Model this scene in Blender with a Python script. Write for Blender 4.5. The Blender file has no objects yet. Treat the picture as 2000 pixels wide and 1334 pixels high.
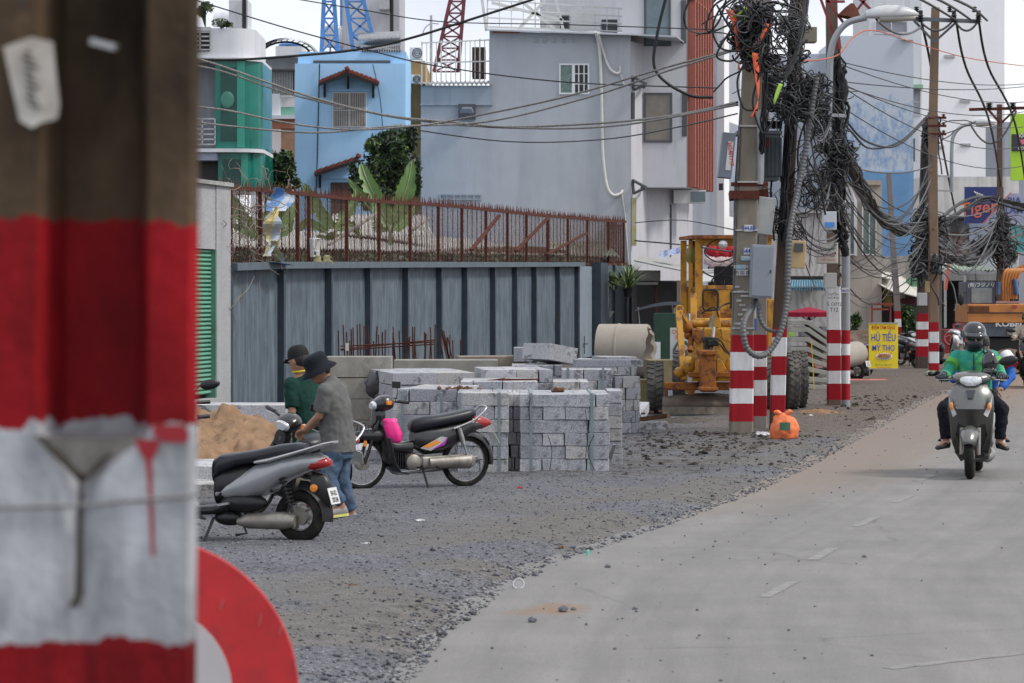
import bpy, math, random
import numpy as np
from mathutils import Matrix, Vector
random.seed(7); RS = np.random.RandomState(11)
SC = bpy.context.scene
# ---------------------------------------------------------------- camera
F = 5600.0; HC = 2.1; HY = 570.0
cam_d = bpy.data.cameras.new('camera'); cam = bpy.data.objects.new('camera', cam_d); SC.collection.objects.link(cam)
cam.location = (0, 0, HC); cam.rotation_euler = (math.radians(90), 0, 0)
cam_d.sensor_width = 36; cam_d.lens = 36*F/2000; cam_d.shift_y = -(667-HY)/2000
cam_d.clip_start = .1; cam_d.clip_end = 8000
cam_d.dof.use_dof = True; cam_d.dof.focus_distance = 37; cam_d.dof.aperture_fstop = 8
SC.camera = cam
# ---------------------------------------------------------------- sky, sun, exposure
SUN_EL = math.radians(50); SUN_AZ = math.radians(104)     # azimuth clockwise from +Y
w = bpy.data.worlds.new('World'); SC.world = w; w.use_nodes = True
nt = w.node_tree; N = nt.nodes; L = nt.links; N.clear()
out = N.new('ShaderNodeOutputWorld'); bg = N.new('ShaderNodeBackground'); bg.inputs[1].default_value = .1
sky = N.new('ShaderNodeTexSky'); sky.sky_type = 'NISHITA'; sky.sun_disc = False
sky.sun_elevation = SUN_EL; sky.sun_rotation = SUN_AZ; sky.dust_density = 3
tc = N.new('ShaderNodeTexCoord'); mp = N.new('ShaderNodeMapping'); mp.inputs['Scale'].default_value = (1, 1, 2.5)
nz = N.new('ShaderNodeTexNoise'); nz.inputs['Scale'].default_value = 5; nz.inputs['Detail'].default_value = 6
rp = N.new('ShaderNodeValToRGB'); rp.color_ramp.elements[0].position = .3; rp.color_ramp.elements[0].color = (5.9, 6.3, 7.3, 1)
rp.color_ramp.elements[1].position = .62; rp.color_ramp.elements[1].color = (9.2, 9.4, 9.9, 1)
mx = N.new('ShaderNodeMixRGB'); mx.inputs[0].default_value = .88
L.new(tc.outputs['Generated'], mp.inputs[0]); L.new(mp.outputs[0], nz.inputs['Vector']); L.new(nz.outputs['Fac'], rp.inputs[0])
L.new(sky.outputs[0], mx.inputs[1]); L.new(rp.outputs[0], mx.inputs[2]); L.new(mx.outputs[0], bg.inputs[0]); L.new(bg.outputs[0], out.inputs[0])
sd = bpy.data.lights.new('sun', 'SUN'); sd.energy = 1.9; sd.angle = math.radians(11); sd.color = (1, .955, .89)
sun = bpy.data.objects.new('sun', sd); SC.collection.objects.link(sun)
sv = Vector((math.sin(SUN_AZ)*math.cos(SUN_EL), math.cos(SUN_AZ)*math.cos(SUN_EL), math.sin(SUN_EL)))
sun.rotation_euler = sv.to_track_quat('Z', 'Y').to_euler(); sun.location = (30, 20, 60)
SC.view_settings.view_transform = 'Standard'; SC.view_settings.look = 'None'; SC.view_settings.gamma = 1
SC.view_settings.exposure = .42
# ---------------------------------------------------------------- projection helpers
def P(px, py, d): return Vector(((px-1000)/F*d, d, HC-(py-HY)/F*d))
def G(px, py):
    d = F*HC/(py-HY); return Vector(((px-1000)/F*d, d, 0))
def pxs(d): return d/F          # metres per photo pixel at distance d
class Frame:                    # a vertical plane through A along u
    def __init__(s, ax, ay, ux, uy):
        n = math.hypot(ux, uy); s.A = Vector((ax, ay)); s.u = Vector((ux/n, uy/n)); s.n = Vector((uy/n, -ux/n))
    def t(s, px, off=0):
        k = (px-1000)/F; a = s.A+s.n*off
        return (k*a.y-a.x)/(s.u.x-k*s.u.y)
    def at(s, t, off=0, z=0):
        q = s.A+s.n*off+s.u*t; return Vector((q.x, q.y, z))
    def p(s, px, py=None, off=0, z=0):
        q = s.at(s.t(px, off), off)
        q.z = z if py is None else HC-(py-HY)/F*q.y
        return q
    def rot(s): return math.atan2(s.u.y, s.u.x)
# ---------------------------------------------------------------- mesh builder
WM = {}
def ortho(d):
    d = Vector(d).normalized(); a = Vector((0, 0, 1)) if abs(d.z) < .9 else Vector((1, 0, 0))
    x = d.cross(a).normalized(); return x, d.cross(x).normalized()
class MB:
    def __init__(s): s.v = []; s.f = []; s.mi = []; s.k = 0; s.m = None
    def add(s, vs, fs):
        o = len(s.v)
        for q in vs:
            q = Vector(q); s.v.append(s.m @ q if s.m else q)
        for f in fs: s.f.append(tuple(i+o for i in f)); s.mi.append(s.k)
        return s
    def box(s, c, z, R=None):
        hx, hy, hz = z[0]/2, z[1]/2, z[2]/2; vs = []
        for a in (-1, 1):
            for b in (-1, 1):
                for d in (-1, 1):
                    q = Vector((a*hx, b*hy, d*hz)); q = R @ q if R else q; vs.append(q+Vector(c))
        return s.add(vs, [(0,1,3,2),(4,6,7,5),(0,4,5,1),(2,3,7,6),(0,2,6,4),(1,5,7,3)])
    def bar(s, p0, p1, w, h=None, up=(0,0,1)):     # rectangular beam
        p0, p1 = Vector(p0), Vector(p1); h = h or w; d = (p1-p0).normalized(); up = Vector(up)
        if abs(d.dot(up)) > .98: up = Vector((0,1,0))
        x = d.cross(up).normalized()*w/2; y = x.cross(d).normalized()*h/2
        vs = [p+a*x+b*y for p in (p0, p1) for a, b in ((-1,-1),(1,-1),(1,1),(-1,1))]
        return s.add(vs, [(3,2,1,0),(4,5,6,7),(0,1,5,4),(1,2,6,5),(2,3,7,6),(3,0,4,7)])
    def tube(s, pts, r, n=6, cap=True):
        pts = [Vector(p) for p in pts]; m = len(pts); rr = r if isinstance(r, (list, tuple)) else [r]*m; vs = []; X = None
        for i, p in enumerate(pts):
            d = (pts[min(i+1, m-1)]-pts[max(i-1, 0)])
            d = d.normalized() if d.length > 1e-9 else Vector((0,0,1))
            if X is None: X, Y = ortho(d)
            else:
                X = (X-d*X.dot(d)); X = X.normalized() if X.length > 1e-6 else ortho(d)[0]; Y = d.cross(X)
            for j in range(n):
                a = 2*math.pi*j/n; vs.append(p+(X*math.cos(a)+Y*math.sin(a))*rr[i])
        fs = [(i*n+j, i*n+(j+1) % n, (i+1)*n+(j+1) % n, (i+1)*n+j) for i in range(m-1) for j in range(n)]
        if cap: fs += [tuple(range(n-1, -1, -1)), tuple((m-1)*n+j for j in range(n))]
        return s.add(vs, fs)
    def loft(s, rings, cap=True, closed=True):
        n = len(rings[0]); vs = [q for r in rings for q in r]; e = n if closed else n-1
        fs = [(i*n+j, i*n+(j+1) % n, (i+1)*n+(j+1) % n, (i+1)*n+j) for i in range(len(rings)-1) for j in range(e)]
        if cap and closed: fs += [tuple(range(n-1, -1, -1)), tuple((len(rings)-1)*n+j for j in range(n))]
        return s.add(vs, fs)
    def lathe(s, prof, c=(0,0,0), ax=(0,0,1), n=16):
        d = Vector(ax).normalized(); X, Y = ortho(d); c = Vector(c)
        return s.loft([[c+d*z+(X*math.cos(2*math.pi*j/n)+Y*math.sin(2*math.pi*j/n))*max(r, 1e-4) for j in range(n)] for r, z in prof])
    def ell(s, c, r, R=None, n=12, m=8):
        r = r if isinstance(r, (list, tuple)) else (r, r, r); c = Vector(c); rings = []
        for i in range(m+1):
            t = math.pi*i/m; q = []
            for j in range(n):
                a = 2*math.pi*j/n; v = Vector((r[0]*max(math.sin(t), 1e-3)*math.cos(a), r[1]*max(math.sin(t), 1e-3)*math.sin(a), r[2]*math.cos(t)))
                q.append(c+(R @ v if R else v))
            rings.append(q)
        return s.loft(rings)
    def torus(s, c, ax, R, r, n=32, m=8, sq=1):
        d = Vector(ax).normalized(); X, Y = ortho(d); c = Vector(c); rings = []
        for i in range(n+1):
            a = 2*math.pi*i/n; e = X*math.cos(a)+Y*math.sin(a)
            rings.append([c+e*(R+r*math.cos(2*math.pi*j/m))+d*(r*sq*math.sin(2*math.pi*j/m)) for j in range(m)])
        return s.loft(rings, cap=False)
    def prism(s, pts, vec):
        n = len(pts); pts = [Vector(p) for p in pts]; vec = Vector(vec)
        return s.add(pts+[p+vec for p in pts], [tuple(range(n))]+[tuple(n+i for i in range(n-1, -1, -1))]+[(i, i+n, (i+1) % n+n, (i+1) % n) for i in range(n)])
    def quad(s, a, b, c, d): return s.add([a, b, c, d], [(0,1,2,3)])
    def rblob(s, c, r, R=None, n=9, m=6, j=.25):    # irregular lump
        o = len(s.v); s.ell(c, r, R, n, m); sc = max(r) if isinstance(r, (tuple, list)) else r
        for i in range(o, len(s.v)): s.v[i] = s.v[i]+Vector([(random.random()-.5)*sc*j for _ in range(3)])
        return s
    def text(s, body, o, X, Z, size, align='CENTER', ext=.002, squeeze=1., bold=0):
        c = bpy.data.curves.new('t', 'FONT'); c.body = body; c.size = 1; c.align_x = align; c.resolution_u = 2; c.offset = bold
        ob = bpy.data.objects.new('t', c); SC.collection.objects.link(ob)
        me = bpy.data.meshes.new_from_object(ob.evaluated_get(bpy.context.evaluated_depsgraph_get()))
        X = Vector(X).normalized(); Z = Vector(Z).normalized(); nrm = X.cross(Z); o = Vector(o)
        s.add([o+X*(v.co.x*size*squeeze)+Z*(v.co.y*size)+nrm*ext for v in me.vertices], [tuple(p.vertices) for p in me.polygons])
        bpy.data.objects.remove(ob); bpy.data.curves.remove(c); bpy.data.meshes.remove(me)
        return s
    def build(s, name, mat, parent=None, local=False, smooth=None, bevel=0, loc=None, rot=0):
        me = bpy.data.meshes.new(name); M = Matrix.Identity(4)
        if parent is not None: M = WM[parent.name]
        elif not local:
            if loc is None:
                a = np.array([tuple(q) for q in s.v]); loc = ((a[:,0].min()+a[:,0].max())/2, (a[:,1].min()+a[:,1].max())/2, a[:,2].min())
            M = Matrix.Translation(loc)
        else: M = Matrix.Translation(loc or (0,0,0)) @ Matrix.Rotation(rot, 4, 'Z')
        vs = s.v
        if not local:
            I = M.inverted(); vs = [I @ q for q in vs]
        me.from_pydata([tuple(q) for q in vs], [], s.f)
        ms = mat if isinstance(mat, (list, tuple)) else [mat]
        for m in ms: me.materials.append(m)
        if len(ms) > 1: me.polygons.foreach_set('material_index', s.mi)
        if smooth: me.polygons.foreach_set('use_smooth', [True]*len(me.polygons)); me.set_sharp_from_angle(angle=math.radians(smooth if smooth > 1 else 40))
        me.update(); o = bpy.data.objects.new(name, me); SC.collection.objects.link(o)
        if parent is not None: o.parent = parent
        else: o.matrix_world = M
        WM[o.name] = M.copy()
        if bevel:
            b = o.modifiers.new('bevel', 'BEVEL'); b.width = bevel; b.segments = 2; b.limit_method = 'ANGLE'
        return o
def tag(o, label, cat, group=None):
    o['label'] = label; o['category'] = cat
    if group: o['group'] = group
    return o
def struct(o, kind='structure'): o['kind'] = kind; return o
def top(name, label, cat, loc, rot=0, group=None):
    o = bpy.data.objects.new(name, None); o.empty_display_size = .1; SC.collection.objects.link(o)
    M = Matrix.Translation(Vector(loc)) @ Matrix.Rotation(rot, 4, 'Z'); o.location = loc; o.rotation_euler = (0, 0, rot); WM[o.name] = M
    return tag(o, label, cat, group)
def copy_tree(o, parent=None):
    c = o.copy(); SC.collection.objects.link(c)
    if parent: c.parent = parent
    for ch in list(o.children): copy_tree(ch, c)
    return c
def cat3(a, b, sag, n=14, wob=0):
    a, b = Vector(a), Vector(b)
    return [a.lerp(b, i/n)-Vector((0, 0, 4*sag*(i/n)*(1-i/n)))+Vector([(random.random()-.5)*wob for _ in range(3)]) for i in range(n+1)]
def spline(pts, n=6):
    pts = [Vector(p) for p in pts]; q = [pts[0]]+pts+[pts[-1]]; o = []
    for i in range(1, len(q)-2):
        for k in range(n):
            t = k/n; a, b, c, d = q[i-1], q[i], q[i+1], q[i+2]
            o.append(.5*((2*b)+(c-a)*t+(2*a-5*b+4*c-d)*t*t+(3*b-a-3*c+d)*t**3))
    return o+[pts[-1]]
# ---------------------------------------------------------------- materials
def newmat(name):
    m = bpy.data.materials.new(name); m.use_nodes = True; return m, m.node_tree.nodes, m.node_tree.links, m.node_tree.nodes['Principled BSDF']
def nnoise(N, L, vec, scale, detail=5, rough=.6, stretch=None):
    if stretch:
        mp = N.new('ShaderNodeMapping'); mp.inputs['Scale'].default_value = stretch; L.new(vec, mp.inputs[0]); vec = mp.outputs[0]
    n = N.new('ShaderNodeTexNoise'); n.inputs['Scale'].default_value = scale; n.inputs['Detail'].default_value = detail; n.inputs['Roughness'].default_value = rough
    L.new(vec, n.inputs['Vector']); return n.outputs['Fac']
def nramp(N, L, fac, stops, mode='LINEAR'):
    r = N.new('ShaderNodeValToRGB'); r.color_ramp.interpolation = mode; e = r.color_ramp.elements
    while len(e) > 1: e.remove(e[-1])
    for i, (p, c) in enumerate(stops):
        x = e[0] if i == 0 else e.new(p)
        x.position = p; x.color = (c if isinstance(c, (tuple, list)) else (c, c, c))[:3]+(1,) if not isinstance(c, (int, float)) else (c, c, c, 1)
    L.new(fac, r.inputs[0]); return r.outputs[0]
def nmix(N, L, fac, a, b, mode='MIX'):
    m = N.new('ShaderNodeMixRGB'); m.blend_type = mode
    for i, v in ((0, fac), (1, a), (2, b)):
        if isinstance(v, (int, float)): m.inputs[i].default_value = v if i == 0 else (v, v, v, 1)
        elif isinstance(v, (tuple, list)): m.inputs[i].default_value = tuple(v)[:3]+(1,)
        else: L.new(v, m.inputs[i])
    return m.outputs[0]
def nmath(N, L, op, a, b=0):
    m = N.new('ShaderNodeMath'); m.operation = op
    for i, v in ((0, a), (1, b)):
        if isinstance(v, (int, float)): m.inputs[i].default_value = v
        else: L.new(v, m.inputs[i])
    return m.outputs[0]
def nbump(N, L, B, h, strength, dist=.01):
    b = N.new('ShaderNodeBump'); b.inputs['Strength'].default_value = strength; b.inputs['Distance'].default_value = dist
    L.new(h, b.inputs['Height']); L.new(b.outputs[0], B.inputs['Normal'])
def mat(name, c, rough=.7, metal=0, var=.2, scale=3., bump=0, bscale=60, dirt=None, dpos=(.5, .7), dscale=2., streak=None, speck=0, sscale=250, coat=0, alpha=None, trans=0, spec=None):
    m, N, L, B = newmat(name); tc = N.new('ShaderNodeTexCoord').outputs['Object']
    col = nmix(N, L, 1, c, nramp(N, L, nnoise(N, L, tc, scale), [(.25, 1-var), (.75, 1+var)]), 'MULTIPLY')
    if speck: col = nmix(N, L, 1, col, nramp(N, L, nnoise(N, L, tc, sscale, 2), [(.35, 1-speck), (.65, 1+speck)]), 'MULTIPLY')
    if dirt: col = nmix(N, L, nramp(N, L, nnoise(N, L, tc, dscale, 7, .7, streak), [(dpos[0], 0.), (dpos[1], 1.)]), col, dirt)
    L.new(col, B.inputs['Base Color']); B.inputs['Roughness'].default_value = rough; B.inputs['Metallic'].default_value = metal
    if coat: B.inputs['Coat Weight'].default_value = coat; B.inputs['Coat Roughness'].default_value = .12
    if trans: B.inputs['Transmission Weight'].default_value = trans
    if alpha is not None: B.inputs['Alpha'].default_value = alpha
    B.inputs['Specular IOR Level'].default_value = spec if spec is not None else (.2 if rough > .65 else .5)
    if bump: nbump(N, L, B, nnoise(N, L, tc, bscale, 4), bump)
    return m
CONC = (.23, .20, .165)
RED = (.31, .010, .018); WHT = (.66, .67, .68)
def pole_mat(name, bands, conc=CONC, amp=.02, nsc=6, stain=.55, zmax=4., red=RED, wht=WHT, blot=0):   # bands: [(z, 'r'|'w'|'c')] from the ground up, in metres
    m, N, L, B = newmat(name); tc = N.new('ShaderNodeTexCoord').outputs['Object']
    sp = N.new('ShaderNodeSeparateXYZ'); L.new(tc, sp.inputs[0])
    n = nnoise(N, L, tc, nsc, 6, .65); z = nmath(N, L, 'ADD', sp.outputs[2], nmath(N, L, 'MULTIPLY', nmath(N, L, 'SUBTRACT', n, .5), amp*2))
    cm = {'r': red, 'w': wht, 'c': conc}
    col = nramp(N, L, nmath(N, L, 'DIVIDE', z, zmax), [(max(0, zz/zmax), cm[k]) for zz, k in bands], 'CONSTANT')
    st = nramp(N, L, nnoise(N, L, tc, 7, 8, .7, (1, 1, .22)), [(.3, stain), (.5, .95), (.75, 1.12)])
    col = nmix(N, L, 1, col, st, 'MULTIPLY')
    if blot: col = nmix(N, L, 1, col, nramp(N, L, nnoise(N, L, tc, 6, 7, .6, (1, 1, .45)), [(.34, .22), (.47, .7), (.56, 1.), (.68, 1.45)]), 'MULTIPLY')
    col = nmix(N, L, nramp(N, L, nnoise(N, L, tc, 30, 5, .75), [(.66, 0.), (.72, .75)]), col, conc)
    L.new(col, B.inputs['Base Color']); B.inputs['Roughness'].default_value = .75; B.inputs['Specular IOR Level'].default_value = .2
    nbump(N, L, B, nnoise(N, L, tc, 45, 6), .5, .006)
    return m
K = dict(
 conc=mat('concrete', (.27, .26, .23), .9, var=.25, bump=.4, dirt=(.12, .11, .09), dpos=(.55, .75), speck=.1),
 rust=mat('rusty_iron', (.085, .027, .018), .85, var=.45, scale=25, bump=.3),
 dark=mat('black_plastic', (.008, .008, .009), .42, var=.2, dirt=(.045, .04, .035), dpos=(.55, .95)),
 black=mat('black_rubber_cable', (.008, .008, .010), .6, var=.3),
 grey=mat('grey_cable', (.085, .087, .09), .6, var=.4, scale=20),
 white=mat('white_cable', (.55, .55, .53), .6, var=.3),
 tyre=mat('tyre_rubber', (.015, .014, .013), .85, var=.3, bump=.4, bscale=90, dirt=(.08, .07, .055), dpos=(.5, .85), dscale=6),
 steel=mat('dull_steel', (.42, .42, .42), .4, .9, var=.3, scale=20),
 chrome=mat('chrome', (.7, .7, .7), .18, 1, var=.1),
 cast=mat('dirty_cast_aluminium', (.30, .28, .25), .5, .6, var=.35, scale=18, dirt=(.08, .065, .045), dpos=(.45, .75), dscale=9),
 seat=mat('seat_vinyl', (.010, .012, .018), .38, var=.25, bump=.1, bscale=200),
 glassd=mat('dark_glass', (.02, .025, .03), .08, var=.1, spec=.8),
 redlens=mat('red_lens', (.35, .012, .015), .15, var=.2, coat=.6),
 amber=mat('amber_lens', (.8, .25, .02), .2, var=.2, coat=.5),
 clear=mat('clear_lens', (.62, .64, .66), .12, .35, var=.25, scale=30, coat=.8),
 plate=mat('plate_white', (.62, .62, .60), .5, var=.2, scale=20),
 ink=mat('black_ink', (.03, .03, .03), .7),
 skin=mat('skin', (.33, .17, .105), .55, var=.12, scale=8, bump=.1, bscale=90),
 wood=mat('weathered_wood', (.16, .085, .05), .85, var=.4, scale=12, bump=.4, dirt=(.06, .035, .025)),
)
# ================================================================ ground and road
EP = [(690,1420),(760,1334),(800,1295),(832,1240),(900,1200),(960,1150),(1040,1105),(1130,1078),(1300,1020),(1450,965),(1560,915),(1680,850),(1800,785),(1850,765),(1900,745),(1990,715),(2150,690),(2500,655)]
ew = [G(*q) for q in EP]; EY = np.array([0.]+[q.y for q in ew]+[400.]); EX = np.array([-1.6]+[q.x for q in ew]+[110.])
def edge(y): return np.interp(y, EY, EX)
def vnoise(x, y, sc, seed):
    r = np.random.RandomState(seed); T = r.rand(256, 256); x = np.asarray(x)*sc+1000; y = np.asarray(y)*sc+1000
    xi = np.floor(x).astype(int); yi = np.floor(y).astype(int); fx = x-xi; fy = y-yi; fx = fx*fx*(3-2*fx); fy = fy*fy*(3-2*fy)
    g = lambda a, b: T[a % 256, b % 256]
    return (g(xi, yi)*(1-fx)+g(xi+1, yi)*fx)*(1-fy)+(g(xi, yi+1)*(1-fx)+g(xi+1, yi+1)*fx)*fy
def fbm(x, y, sc, seed, o=4): return sum(vnoise(x, y, sc*2**i, seed+i)*.5**i for i in range(o))/sum(.5**i for i in range(o))
def gz(x, y):
    s = edge(y)-x                                  # >0 on the gravel side
    h = np.where(s > 0, .035, -.05)
    t = np.clip((s+.5)/1.0, 0, 1); t = t*t*(3-2*t); h = -.05+.085*t
    h = h+.03*np.exp(-((s-.55)/.35)**2)*(y < 34)    # small berm
    near = np.exp(-np.abs(s)/.8)
    h = h+(fbm(x, y, 2.2, 3)-.5)*.07*(near*.8+.2)+(fbm(x, y, .35, 9)-.5)*.06*(1-near)
    return np.where(s > .3, np.where(s > 3, h*.4, h), h)
def axis(a, b, st, far):
    m = list(np.arange(a, b, st)); lo = [a-k for k in (2, 6, 16, 50, 150, 500, far)]; hi = [b+k for k in (2, 6, 16, 50, 150, 500, far)]
    return np.array(sorted(lo+m+hi))
def sheet(name, xs, ys, zf, m, attr):
    X, Y = np.meshgrid(xs, ys); Z = zf(X, Y); nx, ny = len(xs), len(ys)
    me = bpy.data.meshes.new(name); i = np.arange(nx*ny).reshape(ny, nx)
    q = np.stack([i[:-1,:-1], i[:-1,1:], i[1:,1:], i[1:,:-1]], -1).reshape(-1, 4)
    me.vertices.add(nx*ny); me.vertices.foreach_set('co', np.stack([X, Y, Z], -1).ravel())
    me.loops.add(q.size); me.loops.foreach_set('vertex_index', q.ravel()); me.polygons.add(len(q))
    me.polygons.foreach_set('loop_start', np.arange(0, q.size, 4)); me.polygons.foreach_set('use_smooth', [True]*len(q)); me.update()
    a = me.color_attributes.new('dirt', 'FLOAT_COLOR', 'POINT'); A = attr(X, Y); a.data.foreach_set('color', np.concatenate([A.reshape(-1, 3), np.ones((nx*ny, 1))], 1).ravel())
    me.materials.append(m); me.validate(); o = bpy.data.objects.new(name, me); SC.collection.objects.link(o); return struct(o)
def gravel_mat():
    m, N, L, B = newmat('crushed_stone'); tc = N.new('ShaderNodeTexCoord').outputs['Object']
    v = N.new('ShaderNodeTexVoronoi'); v.inputs['Scale'].default_value = 34; L.new(tc, v.inputs['Vector'])
    v2 = N.new('ShaderNodeTexVoronoi'); v2.inputs['Scale'].default_value = 85; L.new(tc, v2.inputs['Vector'])
    a = N.new('ShaderNodeVertexColor'); a.layer_name = 'dirt'; sp = N.new('ShaderNodeSeparateColor'); L.new(a.outputs[0], sp.inputs[0])
    stone = nmix(N, L, .55, nramp(N, L, v.outputs['Color'], [(.1, (.04, .041, .050)), (.5, (.11, .112, .126)), (.9, (.25, .253, .265))]), nramp(N, L, v2.outputs['Color'], [(.1, (.03, .031, .04)), (.6, (.10, .104, .12)), (.95, (.27, .27, .28))]))
    stone = nmix(N, L, 1, stone, nramp(N, L, nnoise(N, L, tc, .6, 6), [(.3, .8), (.7, 1.2)]), 'MULTIPLY')
    dust = nramp(N, L, nnoise(N, L, tc, 9, 6), [(.3, (.10, .094, .086)), (.7, (.16, .149, .136))])
    brown = nramp(N, L, nnoise(N, L, tc, 12, 8, .7), [(.3, (.065, .048, .036)), (.7, (.17, .13, .10))])
    f1 = nramp(N, L, nmath(N, L, 'ADD', sp.outputs[0], nmath(N, L, 'MULTIPLY', nmath(N, L, 'SUBTRACT', nnoise(N, L, tc, 14, 6), .5), .8)), [(.35, 0.), (.75, 1.)])
    f2 = nramp(N, L, nmath(N, L, 'ADD', sp.outputs[1], nmath(N, L, 'MULTIPLY', nmath(N, L, 'SUBTRACT', nnoise(N, L, tc, 5, 6), .5), .9)), [(.35, 0.), (.75, .9)])
    f3 = nramp(N, L, nmath(N, L, 'ADD', sp.outputs[2], nmath(N, L, 'MULTIPLY', nmath(N, L, 'SUBTRACT', nnoise(N, L, tc, 3.5, 8, .75), .5), 1.5)), [(.45, 0.), (.62, .85)])
    col = nmix(N, L, f3, nmix(N, L, f2, nmix(N, L, f1, stone, dust), brown), (.045, .038, .031))
    L.new(col, B.inputs['Base Color']); B.inputs['Roughness'].default_value = .92
    nbump(N, L, B, nmath(N, L, 'ADD', v.outputs['Distance'], nmath(N, L, 'MULTIPLY', v2.outputs['Distance'], .5)), .9, .02); return m
def g_attr(X, Y):
    s = edge(Y)-X
    dust = np.clip(.9-np.abs(s-.8)/(1.3+.07*Y), 0, 1)*np.clip((fbm(X, Y, .7, 40)-.36)*5,0,1)*.95+np.clip(1-np.abs(s)/.6, 0, 1)*.25
    dust = np.maximum(dust, .5*(fbm(X*.6, Y*.5, .5, 60)-.35)*2*(Y > 20))
    brown = np.clip((Y-30)/16, 0, 1)*np.clip(1.2-np.abs(s-1.2)/(.08*Y), 0, 1)*.8+.7*np.clip((Y-62)/20, 0, 1)
    mud = np.clip((Y-27)/6, 0, 1)*np.clip((52-Y)/10, 0, 1)*np.clip(s/1.0, 0, 1)*np.clip((6.5-s)/2.5, 0, 1)*.5
    mud = np.maximum(mud, .42*np.exp(-((s-.35)/.3)**2)*(Y < 33))
    return np.stack([dust, brown, mud], -1)
ground = sheet('ground', axis(-14, 26, .16, 3000), axis(13, 100, .22, 3500), gz, gravel_mat(), g_attr)
def road_mat():
    m, N, L, B = newmat('dusty_asphalt'); tc = N.new('ShaderNodeTexCoord').outputs['Object']
    a = N.new('ShaderNodeVertexColor'); a.layer_name = 'dirt'; sp = N.new('ShaderNodeSeparateColor'); L.new(a.outputs[0], sp.inputs[0])
    fine = nnoise(N, L, tc, 110, 4, .8)
    col = nramp(N, L, nnoise(N, L, tc, .9, 8, .62), [(.28, (.15, .145, .139)), (.5, (.176, .17, .162)), (.72, (.20, .192, .183))])
    col = nmix(N, L, 1, col, nramp(N, L, fine, [(.3, .62), (.5, 1.), (.7, 1.32)]), 'MULTIPLY')
    col = nmix(N, L, 1, col, nramp(N, L, nnoise(N, L, tc, 3, 6, .6, (1.2, .12, 1)), [(.3, .92), (.7, 1.06)]), 'MULTIPLY')
    col = nmix(N, L, nramp(N, L, nnoise(N, L, tc, 22, 6, .8), [(.68, 0.), (.78, .6)]), col, (.12, .115, .11))
    xyz = N.new('ShaderNodeSeparateXYZ'); L.new(tc, xyz.inputs[0]); cb = N.new('ShaderNodeCombineXYZ'); L.new(nmath(N, L, 'MULTIPLY', sp.outputs[2], 14.), cb.inputs[0]); L.new(nmath(N, L, 'MULTIPLY', xyz.outputs[1], .035), cb.inputs[1])
    col = nmix(N, L, 1, col, nramp(N, L, nnoise(N, L, cb.outputs[0], 1.3, 7, .7), [(.3, .80), (.5, 1.), (.68, 1.14)]), 'MULTIPLY')
    vc = N.new('ShaderNodeTexVoronoi'); vc.feature = 'DISTANCE_TO_EDGE'; vc.inputs['Scale'].default_value = .33; mw = N.new('ShaderNodeMixRGB'); mw.inputs[0].default_value = .12; L.new(tc, mw.inputs[1]); nz_ = N.new('ShaderNodeTexNoise'); nz_.inputs['Scale'].default_value = 2.2; nz_.inputs['Detail'].default_value = 8; L.new(tc, nz_.inputs['Vector']); L.new(nz_.outputs['Color'], mw.inputs[2]); L.new(mw.outputs[0], vc.inputs['Vector'])
    crk = nmath(N, L, 'MULTIPLY', nramp(N, L, vc.outputs['Distance'], [(.0, 1.), (.006, 0.)]), nramp(N, L, nnoise(N, L, tc, .5, 3), [(.5, 0.), (.6, .55)])); col = nmix(N, L, crk, col, (.07, .066, .062))
    col = nmix(N, L, nramp(N, L, nnoise(N, L, tc, 2.3, 9, .8), [(.60, 0.), (.70, .35)]), col, (.20, .175, .15))
    dust = nmath(N, L, 'ADD', sp.outputs[0], nmath(N, L, 'MULTIPLY', nmath(N, L, 'SUBTRACT', nnoise(N, L, tc, 3, 7, .7), .5), .9))
    col = nmix(N, L, nramp(N, L, dust, [(.3, 0.), (.8, .85)]), col, (.19, .152, .120))
    col = nmix(N, L, nramp(N, L, nmath(N, L, 'ADD', sp.outputs[1], nmath(N, L, 'MULTIPLY', nmath(N, L, 'SUBTRACT', nnoise(N, L, tc, 7, 8, .8), .5), 1.1)), [(.35, 0.), (.7, .8)]), col, (.20, .125, .08))
    L.new(col, B.inputs['Base Color']); B.inputs['Roughness'].default_value = .88
    nbump(N, L, B, fine, .35, .006); return m
def r_attr(X, Y):
    s = X-edge(Y)
    dust = np.clip(1.15-s/(1.2+.03*Y), 0, 1)*np.clip((Y-22)/12, .25, 1)+.5*np.clip((Y-40)/25, 0, 1)
    p = G(1090, 1190); q = G(960, 1205); e = np.exp(-(((X-p.x-(Y-p.y)*.0)/.22)**2+((Y-p.y)/.42)**2))*1.0
    e = np.maximum(e, .8*np.exp(-(((X-p.x+.18+(Y-p.y)*-.1)/.30)**2+((Y-p.y+.28)/.16)**2)))
    e = np.maximum(e, .75*np.clip((Y-45)/10, 0, 1)*np.clip(1.2-np.abs(s-.8)/1.2, 0, 1))
    return np.stack([dust, e, np.clip(s/14, 0, 1)], -1)
rx = np.concatenate([np.arange(0, 3, .12), np.arange(3, 14.1, .5)]); ry = np.concatenate([np.arange(3, 60, .25), np.arange(60, 300, 3.)])
def road():
    X, Y = np.meshgrid(rx, ry); XX = edge(Y)-.55+X; return XX, Y
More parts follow.
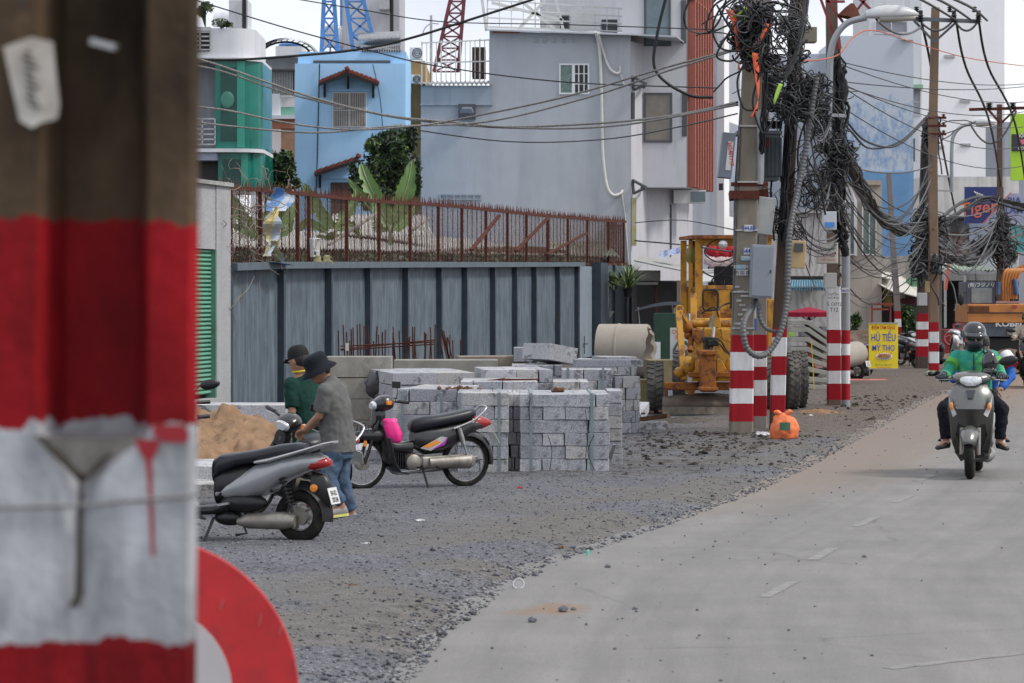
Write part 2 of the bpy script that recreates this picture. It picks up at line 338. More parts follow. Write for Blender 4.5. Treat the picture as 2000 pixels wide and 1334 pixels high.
def build_road():
    XX, Y = road(); xs = rx; ny, nx = Y.shape; me = bpy.data.meshes.new('road'); i = np.arange(nx*ny).reshape(ny, nx)
    q = np.stack([i[:-1,:-1], i[:-1,1:], i[1:,1:], i[1:,:-1]], -1).reshape(-1, 4); Z = .004+(fbm(XX, Y, .5, 77)-.5)*.01
    me.vertices.add(nx*ny); me.vertices.foreach_set('co', np.stack([XX, Y, Z], -1).ravel())
    me.loops.add(q.size); me.loops.foreach_set('vertex_index', q.ravel()); me.polygons.add(len(q)); me.polygons.foreach_set('loop_start', np.arange(0, q.size, 4)); me.update()
    a = me.color_attributes.new('dirt', 'FLOAT_COLOR', 'POINT'); A = r_attr(XX, Y); a.data.foreach_set('color', np.concatenate([A.reshape(-1, 3), np.ones((nx*ny, 1))], 1).ravel())
    me.materials.append(road_mat()); me.validate(); o = bpy.data.objects.new('road', me); SC.collection.objects.link(o); struct(o)
build_road()
# worn lane dashes
mline = mat('worn_road_paint', (.27, .265, .255), .8, var=.15, scale=20, dirt=(.185, .18, .172), dpos=(.35, .6), dscale=10)
for (x0, y0, x1, y1) in [(1503,1163,1540,1143),(1592,1092,1622,1074),(1675,1028,1705,1013),(1752,981,1776,970),(1800,938,1820,931),(1800,1300,1930,1285)]:
    a, b = G(x0, y0), G(x1, y1); d = (b-a).normalized()*.55; n = Vector((d.y, -d.x, 0)).normalized()*.05; z = Vector((0,0,0))
    c = (a+b)/2; mb = MB(); st = 10
    for k in range(st):
        t0 = -1+2*k/st; t1 = t0+2/st; j = lambda: .7+.5*random.random()
        mb.quad(c+d*t0-n*j()+z, c+d*t0+n*j()+z, c+d*t1+n*j()+z, c+d*t1-n*j()+z)
    mb.v = [Vector((v.x, v.y, .0065+float(fbm(v.x, v.y, .5, 77)-.5)*.01)) for v in mb.v]; struct(mb.build('road_marking', mline))
# loose stones, one scattered mass
def stones(n, mt, seed, y0, y1, smin, smax, near, name):
    r = np.random.RandomState(seed); Y = y0*(y1/y0)**r.rand(n); s = np.where(r.rand(n) < near, np.abs(r.randn(n))*.22-.12, r.rand(n)*14-.1); X = edge(Y)-s
    k = np.abs(X) < Y*.19+1; X, Y = X[k], Y[k]; n = len(X); S = smin+(smax-smin)*r.rand(n)**3; Z = np.maximum(gz(X, Y), .004)
    base = np.array([[1,0,0],[-1,0,0],[0,1,0],[0,-1,0],[0,0,1],[0,0,-1]], float); V = base[None]*S[:,None,None]*(.6+.6*r.rand(n, 6, 1))*np.array([1,1,.6])
    a = r.rand(n)*6.28; ca, sa = np.cos(a), np.sin(a); x = V[...,0]*ca[:,None]-V[...,1]*sa[:,None]; y = V[...,0]*sa[:,None]+V[...,1]*ca[:,None]
    V = np.stack([x+X[:,None]+(r.rand(n,6)-.5)*S[:,None]*.5, y+Y[:,None], V[...,2]+Z[:,None]+S[:,None]*.25], -1).reshape(-1, 3)
    f = np.array([[0,2,4],[2,1,4],[1,3,4],[3,0,4],[2,0,5],[1,2,5],[3,1,5],[0,3,5]]); Fc = (f[None]+6*np.arange(n)[:,None,None]).reshape(-1, 3)
    me = bpy.data.meshes.new(name); me.vertices.add(len(V)); me.vertices.foreach_set('co', V.ravel()); me.loops.add(Fc.size); me.loops.foreach_set('vertex_index', Fc.ravel())
    me.polygons.add(len(Fc)); me.polygons.foreach_set('loop_start', np.arange(0, Fc.size, 3)); me.update()
    for q in mt: me.materials.append(q)
    me.polygons.foreach_set('material_index', np.repeat(r.randint(0, len(mt), n), 8)); me.validate(); o = bpy.data.objects.new(name, me); SC.collection.objects.link(o); return struct(o, 'stuff')
mst = [mat('stone_dark', (.06, .062, .07), .9, var=.3, scale=40), mat('stone_mid', (.135, .139, .155), .9, var=.3, scale=40), mat('stone_pale', (.23, .23, .24), .9, var=.3, scale=40), mat('stone_mid_b', (.10, .103, .118), .9, var=.3, scale=40)]
stones(60000, mst, 5, 14.5, 62, .005, .018, .08, 'gravel')
stones(700, mst, 15, 14.5, 40, .014, .034, .8, 'gravel')
# grit scattered on asphalt
def grit():
    mb = MB(); r = random.Random(4)
    for _ in range(230):
        Y = 15+r.random()**1.5*45; X = float(edge(Y))+abs(r.gauss(0, 1.4))+.1; s = r.uniform(.004, .013)
        mb.ell((X, Y, .004+s*.5), (s, s*r.uniform(.6, 1.2), s*.7), n=5, m=3)
    for (px, py, s) in [(1100,1196,.035),(1120,1193,.02),(1040,1216,.03),(1187,1110,.025),(1240,1192,.02),(1050,1087,.03),(1010,1146,.03),(1045,1126,.03),(1056,1120,.02),(1330,1105,.012),(1688,1090,.02)]:
        q = G(px, py); mb.rblob((q.x, q.y, s*.6), (s, s*.8, s*.7), n=7, m=5)
    struct(mb.build('grit', mst[1]), 'stuff')
grit()
def debris():
    mb = MB(); r = random.Random(21)
    for _ in range(620):
        px, py = (r.gauss(1400,120), 848+abs(r.gauss(0,30))) if r.random() < .65 else (r.gauss(1720,70), 775+abs(r.gauss(0,25)))
        q = G(px, py)
        if q.x > edge(q.y)-.1: continue
        s = r.uniform(.008,.028)*(1 if r.random() < .93 else 1.8); mb.rblob((q.x, q.y, s*.3+float(max(0,gz(q.x,q.y)))), (s*1.3, s*r.uniform(.6,1.6), s*.38), n=6, m=4, j=.7)
    struct(mb.build('mud_debris', [mat('mud_clod', (.075,.064,.054), .95, var=.4)]), 'stuff')
debris()
# ================================================================ foreground pole + round sign
d0 = 3.5; k0 = pxs(d0)
fp = top('utility_pole', 'large blurred concrete pole filling the left edge, brown above with red and white painted bands', 'utility pole', (P(190, 570, d0).x, d0+.12, 0))
bz = lambda y: HC-(y-HY)*k0
pm = pole_mat('foreground_pole_shaded_paint', [(0, 'c'), (.35, 'w'), (.6, 'r'), (.86, 'w'), (1.12, 'r'), (1.395, 'w'), (bz(1275), 'w'), (bz(1500), 'r'), (bz(1500)+.001, 'r'), (bz(1272), 'w'), (bz(846), 'r'), (bz(438), 'c')], conc=(.085, .056, .033), amp=.03, nsc=16, stain=.5, red=(.235,.005,.009), wht=(.40,.41,.43), blot=1)  # red, white and concrete colours darkened to carry the shade on this pole
mb = MB()
def X0(px): return (px-1000)*k0
xl, xa, xb, xr = X0(-90), X0(88), X0(272), X0(384); D = .22; rc = .09
def prof(z, rec, cl=0):
    tl = (z-bz(1334))*.006; xm = X0(161); xa = globals()['xa']*(1-cl)+(xm-.012)*cl; xb = globals()['xb']*(1-cl)+(xm+.012)*cl
    pts = [(xl-tl, 0), (xa-.012, 0), (xa+.012, rec), (xb-.012, rec), (xb+.012, 0), (xr-.012+tl, 0), (xr+tl-.002, .012), (xr*(1+D/3.5)-.004+tl, D), (xl-tl, D)]
    return [Vector((x, d0+y, z)) for x, y in pts]
mb.loft([prof(*q_) for q_ in [(-.1,0,1),(bz(1190),0,1),(bz(1100),.012,1),(bz(960),.02,1),(bz(930),.03,.95),(bz(885),.035,.5),(bz(858),.04,.06),(bz(848),rc,0),(2.2,rc),(7.5,rc)]])
0 and mb.loft([prof(z, r) for z, r in [(-.1, 0), (.9, 0), (1.2, 0), (1.5, 0), (bz(940), 0), (2.2, rc), (2.6, rc), (3.2, rc), (4.5, rc), (7.5, rc)]])
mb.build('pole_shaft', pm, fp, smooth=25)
mb = MB(); mb.add([(X0(78),d0-.002,bz(853)), (X0(284),d0-.002,bz(853)), (X0(215),d0-.002,bz(893)), (X0(160),d0-.002,bz(934)), (X0(112),d0-.002,bz(900))], [(0,1,2,3,4)]); mb.build('bare_patch', mat('bare_grey_patch', (.16,.15,.135), .95, var=.5, scale=30), fp)
mb = MB(); c = bz(850)      # crack and scar in the paint
def strip(pts, w, off=-.003):
    for (x0, y0, w0), (x1, y1, w1) in zip(pts, pts[1:]):
        mb.add([(X0(x0-w0), d0+off, bz(y0)), (X0(x0+w0), d0+off, bz(y0)), (X0(x1+w1), d0+off, bz(y1)), (X0(x1-w1), d0+off, bz(y1))], [(0,1,2,3)])
strip([(160,925,5),(158,1000,6),(157,1080,7),(155,1160,8),(145,1185,10)], 1); 
strip([(75,850,9),(120,895,11),(162,938,10)], 1); strip([(218,885,6),(190,912,9),(160,938,8)], 1); strip([(80,852,5),(180,856,8),(285,850,5)],1); strip([(40,-10,8),(45,15,6)], 1); mb.build('paint_crack', mat('bare_cracked_concrete', (.07, .06, .05), .95, var=.4, scale=30), fp)
mb = MB(); strip([(288,858,26),(290,880,18),(291,900,6),(294,960,4),(297,1030,4),(299,1085,3)], 1); strip([(330,830,30),(335,850,36),(345,864,20)], 1)
mb.build('paint_drip', mat('red_paint_drip', RED, .6, var=.2), fp)
mb = MB(); R = lambda x, y: P(x, y, d0-.004)
mb.add([R(6, 92), R(60, 72), R(104, 82), R(108, 130), R(117, 205), R(112, 232), R(80, 240), R(62, 250), R(38, 236), R(28, 190)], [tuple(range(10))])
pn = mb.build('paper_notice', mat('dirty_paper', (.55, .52, .47), .8, var=.3, scale=14, dirt=(.25, .2, .15)), fp)
mb = MB()
for i in range(9): mb.bar(R(48-i % 2*3+i*1.2, 100+i*13)+Vector((0, -.003, 0)), R(62+i % 3*6+i, 107+i*13)+Vector((0, -.003, 0)), .004, .002)
mb.build('lettering', K['ink'], pn)
mb = MB(); mb.bar(P(178, 80, d0-.006), P(228, 93, d0-.02), .008); mb.build('bent_nail', K['steel'], fp)
mb = MB(); mb.tube([P(-90, 994, d0-.004), P(150, 987, d0-.005), P(384, 968, d0-.004)], .0022, 5); mb.build('binding_wire', mat('faded_wire', (.2, .2, .2), .7), fp)
# sign
d1 = 6.5; k1 = pxs(d1); sc = P(282, 1352, d1)
sg = top('traffic_sign', 'round red sign with white middle, half hidden behind the foreground pole', 'traffic sign', (sc.x, sc.y, 0))
mred = mat('sign_red', (.50, .022, .025), .45, var=.18, scale=9, dirt=(.30, .03, .03), dpos=(.5, .8), dscale=14)
mb = MB().lathe([(0, -.004), (300*k1, -.004), (302*k1, 0), (300*k1, .004), (0, .004)], sc, (0, 1, 0), 64); mb.build('sign_disc', mred, sg, smooth=30)
mb = MB().lathe([(0, -.002), (172*k1, -.002), (172*k1, .002), (0, .002)], sc+Vector((0, -.006, 0)), (0, 1, 0), 64); mb.build('sign_centre', mat('sign_white', (.5, .47, .48), .45, var=.1), sg)
mb = MB().tube([(sc.x, sc.y+.035, 0), (sc.x, sc.y+.035, sc.z+.34)], .03, 12); mb.build('post', K['steel'], sg, smooth=30)
mb = MB()
for q in ((430,1190),(505,1220),(545,1240),(575,1300)): mb.bar(P(q[0], q[1], d1-.005), P(q[0]+6, q[1]-20, d1-.005), .004, .001)
mb.build('scratch', mat('scratch_grey', (.5, .3, .3), .6), sg)
# ================================================================ buildings, walls and fence along the left side
W = Frame(-5.1, 51, .196, .981)
def wall_mat(name, c, **k):
    d = dict(rough=.85, var=.08, scale=1.2, dirt=tuple(x*.62 for x in c), dpos=(.50, .82), dscale=1.4, streak=(1.8, 1.8, .16), bump=.12, bscale=22); d.update(k); return mat(name, c, **d)
def fbox(mb, fr, t0, t1, o0, o1, z0, z1):   # box in a frame: along t, offset o (towards the road), height z
    a, b, c, d = fr.at(t0, o0), fr.at(t1, o0), fr.at(t1, o1), fr.at(t0, o1)
    lo = [Vector((q.x, q.y, z0)) for q in (a, b, c, d)]; hi = [Vector((q.x, q.y, z1)) for q in (a, b, c, d)]
    return mb.add(lo+hi, [(3,2,1,0),(4,5,6,7),(0,1,5,4),(1,2,6,5),(2,3,7,6),(3,0,4,7)])
def pbox(mb, x0, y0, x1, y1, d, D):          # box whose front face spans photo pixels at distance d and is D deep
    a, b = P(x0, y0, d), P(x1, y1, d); zl, zh = min(a.z, b.z), max(a.z, b.z)
    return mb.box(((a.x+b.x)/2, d+D/2, (zl+zh)/2), (abs(b.x-a.x), D, zh-zl))
zpx = lambda py, d: HC-(py-HY)/F*d
# ---- shutter house
t410, t438 = W.t(410), W.t(438); d_s = W.at(t410).y
sh = top('shuttered_house', 'grey stucco house front with a green roller shutter, beside the foreground pole', 'house', W.at(-2.5, -1))
stucco = mat('grey_terrazzo_stucco', (.36, .36, .37), .85, var=.08, speck=.28, sscale=55, bump=.2, bscale=70, dirt=(.3,.3,.31), dpos=(.55,.8), dscale=1.5, streak=(1.5,1.5,.3))
zt = zpx(362, d_s); zs = zpx(487, d_s)
mb = MB(); fbox(mb, W, t410, t438, -.45, .12, 0, zt); fbox(mb, W, -6, t410, -.5, .10, zs, zt-.003); fbox(mb, W, -6.5, -6, -.5, .12, 0, zt)
fbox(mb, W, -6.5, t438-.01, -6, -.5, 0, zt-.004); mb.build('wall', stucco, sh)
mb = MB(); fbox(mb, W, -6.6, t438+.03, -6.05, .17, zt, zt+.07); mb.build('coping', mat('stained_coping', (.36,.36,.35), .9, var=.25, bump=.2, dirt=(.15,.14,.12)), sh)
mb = MB(); n = 34; zb = .32
for i in range(n):
    z0 = zb+(zs-zb)*i/n; h = (zs-zb)/n
    a, b = -6, t410-.08
    q = [W.at(a, -.02, z0), W.at(b, -.02, z0), W.at(b, .05, z0+h*.35), W.at(b, .05, z0+h*.7), W.at(b, -.02, z0+h*.95), W.at(a, .05, z0+h*.35), W.at(a, .05, z0+h*.7), W.at(a, -.02, z0+h*.95)]
    mb.add(q, [(0,1,2,5),(5,2,3,6),(6,3,4,7)])
mb.build('roller_shutter', mat('green_shutter', (.16, .42, .30), .55, var=.12, dirt=(.20,.27,.20), dpos=(.5,.85), dscale=5), sh)
mb = MB(); fbox(mb, W, t410-.08, t410-.003, -.06, .13, .25, zs-.003); mb.build('shutter_rail', mat('green_rail', (.10,.22,.17), .6, var=.2, dirt=(.12,.08,.05)), sh)
mb = MB(); fbox(mb, W, -6, t410-.003, -.5, .2, .0, .25); mb.build('door_step', stucco, sh)
# ---- blue-grey metal wall
posts = [442, 545.5, 639, 715, 789, 855, 905, 960, 1003, 1041, 1087, 1124]
def zw(px): return W.p(px, np.interp(px, [440, 545, 800, 1000, 1130, 1230], [528, 524, 522, 521, 520, 518])).z
sheetm = mat('blue_grey_sheet', (.075, .105, .130), .6, var=.4, scale=2.2, bump=.12, bscale=14, dirt=(.17, .20, .225), dpos=(.47, .70), dscale=6, streak=(1.6, 1.6, .12), spec=.4)
postm = mat('dark_blue_post', (.028, .045, .062), .6, var=.25, dirt=(.06,.07,.08), dpos=(.5,.8))
wallr = top('metal_sheet_wall', 'long tall wall of blue grey metal sheets with dark posts, rusty fence on top', 'wall', W.at(W.t(442)))
tp = [W.t(x) for x in posts]+[W.t(1130)]
for i in range(len(posts)):
    t0, t1 = tp[i], tp[i+1] if i+1 < len(tp) else tp[i]+1
    mb = MB(); z1 = zw(posts[i]+5); z2 = zw((posts+[1130])[i+1]); nn = 10
    rings = []
    for k in range(nn+1):
        t = t0+.05+(t1-t0-.1)*k/nn; b = random.uniform(-.012, .012)
        rings.append([W.at(t, -.02+b, .0), W.at(t, -.02+b+random.uniform(-.01,.01), 1.2), W.at(t, -.02+b, z1+(z2-z1)*k/nn)])
    mb.loft(rings, cap=False, closed=False); mb.build('sheet_panel', sheetm, wallr)
    mb = MB(); fbox(mb, W, t0-.07, t0+.07, -.05, .11, 0, z1+.02); mb.build('post', postm, wallr)
mb = MB()
for i in range(len(tp)-1):
    a, b = W.at(tp[i], .06, zw((posts+[1130])[i])+.06), W.at(tp[i+1], .06, zw((posts+[1130])[i+1])+.06); mb.bar(a, b, .3, .13)
mb.build('top_rail', mat('blue_rail', (.09,.12,.145), .6, var=.2), wallr)
# gate and the wall piece beyond it
gt = top('metal_gate', 'pale blue grey metal door at the far end of the sheet wall', 'gate', W.at(W.t(1142)))
mb = MB(); fbox(mb, W, W.t(1131), W.t(1154), -.04, .03, .1, zw(1140)); mb.build('gate_leaf', mat('pale_gate_sheet', (.19,.235,.275), .55, var=.12, dirt=(.33,.36,.38), dscale=5, streak=(1.5,1.5,.15)), gt)
mb = MB(); fbox(mb, W, W.t(1155), W.t(1169), -.05, .3, 0, zw(1160)+.1); mb.build('gate_post', postm, gt)
mb = MB(); a = W.p(1140, 672, off=.06); mb.bar(a, a+Vector((.12, .3, 0)), .03); mb.bar(a+Vector((.02,0,-.3)), a+Vector((.02,0,.25)), .025); mb.build('latch', K['dark'], gt)
pw = top('planter_wall', 'short blue grey sheet wall hung with flower pots beyond the gate', 'wall', W.at(W.t(1200)))
mb = MB(); fbox(mb, W, W.t(1170), W.t(1231), -.04, .02, 0, zw(1200)); mb.build('sheet_panel', sheetm, pw)
for x in (1196, 1228): mb = MB(); fbox(mb, W, W.t(x)-.06, W.t(x)+.06, -.03, .1, 0, zw(x)+.02); mb.build('post', postm, pw)
# ---- rusty fence
rustm = K['rust']
fen = top('spiked_iron_fence', 'rusty iron fence with spikes and wire mesh on top of the blue grey wall', 'fence', W.at(W.t(445), -.05, 2.5))
ry_ = lambda px: np.interp(px, [436,545,640,740,820,900,1000,1070,1190,1222], [366,374,384,394,398,404,415,422,432,433])
fx = [450, 508, 581, 603, 677, 740, 801, 856, 902, 949, 991, 1028, 1070, 1109, 1147, 1188, 1218]
def ft(px, py): return W.p(px, py, off=-.05)
for x in fx:
    mb = MB(); a = ft(x, ry_(x)-4); b = ft(x, 521); mb.bar(a, b, .07, .07, (W.u.x, W.u.y, 0)); mb.build('fence_post', rustm, fen)
xs = [436]+fx+[1222]; mb = MB()
for a, b in zip(xs, xs[1:]): mb.bar(ft(a, ry_(a)), ft(b, ry_(b)), .06, .07)
mb.build('top_rail', rustm, fen)
mb = MB()
for a, b in zip(xs, xs[1:]): mb.bar(ft(a, 516), ft(b, 515.5), .06, .06)
mb.build('bottom_rail', rustm, fen)
mb = MB(); t = W.t(437); tE = W.t(1222); i = 0
while t < tE:
    q = W.at(t, -.05); px = 1000+q.x/q.y*F
    if i % 4 == 0: mb.bar(W.p(px, ry_(px), off=-.05), W.p(px, 518, off=-.05), .018)
    t += .14; i += 1
mb.build('thin_bars', rustm, fen)
mb = MB(); t = W.t(437)
while t < tE:
    q = W.at(t, -.05); px = 1000+q.x/q.y*F; a = W.p(px, ry_(px), off=-.05); h = .17+random.random()*.05; u = Vector((W.u.x, W.u.y, 0)); nn = Vector((W.n.x, W.n.y, 0))
    tip = a+Vector((0,0,h))+u*random.uniform(-.05,.05)+nn*random.uniform(-.05,.05)
    mb.add([a-u*.045, a+nn*.02, a+u*.045, a-nn*.02, tip], [(0,1,4),(1,2,4),(2,3,4),(3,0,4)])
    t += .16
mb.build('spikes', rustm, fen)
mb = MB(); t = W.t(437); i = 0; cell = .12
while t < tE:
    q = W.at(t, -.07); px = 1000+q.x/q.y*F; z1 = W.p(px, ry_(px), off=-.07).z; z0 = W.p(px, 517, off=-.07).z; z = z0; s = 1 if i % 2 else -1; pts = []
    while z < z1: pts.append(W.at(t+s*cell*.25, -.07+random.uniform(-.01,.01), z)); z += cell*.5; s = -s
    mb.tube(pts, .0035, 3, False); t += cell*.5; i += 1
mb.build('wire_mesh', mat('rusty_wire', (.14,.09,.075), .8, var=.3), fen)
mb = MB()
for a, b in [((921,488),(975,421)), ((1008,490),(1072,424)), ((1068,497),(1146,455))]:
    mb = MB(); mb.bar(W.p(*a, off=.02), W.p(*b, off=.02), .10, .04); mb.build('diagonal_brace', rustm, fen)
# bundle of rusty panels leaning at the far end
mb = MB()
for i in range(5):
    o = -.25-.12*i
    for k in range(9): mb.bar(W.p(1186+k*4.4, 520, off=o), W.p(1186+k*4.4, 433+random.random()*6, off=o), .04)
    mb.bar(W.p(1184, 440, off=o), W.p(1222, 441, off=o), .05); mb.bar(W.p(1184, 510, off=o), W.p(1222, 510, off=o), .05)
tag(mb.build('rusty_grille', rustm), 'stack of rusty window grilles stored behind the far end of the fence', 'grille')
# rag, hanger, yellow strips
def rag(pts, wid, mats, name, label, cat_, seed):
    r = random.Random(seed); S = spline(pts, 5); mb = MB(); prev = None; m = len(S)
    for i, p in enumerate(S):
        wd = np.interp(i/(m-1)*(len(wid)-1), range(len(wid)), wid); row = []
        for k in range(7):
            u = (k/6-.5)*wd; row.append(p+Vector((W.u.x, W.u.y, 0))*u*.4+Vector((u, 0, 0))*.9+Vector((W.n.x, W.n.y, 0))*(.06*math.sin(k*1.7+i*.6)+r.uniform(-.02,.02)))
        if prev:
            o = len(mb.v); mb.v += prev+row
            for k in range(6): mb.f.append((o+k, o+k+1, o+8+k, o+7+k)); mb.mi.append(((k+(i//4)) % 5) in (0, 1) and 1 or 0)
        prev = row
    return tag(mb.build(name, mats, smooth=60), label, cat_)
blu = mat('faded_blue_tarp', (.10,.25,.52), .6, var=.35, scale=14); yel = mat('faded_yellow_tarp', (.50,.42,.16), .6, var=.3, scale=14, dirt=(.55,.55,.5), dpos=(.45,.6)); pal = mat('frayed_pale_tarp', (.42,.48,.55), .7, var=.3)
rag([W.p(541,366,off=.12), W.p(548,384,off=.14), W.p(540,412,off=.14)], [.10,.42,.34], [blu, pal], 'tarp_rag', 'blue torn tarp rag caught on the spikes of the rusty fence', 'rag', 1)
rag([W.p(538,404,off=.16), W.p(531,432,off=.17), W.p(532,460,off=.14), W.p(524,500,off=.14)], [.12,.28,.26,.1], [yel, pal], 'tarp_rag', 'long faded yellow rag hanging down the rusty fence below the blue one', 'rag', 2)
rag([W.p(534,470,off=.2), W.p(541,492,off=.22), W.p(548,512,off=.2)], [.06,.08,.12], [yel, yel], 'tarp_rag', 'thin yellow strip dangling over the blue rag bundle on the wall top', 'rag', 3)
rag([W.p(530,512,off=.25), W.p(545,515,off=.3), W.p(562,518,off=.25)], [.2,.22,.2], [mat('dark_blue_rag',(.03,.07,.22),.7,var=.4), blu], 'tarp_rag', 'dark blue crumpled rag bundle lying on the wall top', 'rag', 4)
for a, lb in ((618, 'left'), (637, 'right')): rag([W.p(a,498,off=.1), W.p(a+4,510,off=.14), W.p(a+2,521,off=.12)], [.07,.1,.05], [yel, yel], 'yellow_ribbon', '%s one of two small yellow ribbons tied at the foot of the rusty fence' % lb, 'ribbon', a)
mb = MB()
for a, b in [((608,466),(622,466)),((608,466),(610,502)),((622,466),(621,500)),((610,500),(621,500)),((611,488),(620,492))]: mb.bar(W.p(*a,off=.05), W.p(*b,off=.05), .07, .02)
tag(mb.build('broken_frame', mat('white_plastic',(.6,.6,.58),.5,var=.1)), 'broken white plastic frame hooked on the rusty fence mesh', 'plastic frame')
# ---- corrugated shed roofs behind the wall
def corr(name, pts, mt, waves, amp=.03, parent=None, th=.01):   # pts: 4 corners, waves across edge 0-1
    a, b, c, d = [Vector(q) for q in pts]; nrm = (b-a).cross(d-a).normalized(); nrm = nrm if nrm.z > 0 else -nrm; mb = MB(); n = waves*4; r0 = []
    for s in (0, 1):
        rows = []
        for i in range(n+1):
            u = i/n; h = nrm*(amp*math.sin(u*waves*2*math.pi)-s*th); rows.append([a.lerp(b, u)+h, a.lerp(b, u).lerp(d.lerp(c, u), .5)+h, d.lerp(c, u)+h])
        mb.loft(rows, cap=False, closed=False)
    return mb.build(name, mt, parent, smooth=60)
fib = mat('fibrocement_roof', (.46,.45,.43), .9, var=.2, scale=5, dirt=(.25,.235,.21), dpos=(.5,.7), dscale=4, bump=.2)
shd = top('corrugated_shed', 'long low shed with pale corrugated roof behind the rusty fence', 'shed', W.at(10, -3))
corr('roof', [W.p(437,481,off=-1.0), W.p(1195,502,off=-1.0), W.p(1195,478,off=-5.5), W.p(437,444,off=-5.5)], fib, 170, .03, shd)
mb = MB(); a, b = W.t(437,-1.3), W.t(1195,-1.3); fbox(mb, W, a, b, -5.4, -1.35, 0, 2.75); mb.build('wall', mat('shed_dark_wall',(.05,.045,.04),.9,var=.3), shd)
for px in range(445, 1195, 22): mb = MB(); q = W.p(px, 486, off=-1.2); mb.bar(q+Vector((W.n.x,W.n.y,0))*.1-Vector((0,0,.1)), q-Vector((W.n.x,W.n.y,0))*2+Vector((0,0,.05)), .07, .1); mb.build('rafter', K['wood'], shd)
sh2 = top('corrugated_lean_to', 'grey corrugated lean-to roof in front of the blue house', 'shed', P(745, 700, 79))
corr('roof', [P(640,457,76), P(850,462,76), P(830,420,80), P(650,418,80)], fib, 26, .035, sh2)
mb = MB(); mb.box((P(740,500,78).x, 78.5, 1.6), (2.4, 3, 3.2)); mb.build('wall', wall_mat('grey_block_wall',(.2,.19,.18)), sh2)
sh3 = top('corrugated_lean_to', 'small stained corrugated roof under the grey gable wall near its right corner', 'shed', P(1120, 700, 90))
corr('roof', [P(1060,500,91), P(1210,500,91), P(1180,470,95), P(1075,472,95)], mat('mossy_roof',(.30,.29,.24),.9,var=.3,dirt=(.15,.15,.1)), 20, .04, sh3)
mb = MB(); mb.box((P(1130,500,94).x, 94, 1.5), (2., 3.4, 3)); mb.build('wall', wall_mat('yellowish_wall',(.35,.32,.22)), sh3)
# old boards leaning behind fence
for i, (a, b, lb) in enumerate([((642,478),(738,415),'weathered long'), ((805,450),(838,425),'short pale')]):
    mb = MB(); mb.bar(W.p(*a, off=-.6), W.p(*b, off=-.6), .09, .04); tag(mb.build('wooden_board', mat('grey_board',(.25,.23,.2),.9,var=.3)), '%s board leaning behind the rusty fence mesh' % lb, 'board')
# ---- grey gable house with bay
GD = 96.3; gw = wall_mat('grey_blue_render', (.40, .42, .455), var=.07, dirt=(.32,.335,.37), dpos=(.47,.85), dscale=1.1, streak=(1.5,1.5,.2))
gh = top('grey_house', 'big grey house with blank gable wall, small white window and upper bay over the street', 'house', (P(1030,0,GD).x, GD+4, 0))
zr = lambda px: zpx(np.interp(px, [955, 1232], [60, 70]), GD)
xL, xM, xR = P(822,0,GD).x, P(956,0,GD).x, P(1232,0,GD).x
mb = MB(); yb = 14
def houseprism(mb, poly, d, D): return mb.prism([Vector((x, d, z)) for x, z in poly], (0, D, 0))
wx0, wz1, wx1, wz0 = P(1094,126,GD).x, P(1094,126,GD).z, P(1150,183,GD).x, P(1150,183,GD).z
houseprism(mb, [(xL-.004,0),(xR,0),(xR,zr(1232)),(xM,zr(955)),(xM,zpx(168,GD)),(xL,zpx(168,GD))], GD, 12)
wl = mb.build('wall', gw, gh)
mb = MB(); pbox(mb, 822, 167, 960, 203, GD-.05, .05); pbox(mb, 820, 203, 962, 205.5, GD-.09, .09); mb.build('parapet_panel', wall_mat('pale_blue_panel',(.30,.35,.40)), gh)
corr('roof_edge', [P(817,165,GD-.2), P(960,164,GD-.2), P(960,159,GD+2), P(817,160,GD+2)], mat('zinc_roof',(.38,.4,.43),.5,.3,var=.2), 16, .04, gh)
mb = MB(); a, b = P(950,60,GD-.35), P(1322,71,GD-.35)
mb.add([P(950,57,GD-.4), P(1235,66,GD-.4), P(1322,70,GD-.4), P(1348,91,GD+2.5), P(1240,62,GD+12), P(952,52,GD+12)], [(0,1,2,3,4,5)])
mb.add([P(950,60,GD-.4), P(1235,69,GD-.4), P(1322,73,GD-.4), P(1348,93,GD+2.5), P(1240,64,GD+12), P(952,55,GD+12)], [(5,4,3,2,1,0)])
mb.add([P(950,57,GD-.4), P(1235,66,GD-.4), P(1322,70,GD-.4), P(1348,91,GD+2.5), P(950,60,GD-.4), P(1235,69,GD-.4), P(1322,73,GD-.4), P(1348,93,GD+2.5)], [(0,4,5,1),(1,5,6,2),(2,6,7,3)])
mb.build('metal_roof', mat('pale_roof_sheet',(.42,.44,.48),.5,.2,var=.15), gh)
mb = MB(); pbox(mb, 962, 61, 1015, 64.5, GD-.06, .06); mb.build('exposed_brick', mat('bare_brick',(.36,.14,.08),.9,var=.4,scale=9), gh)
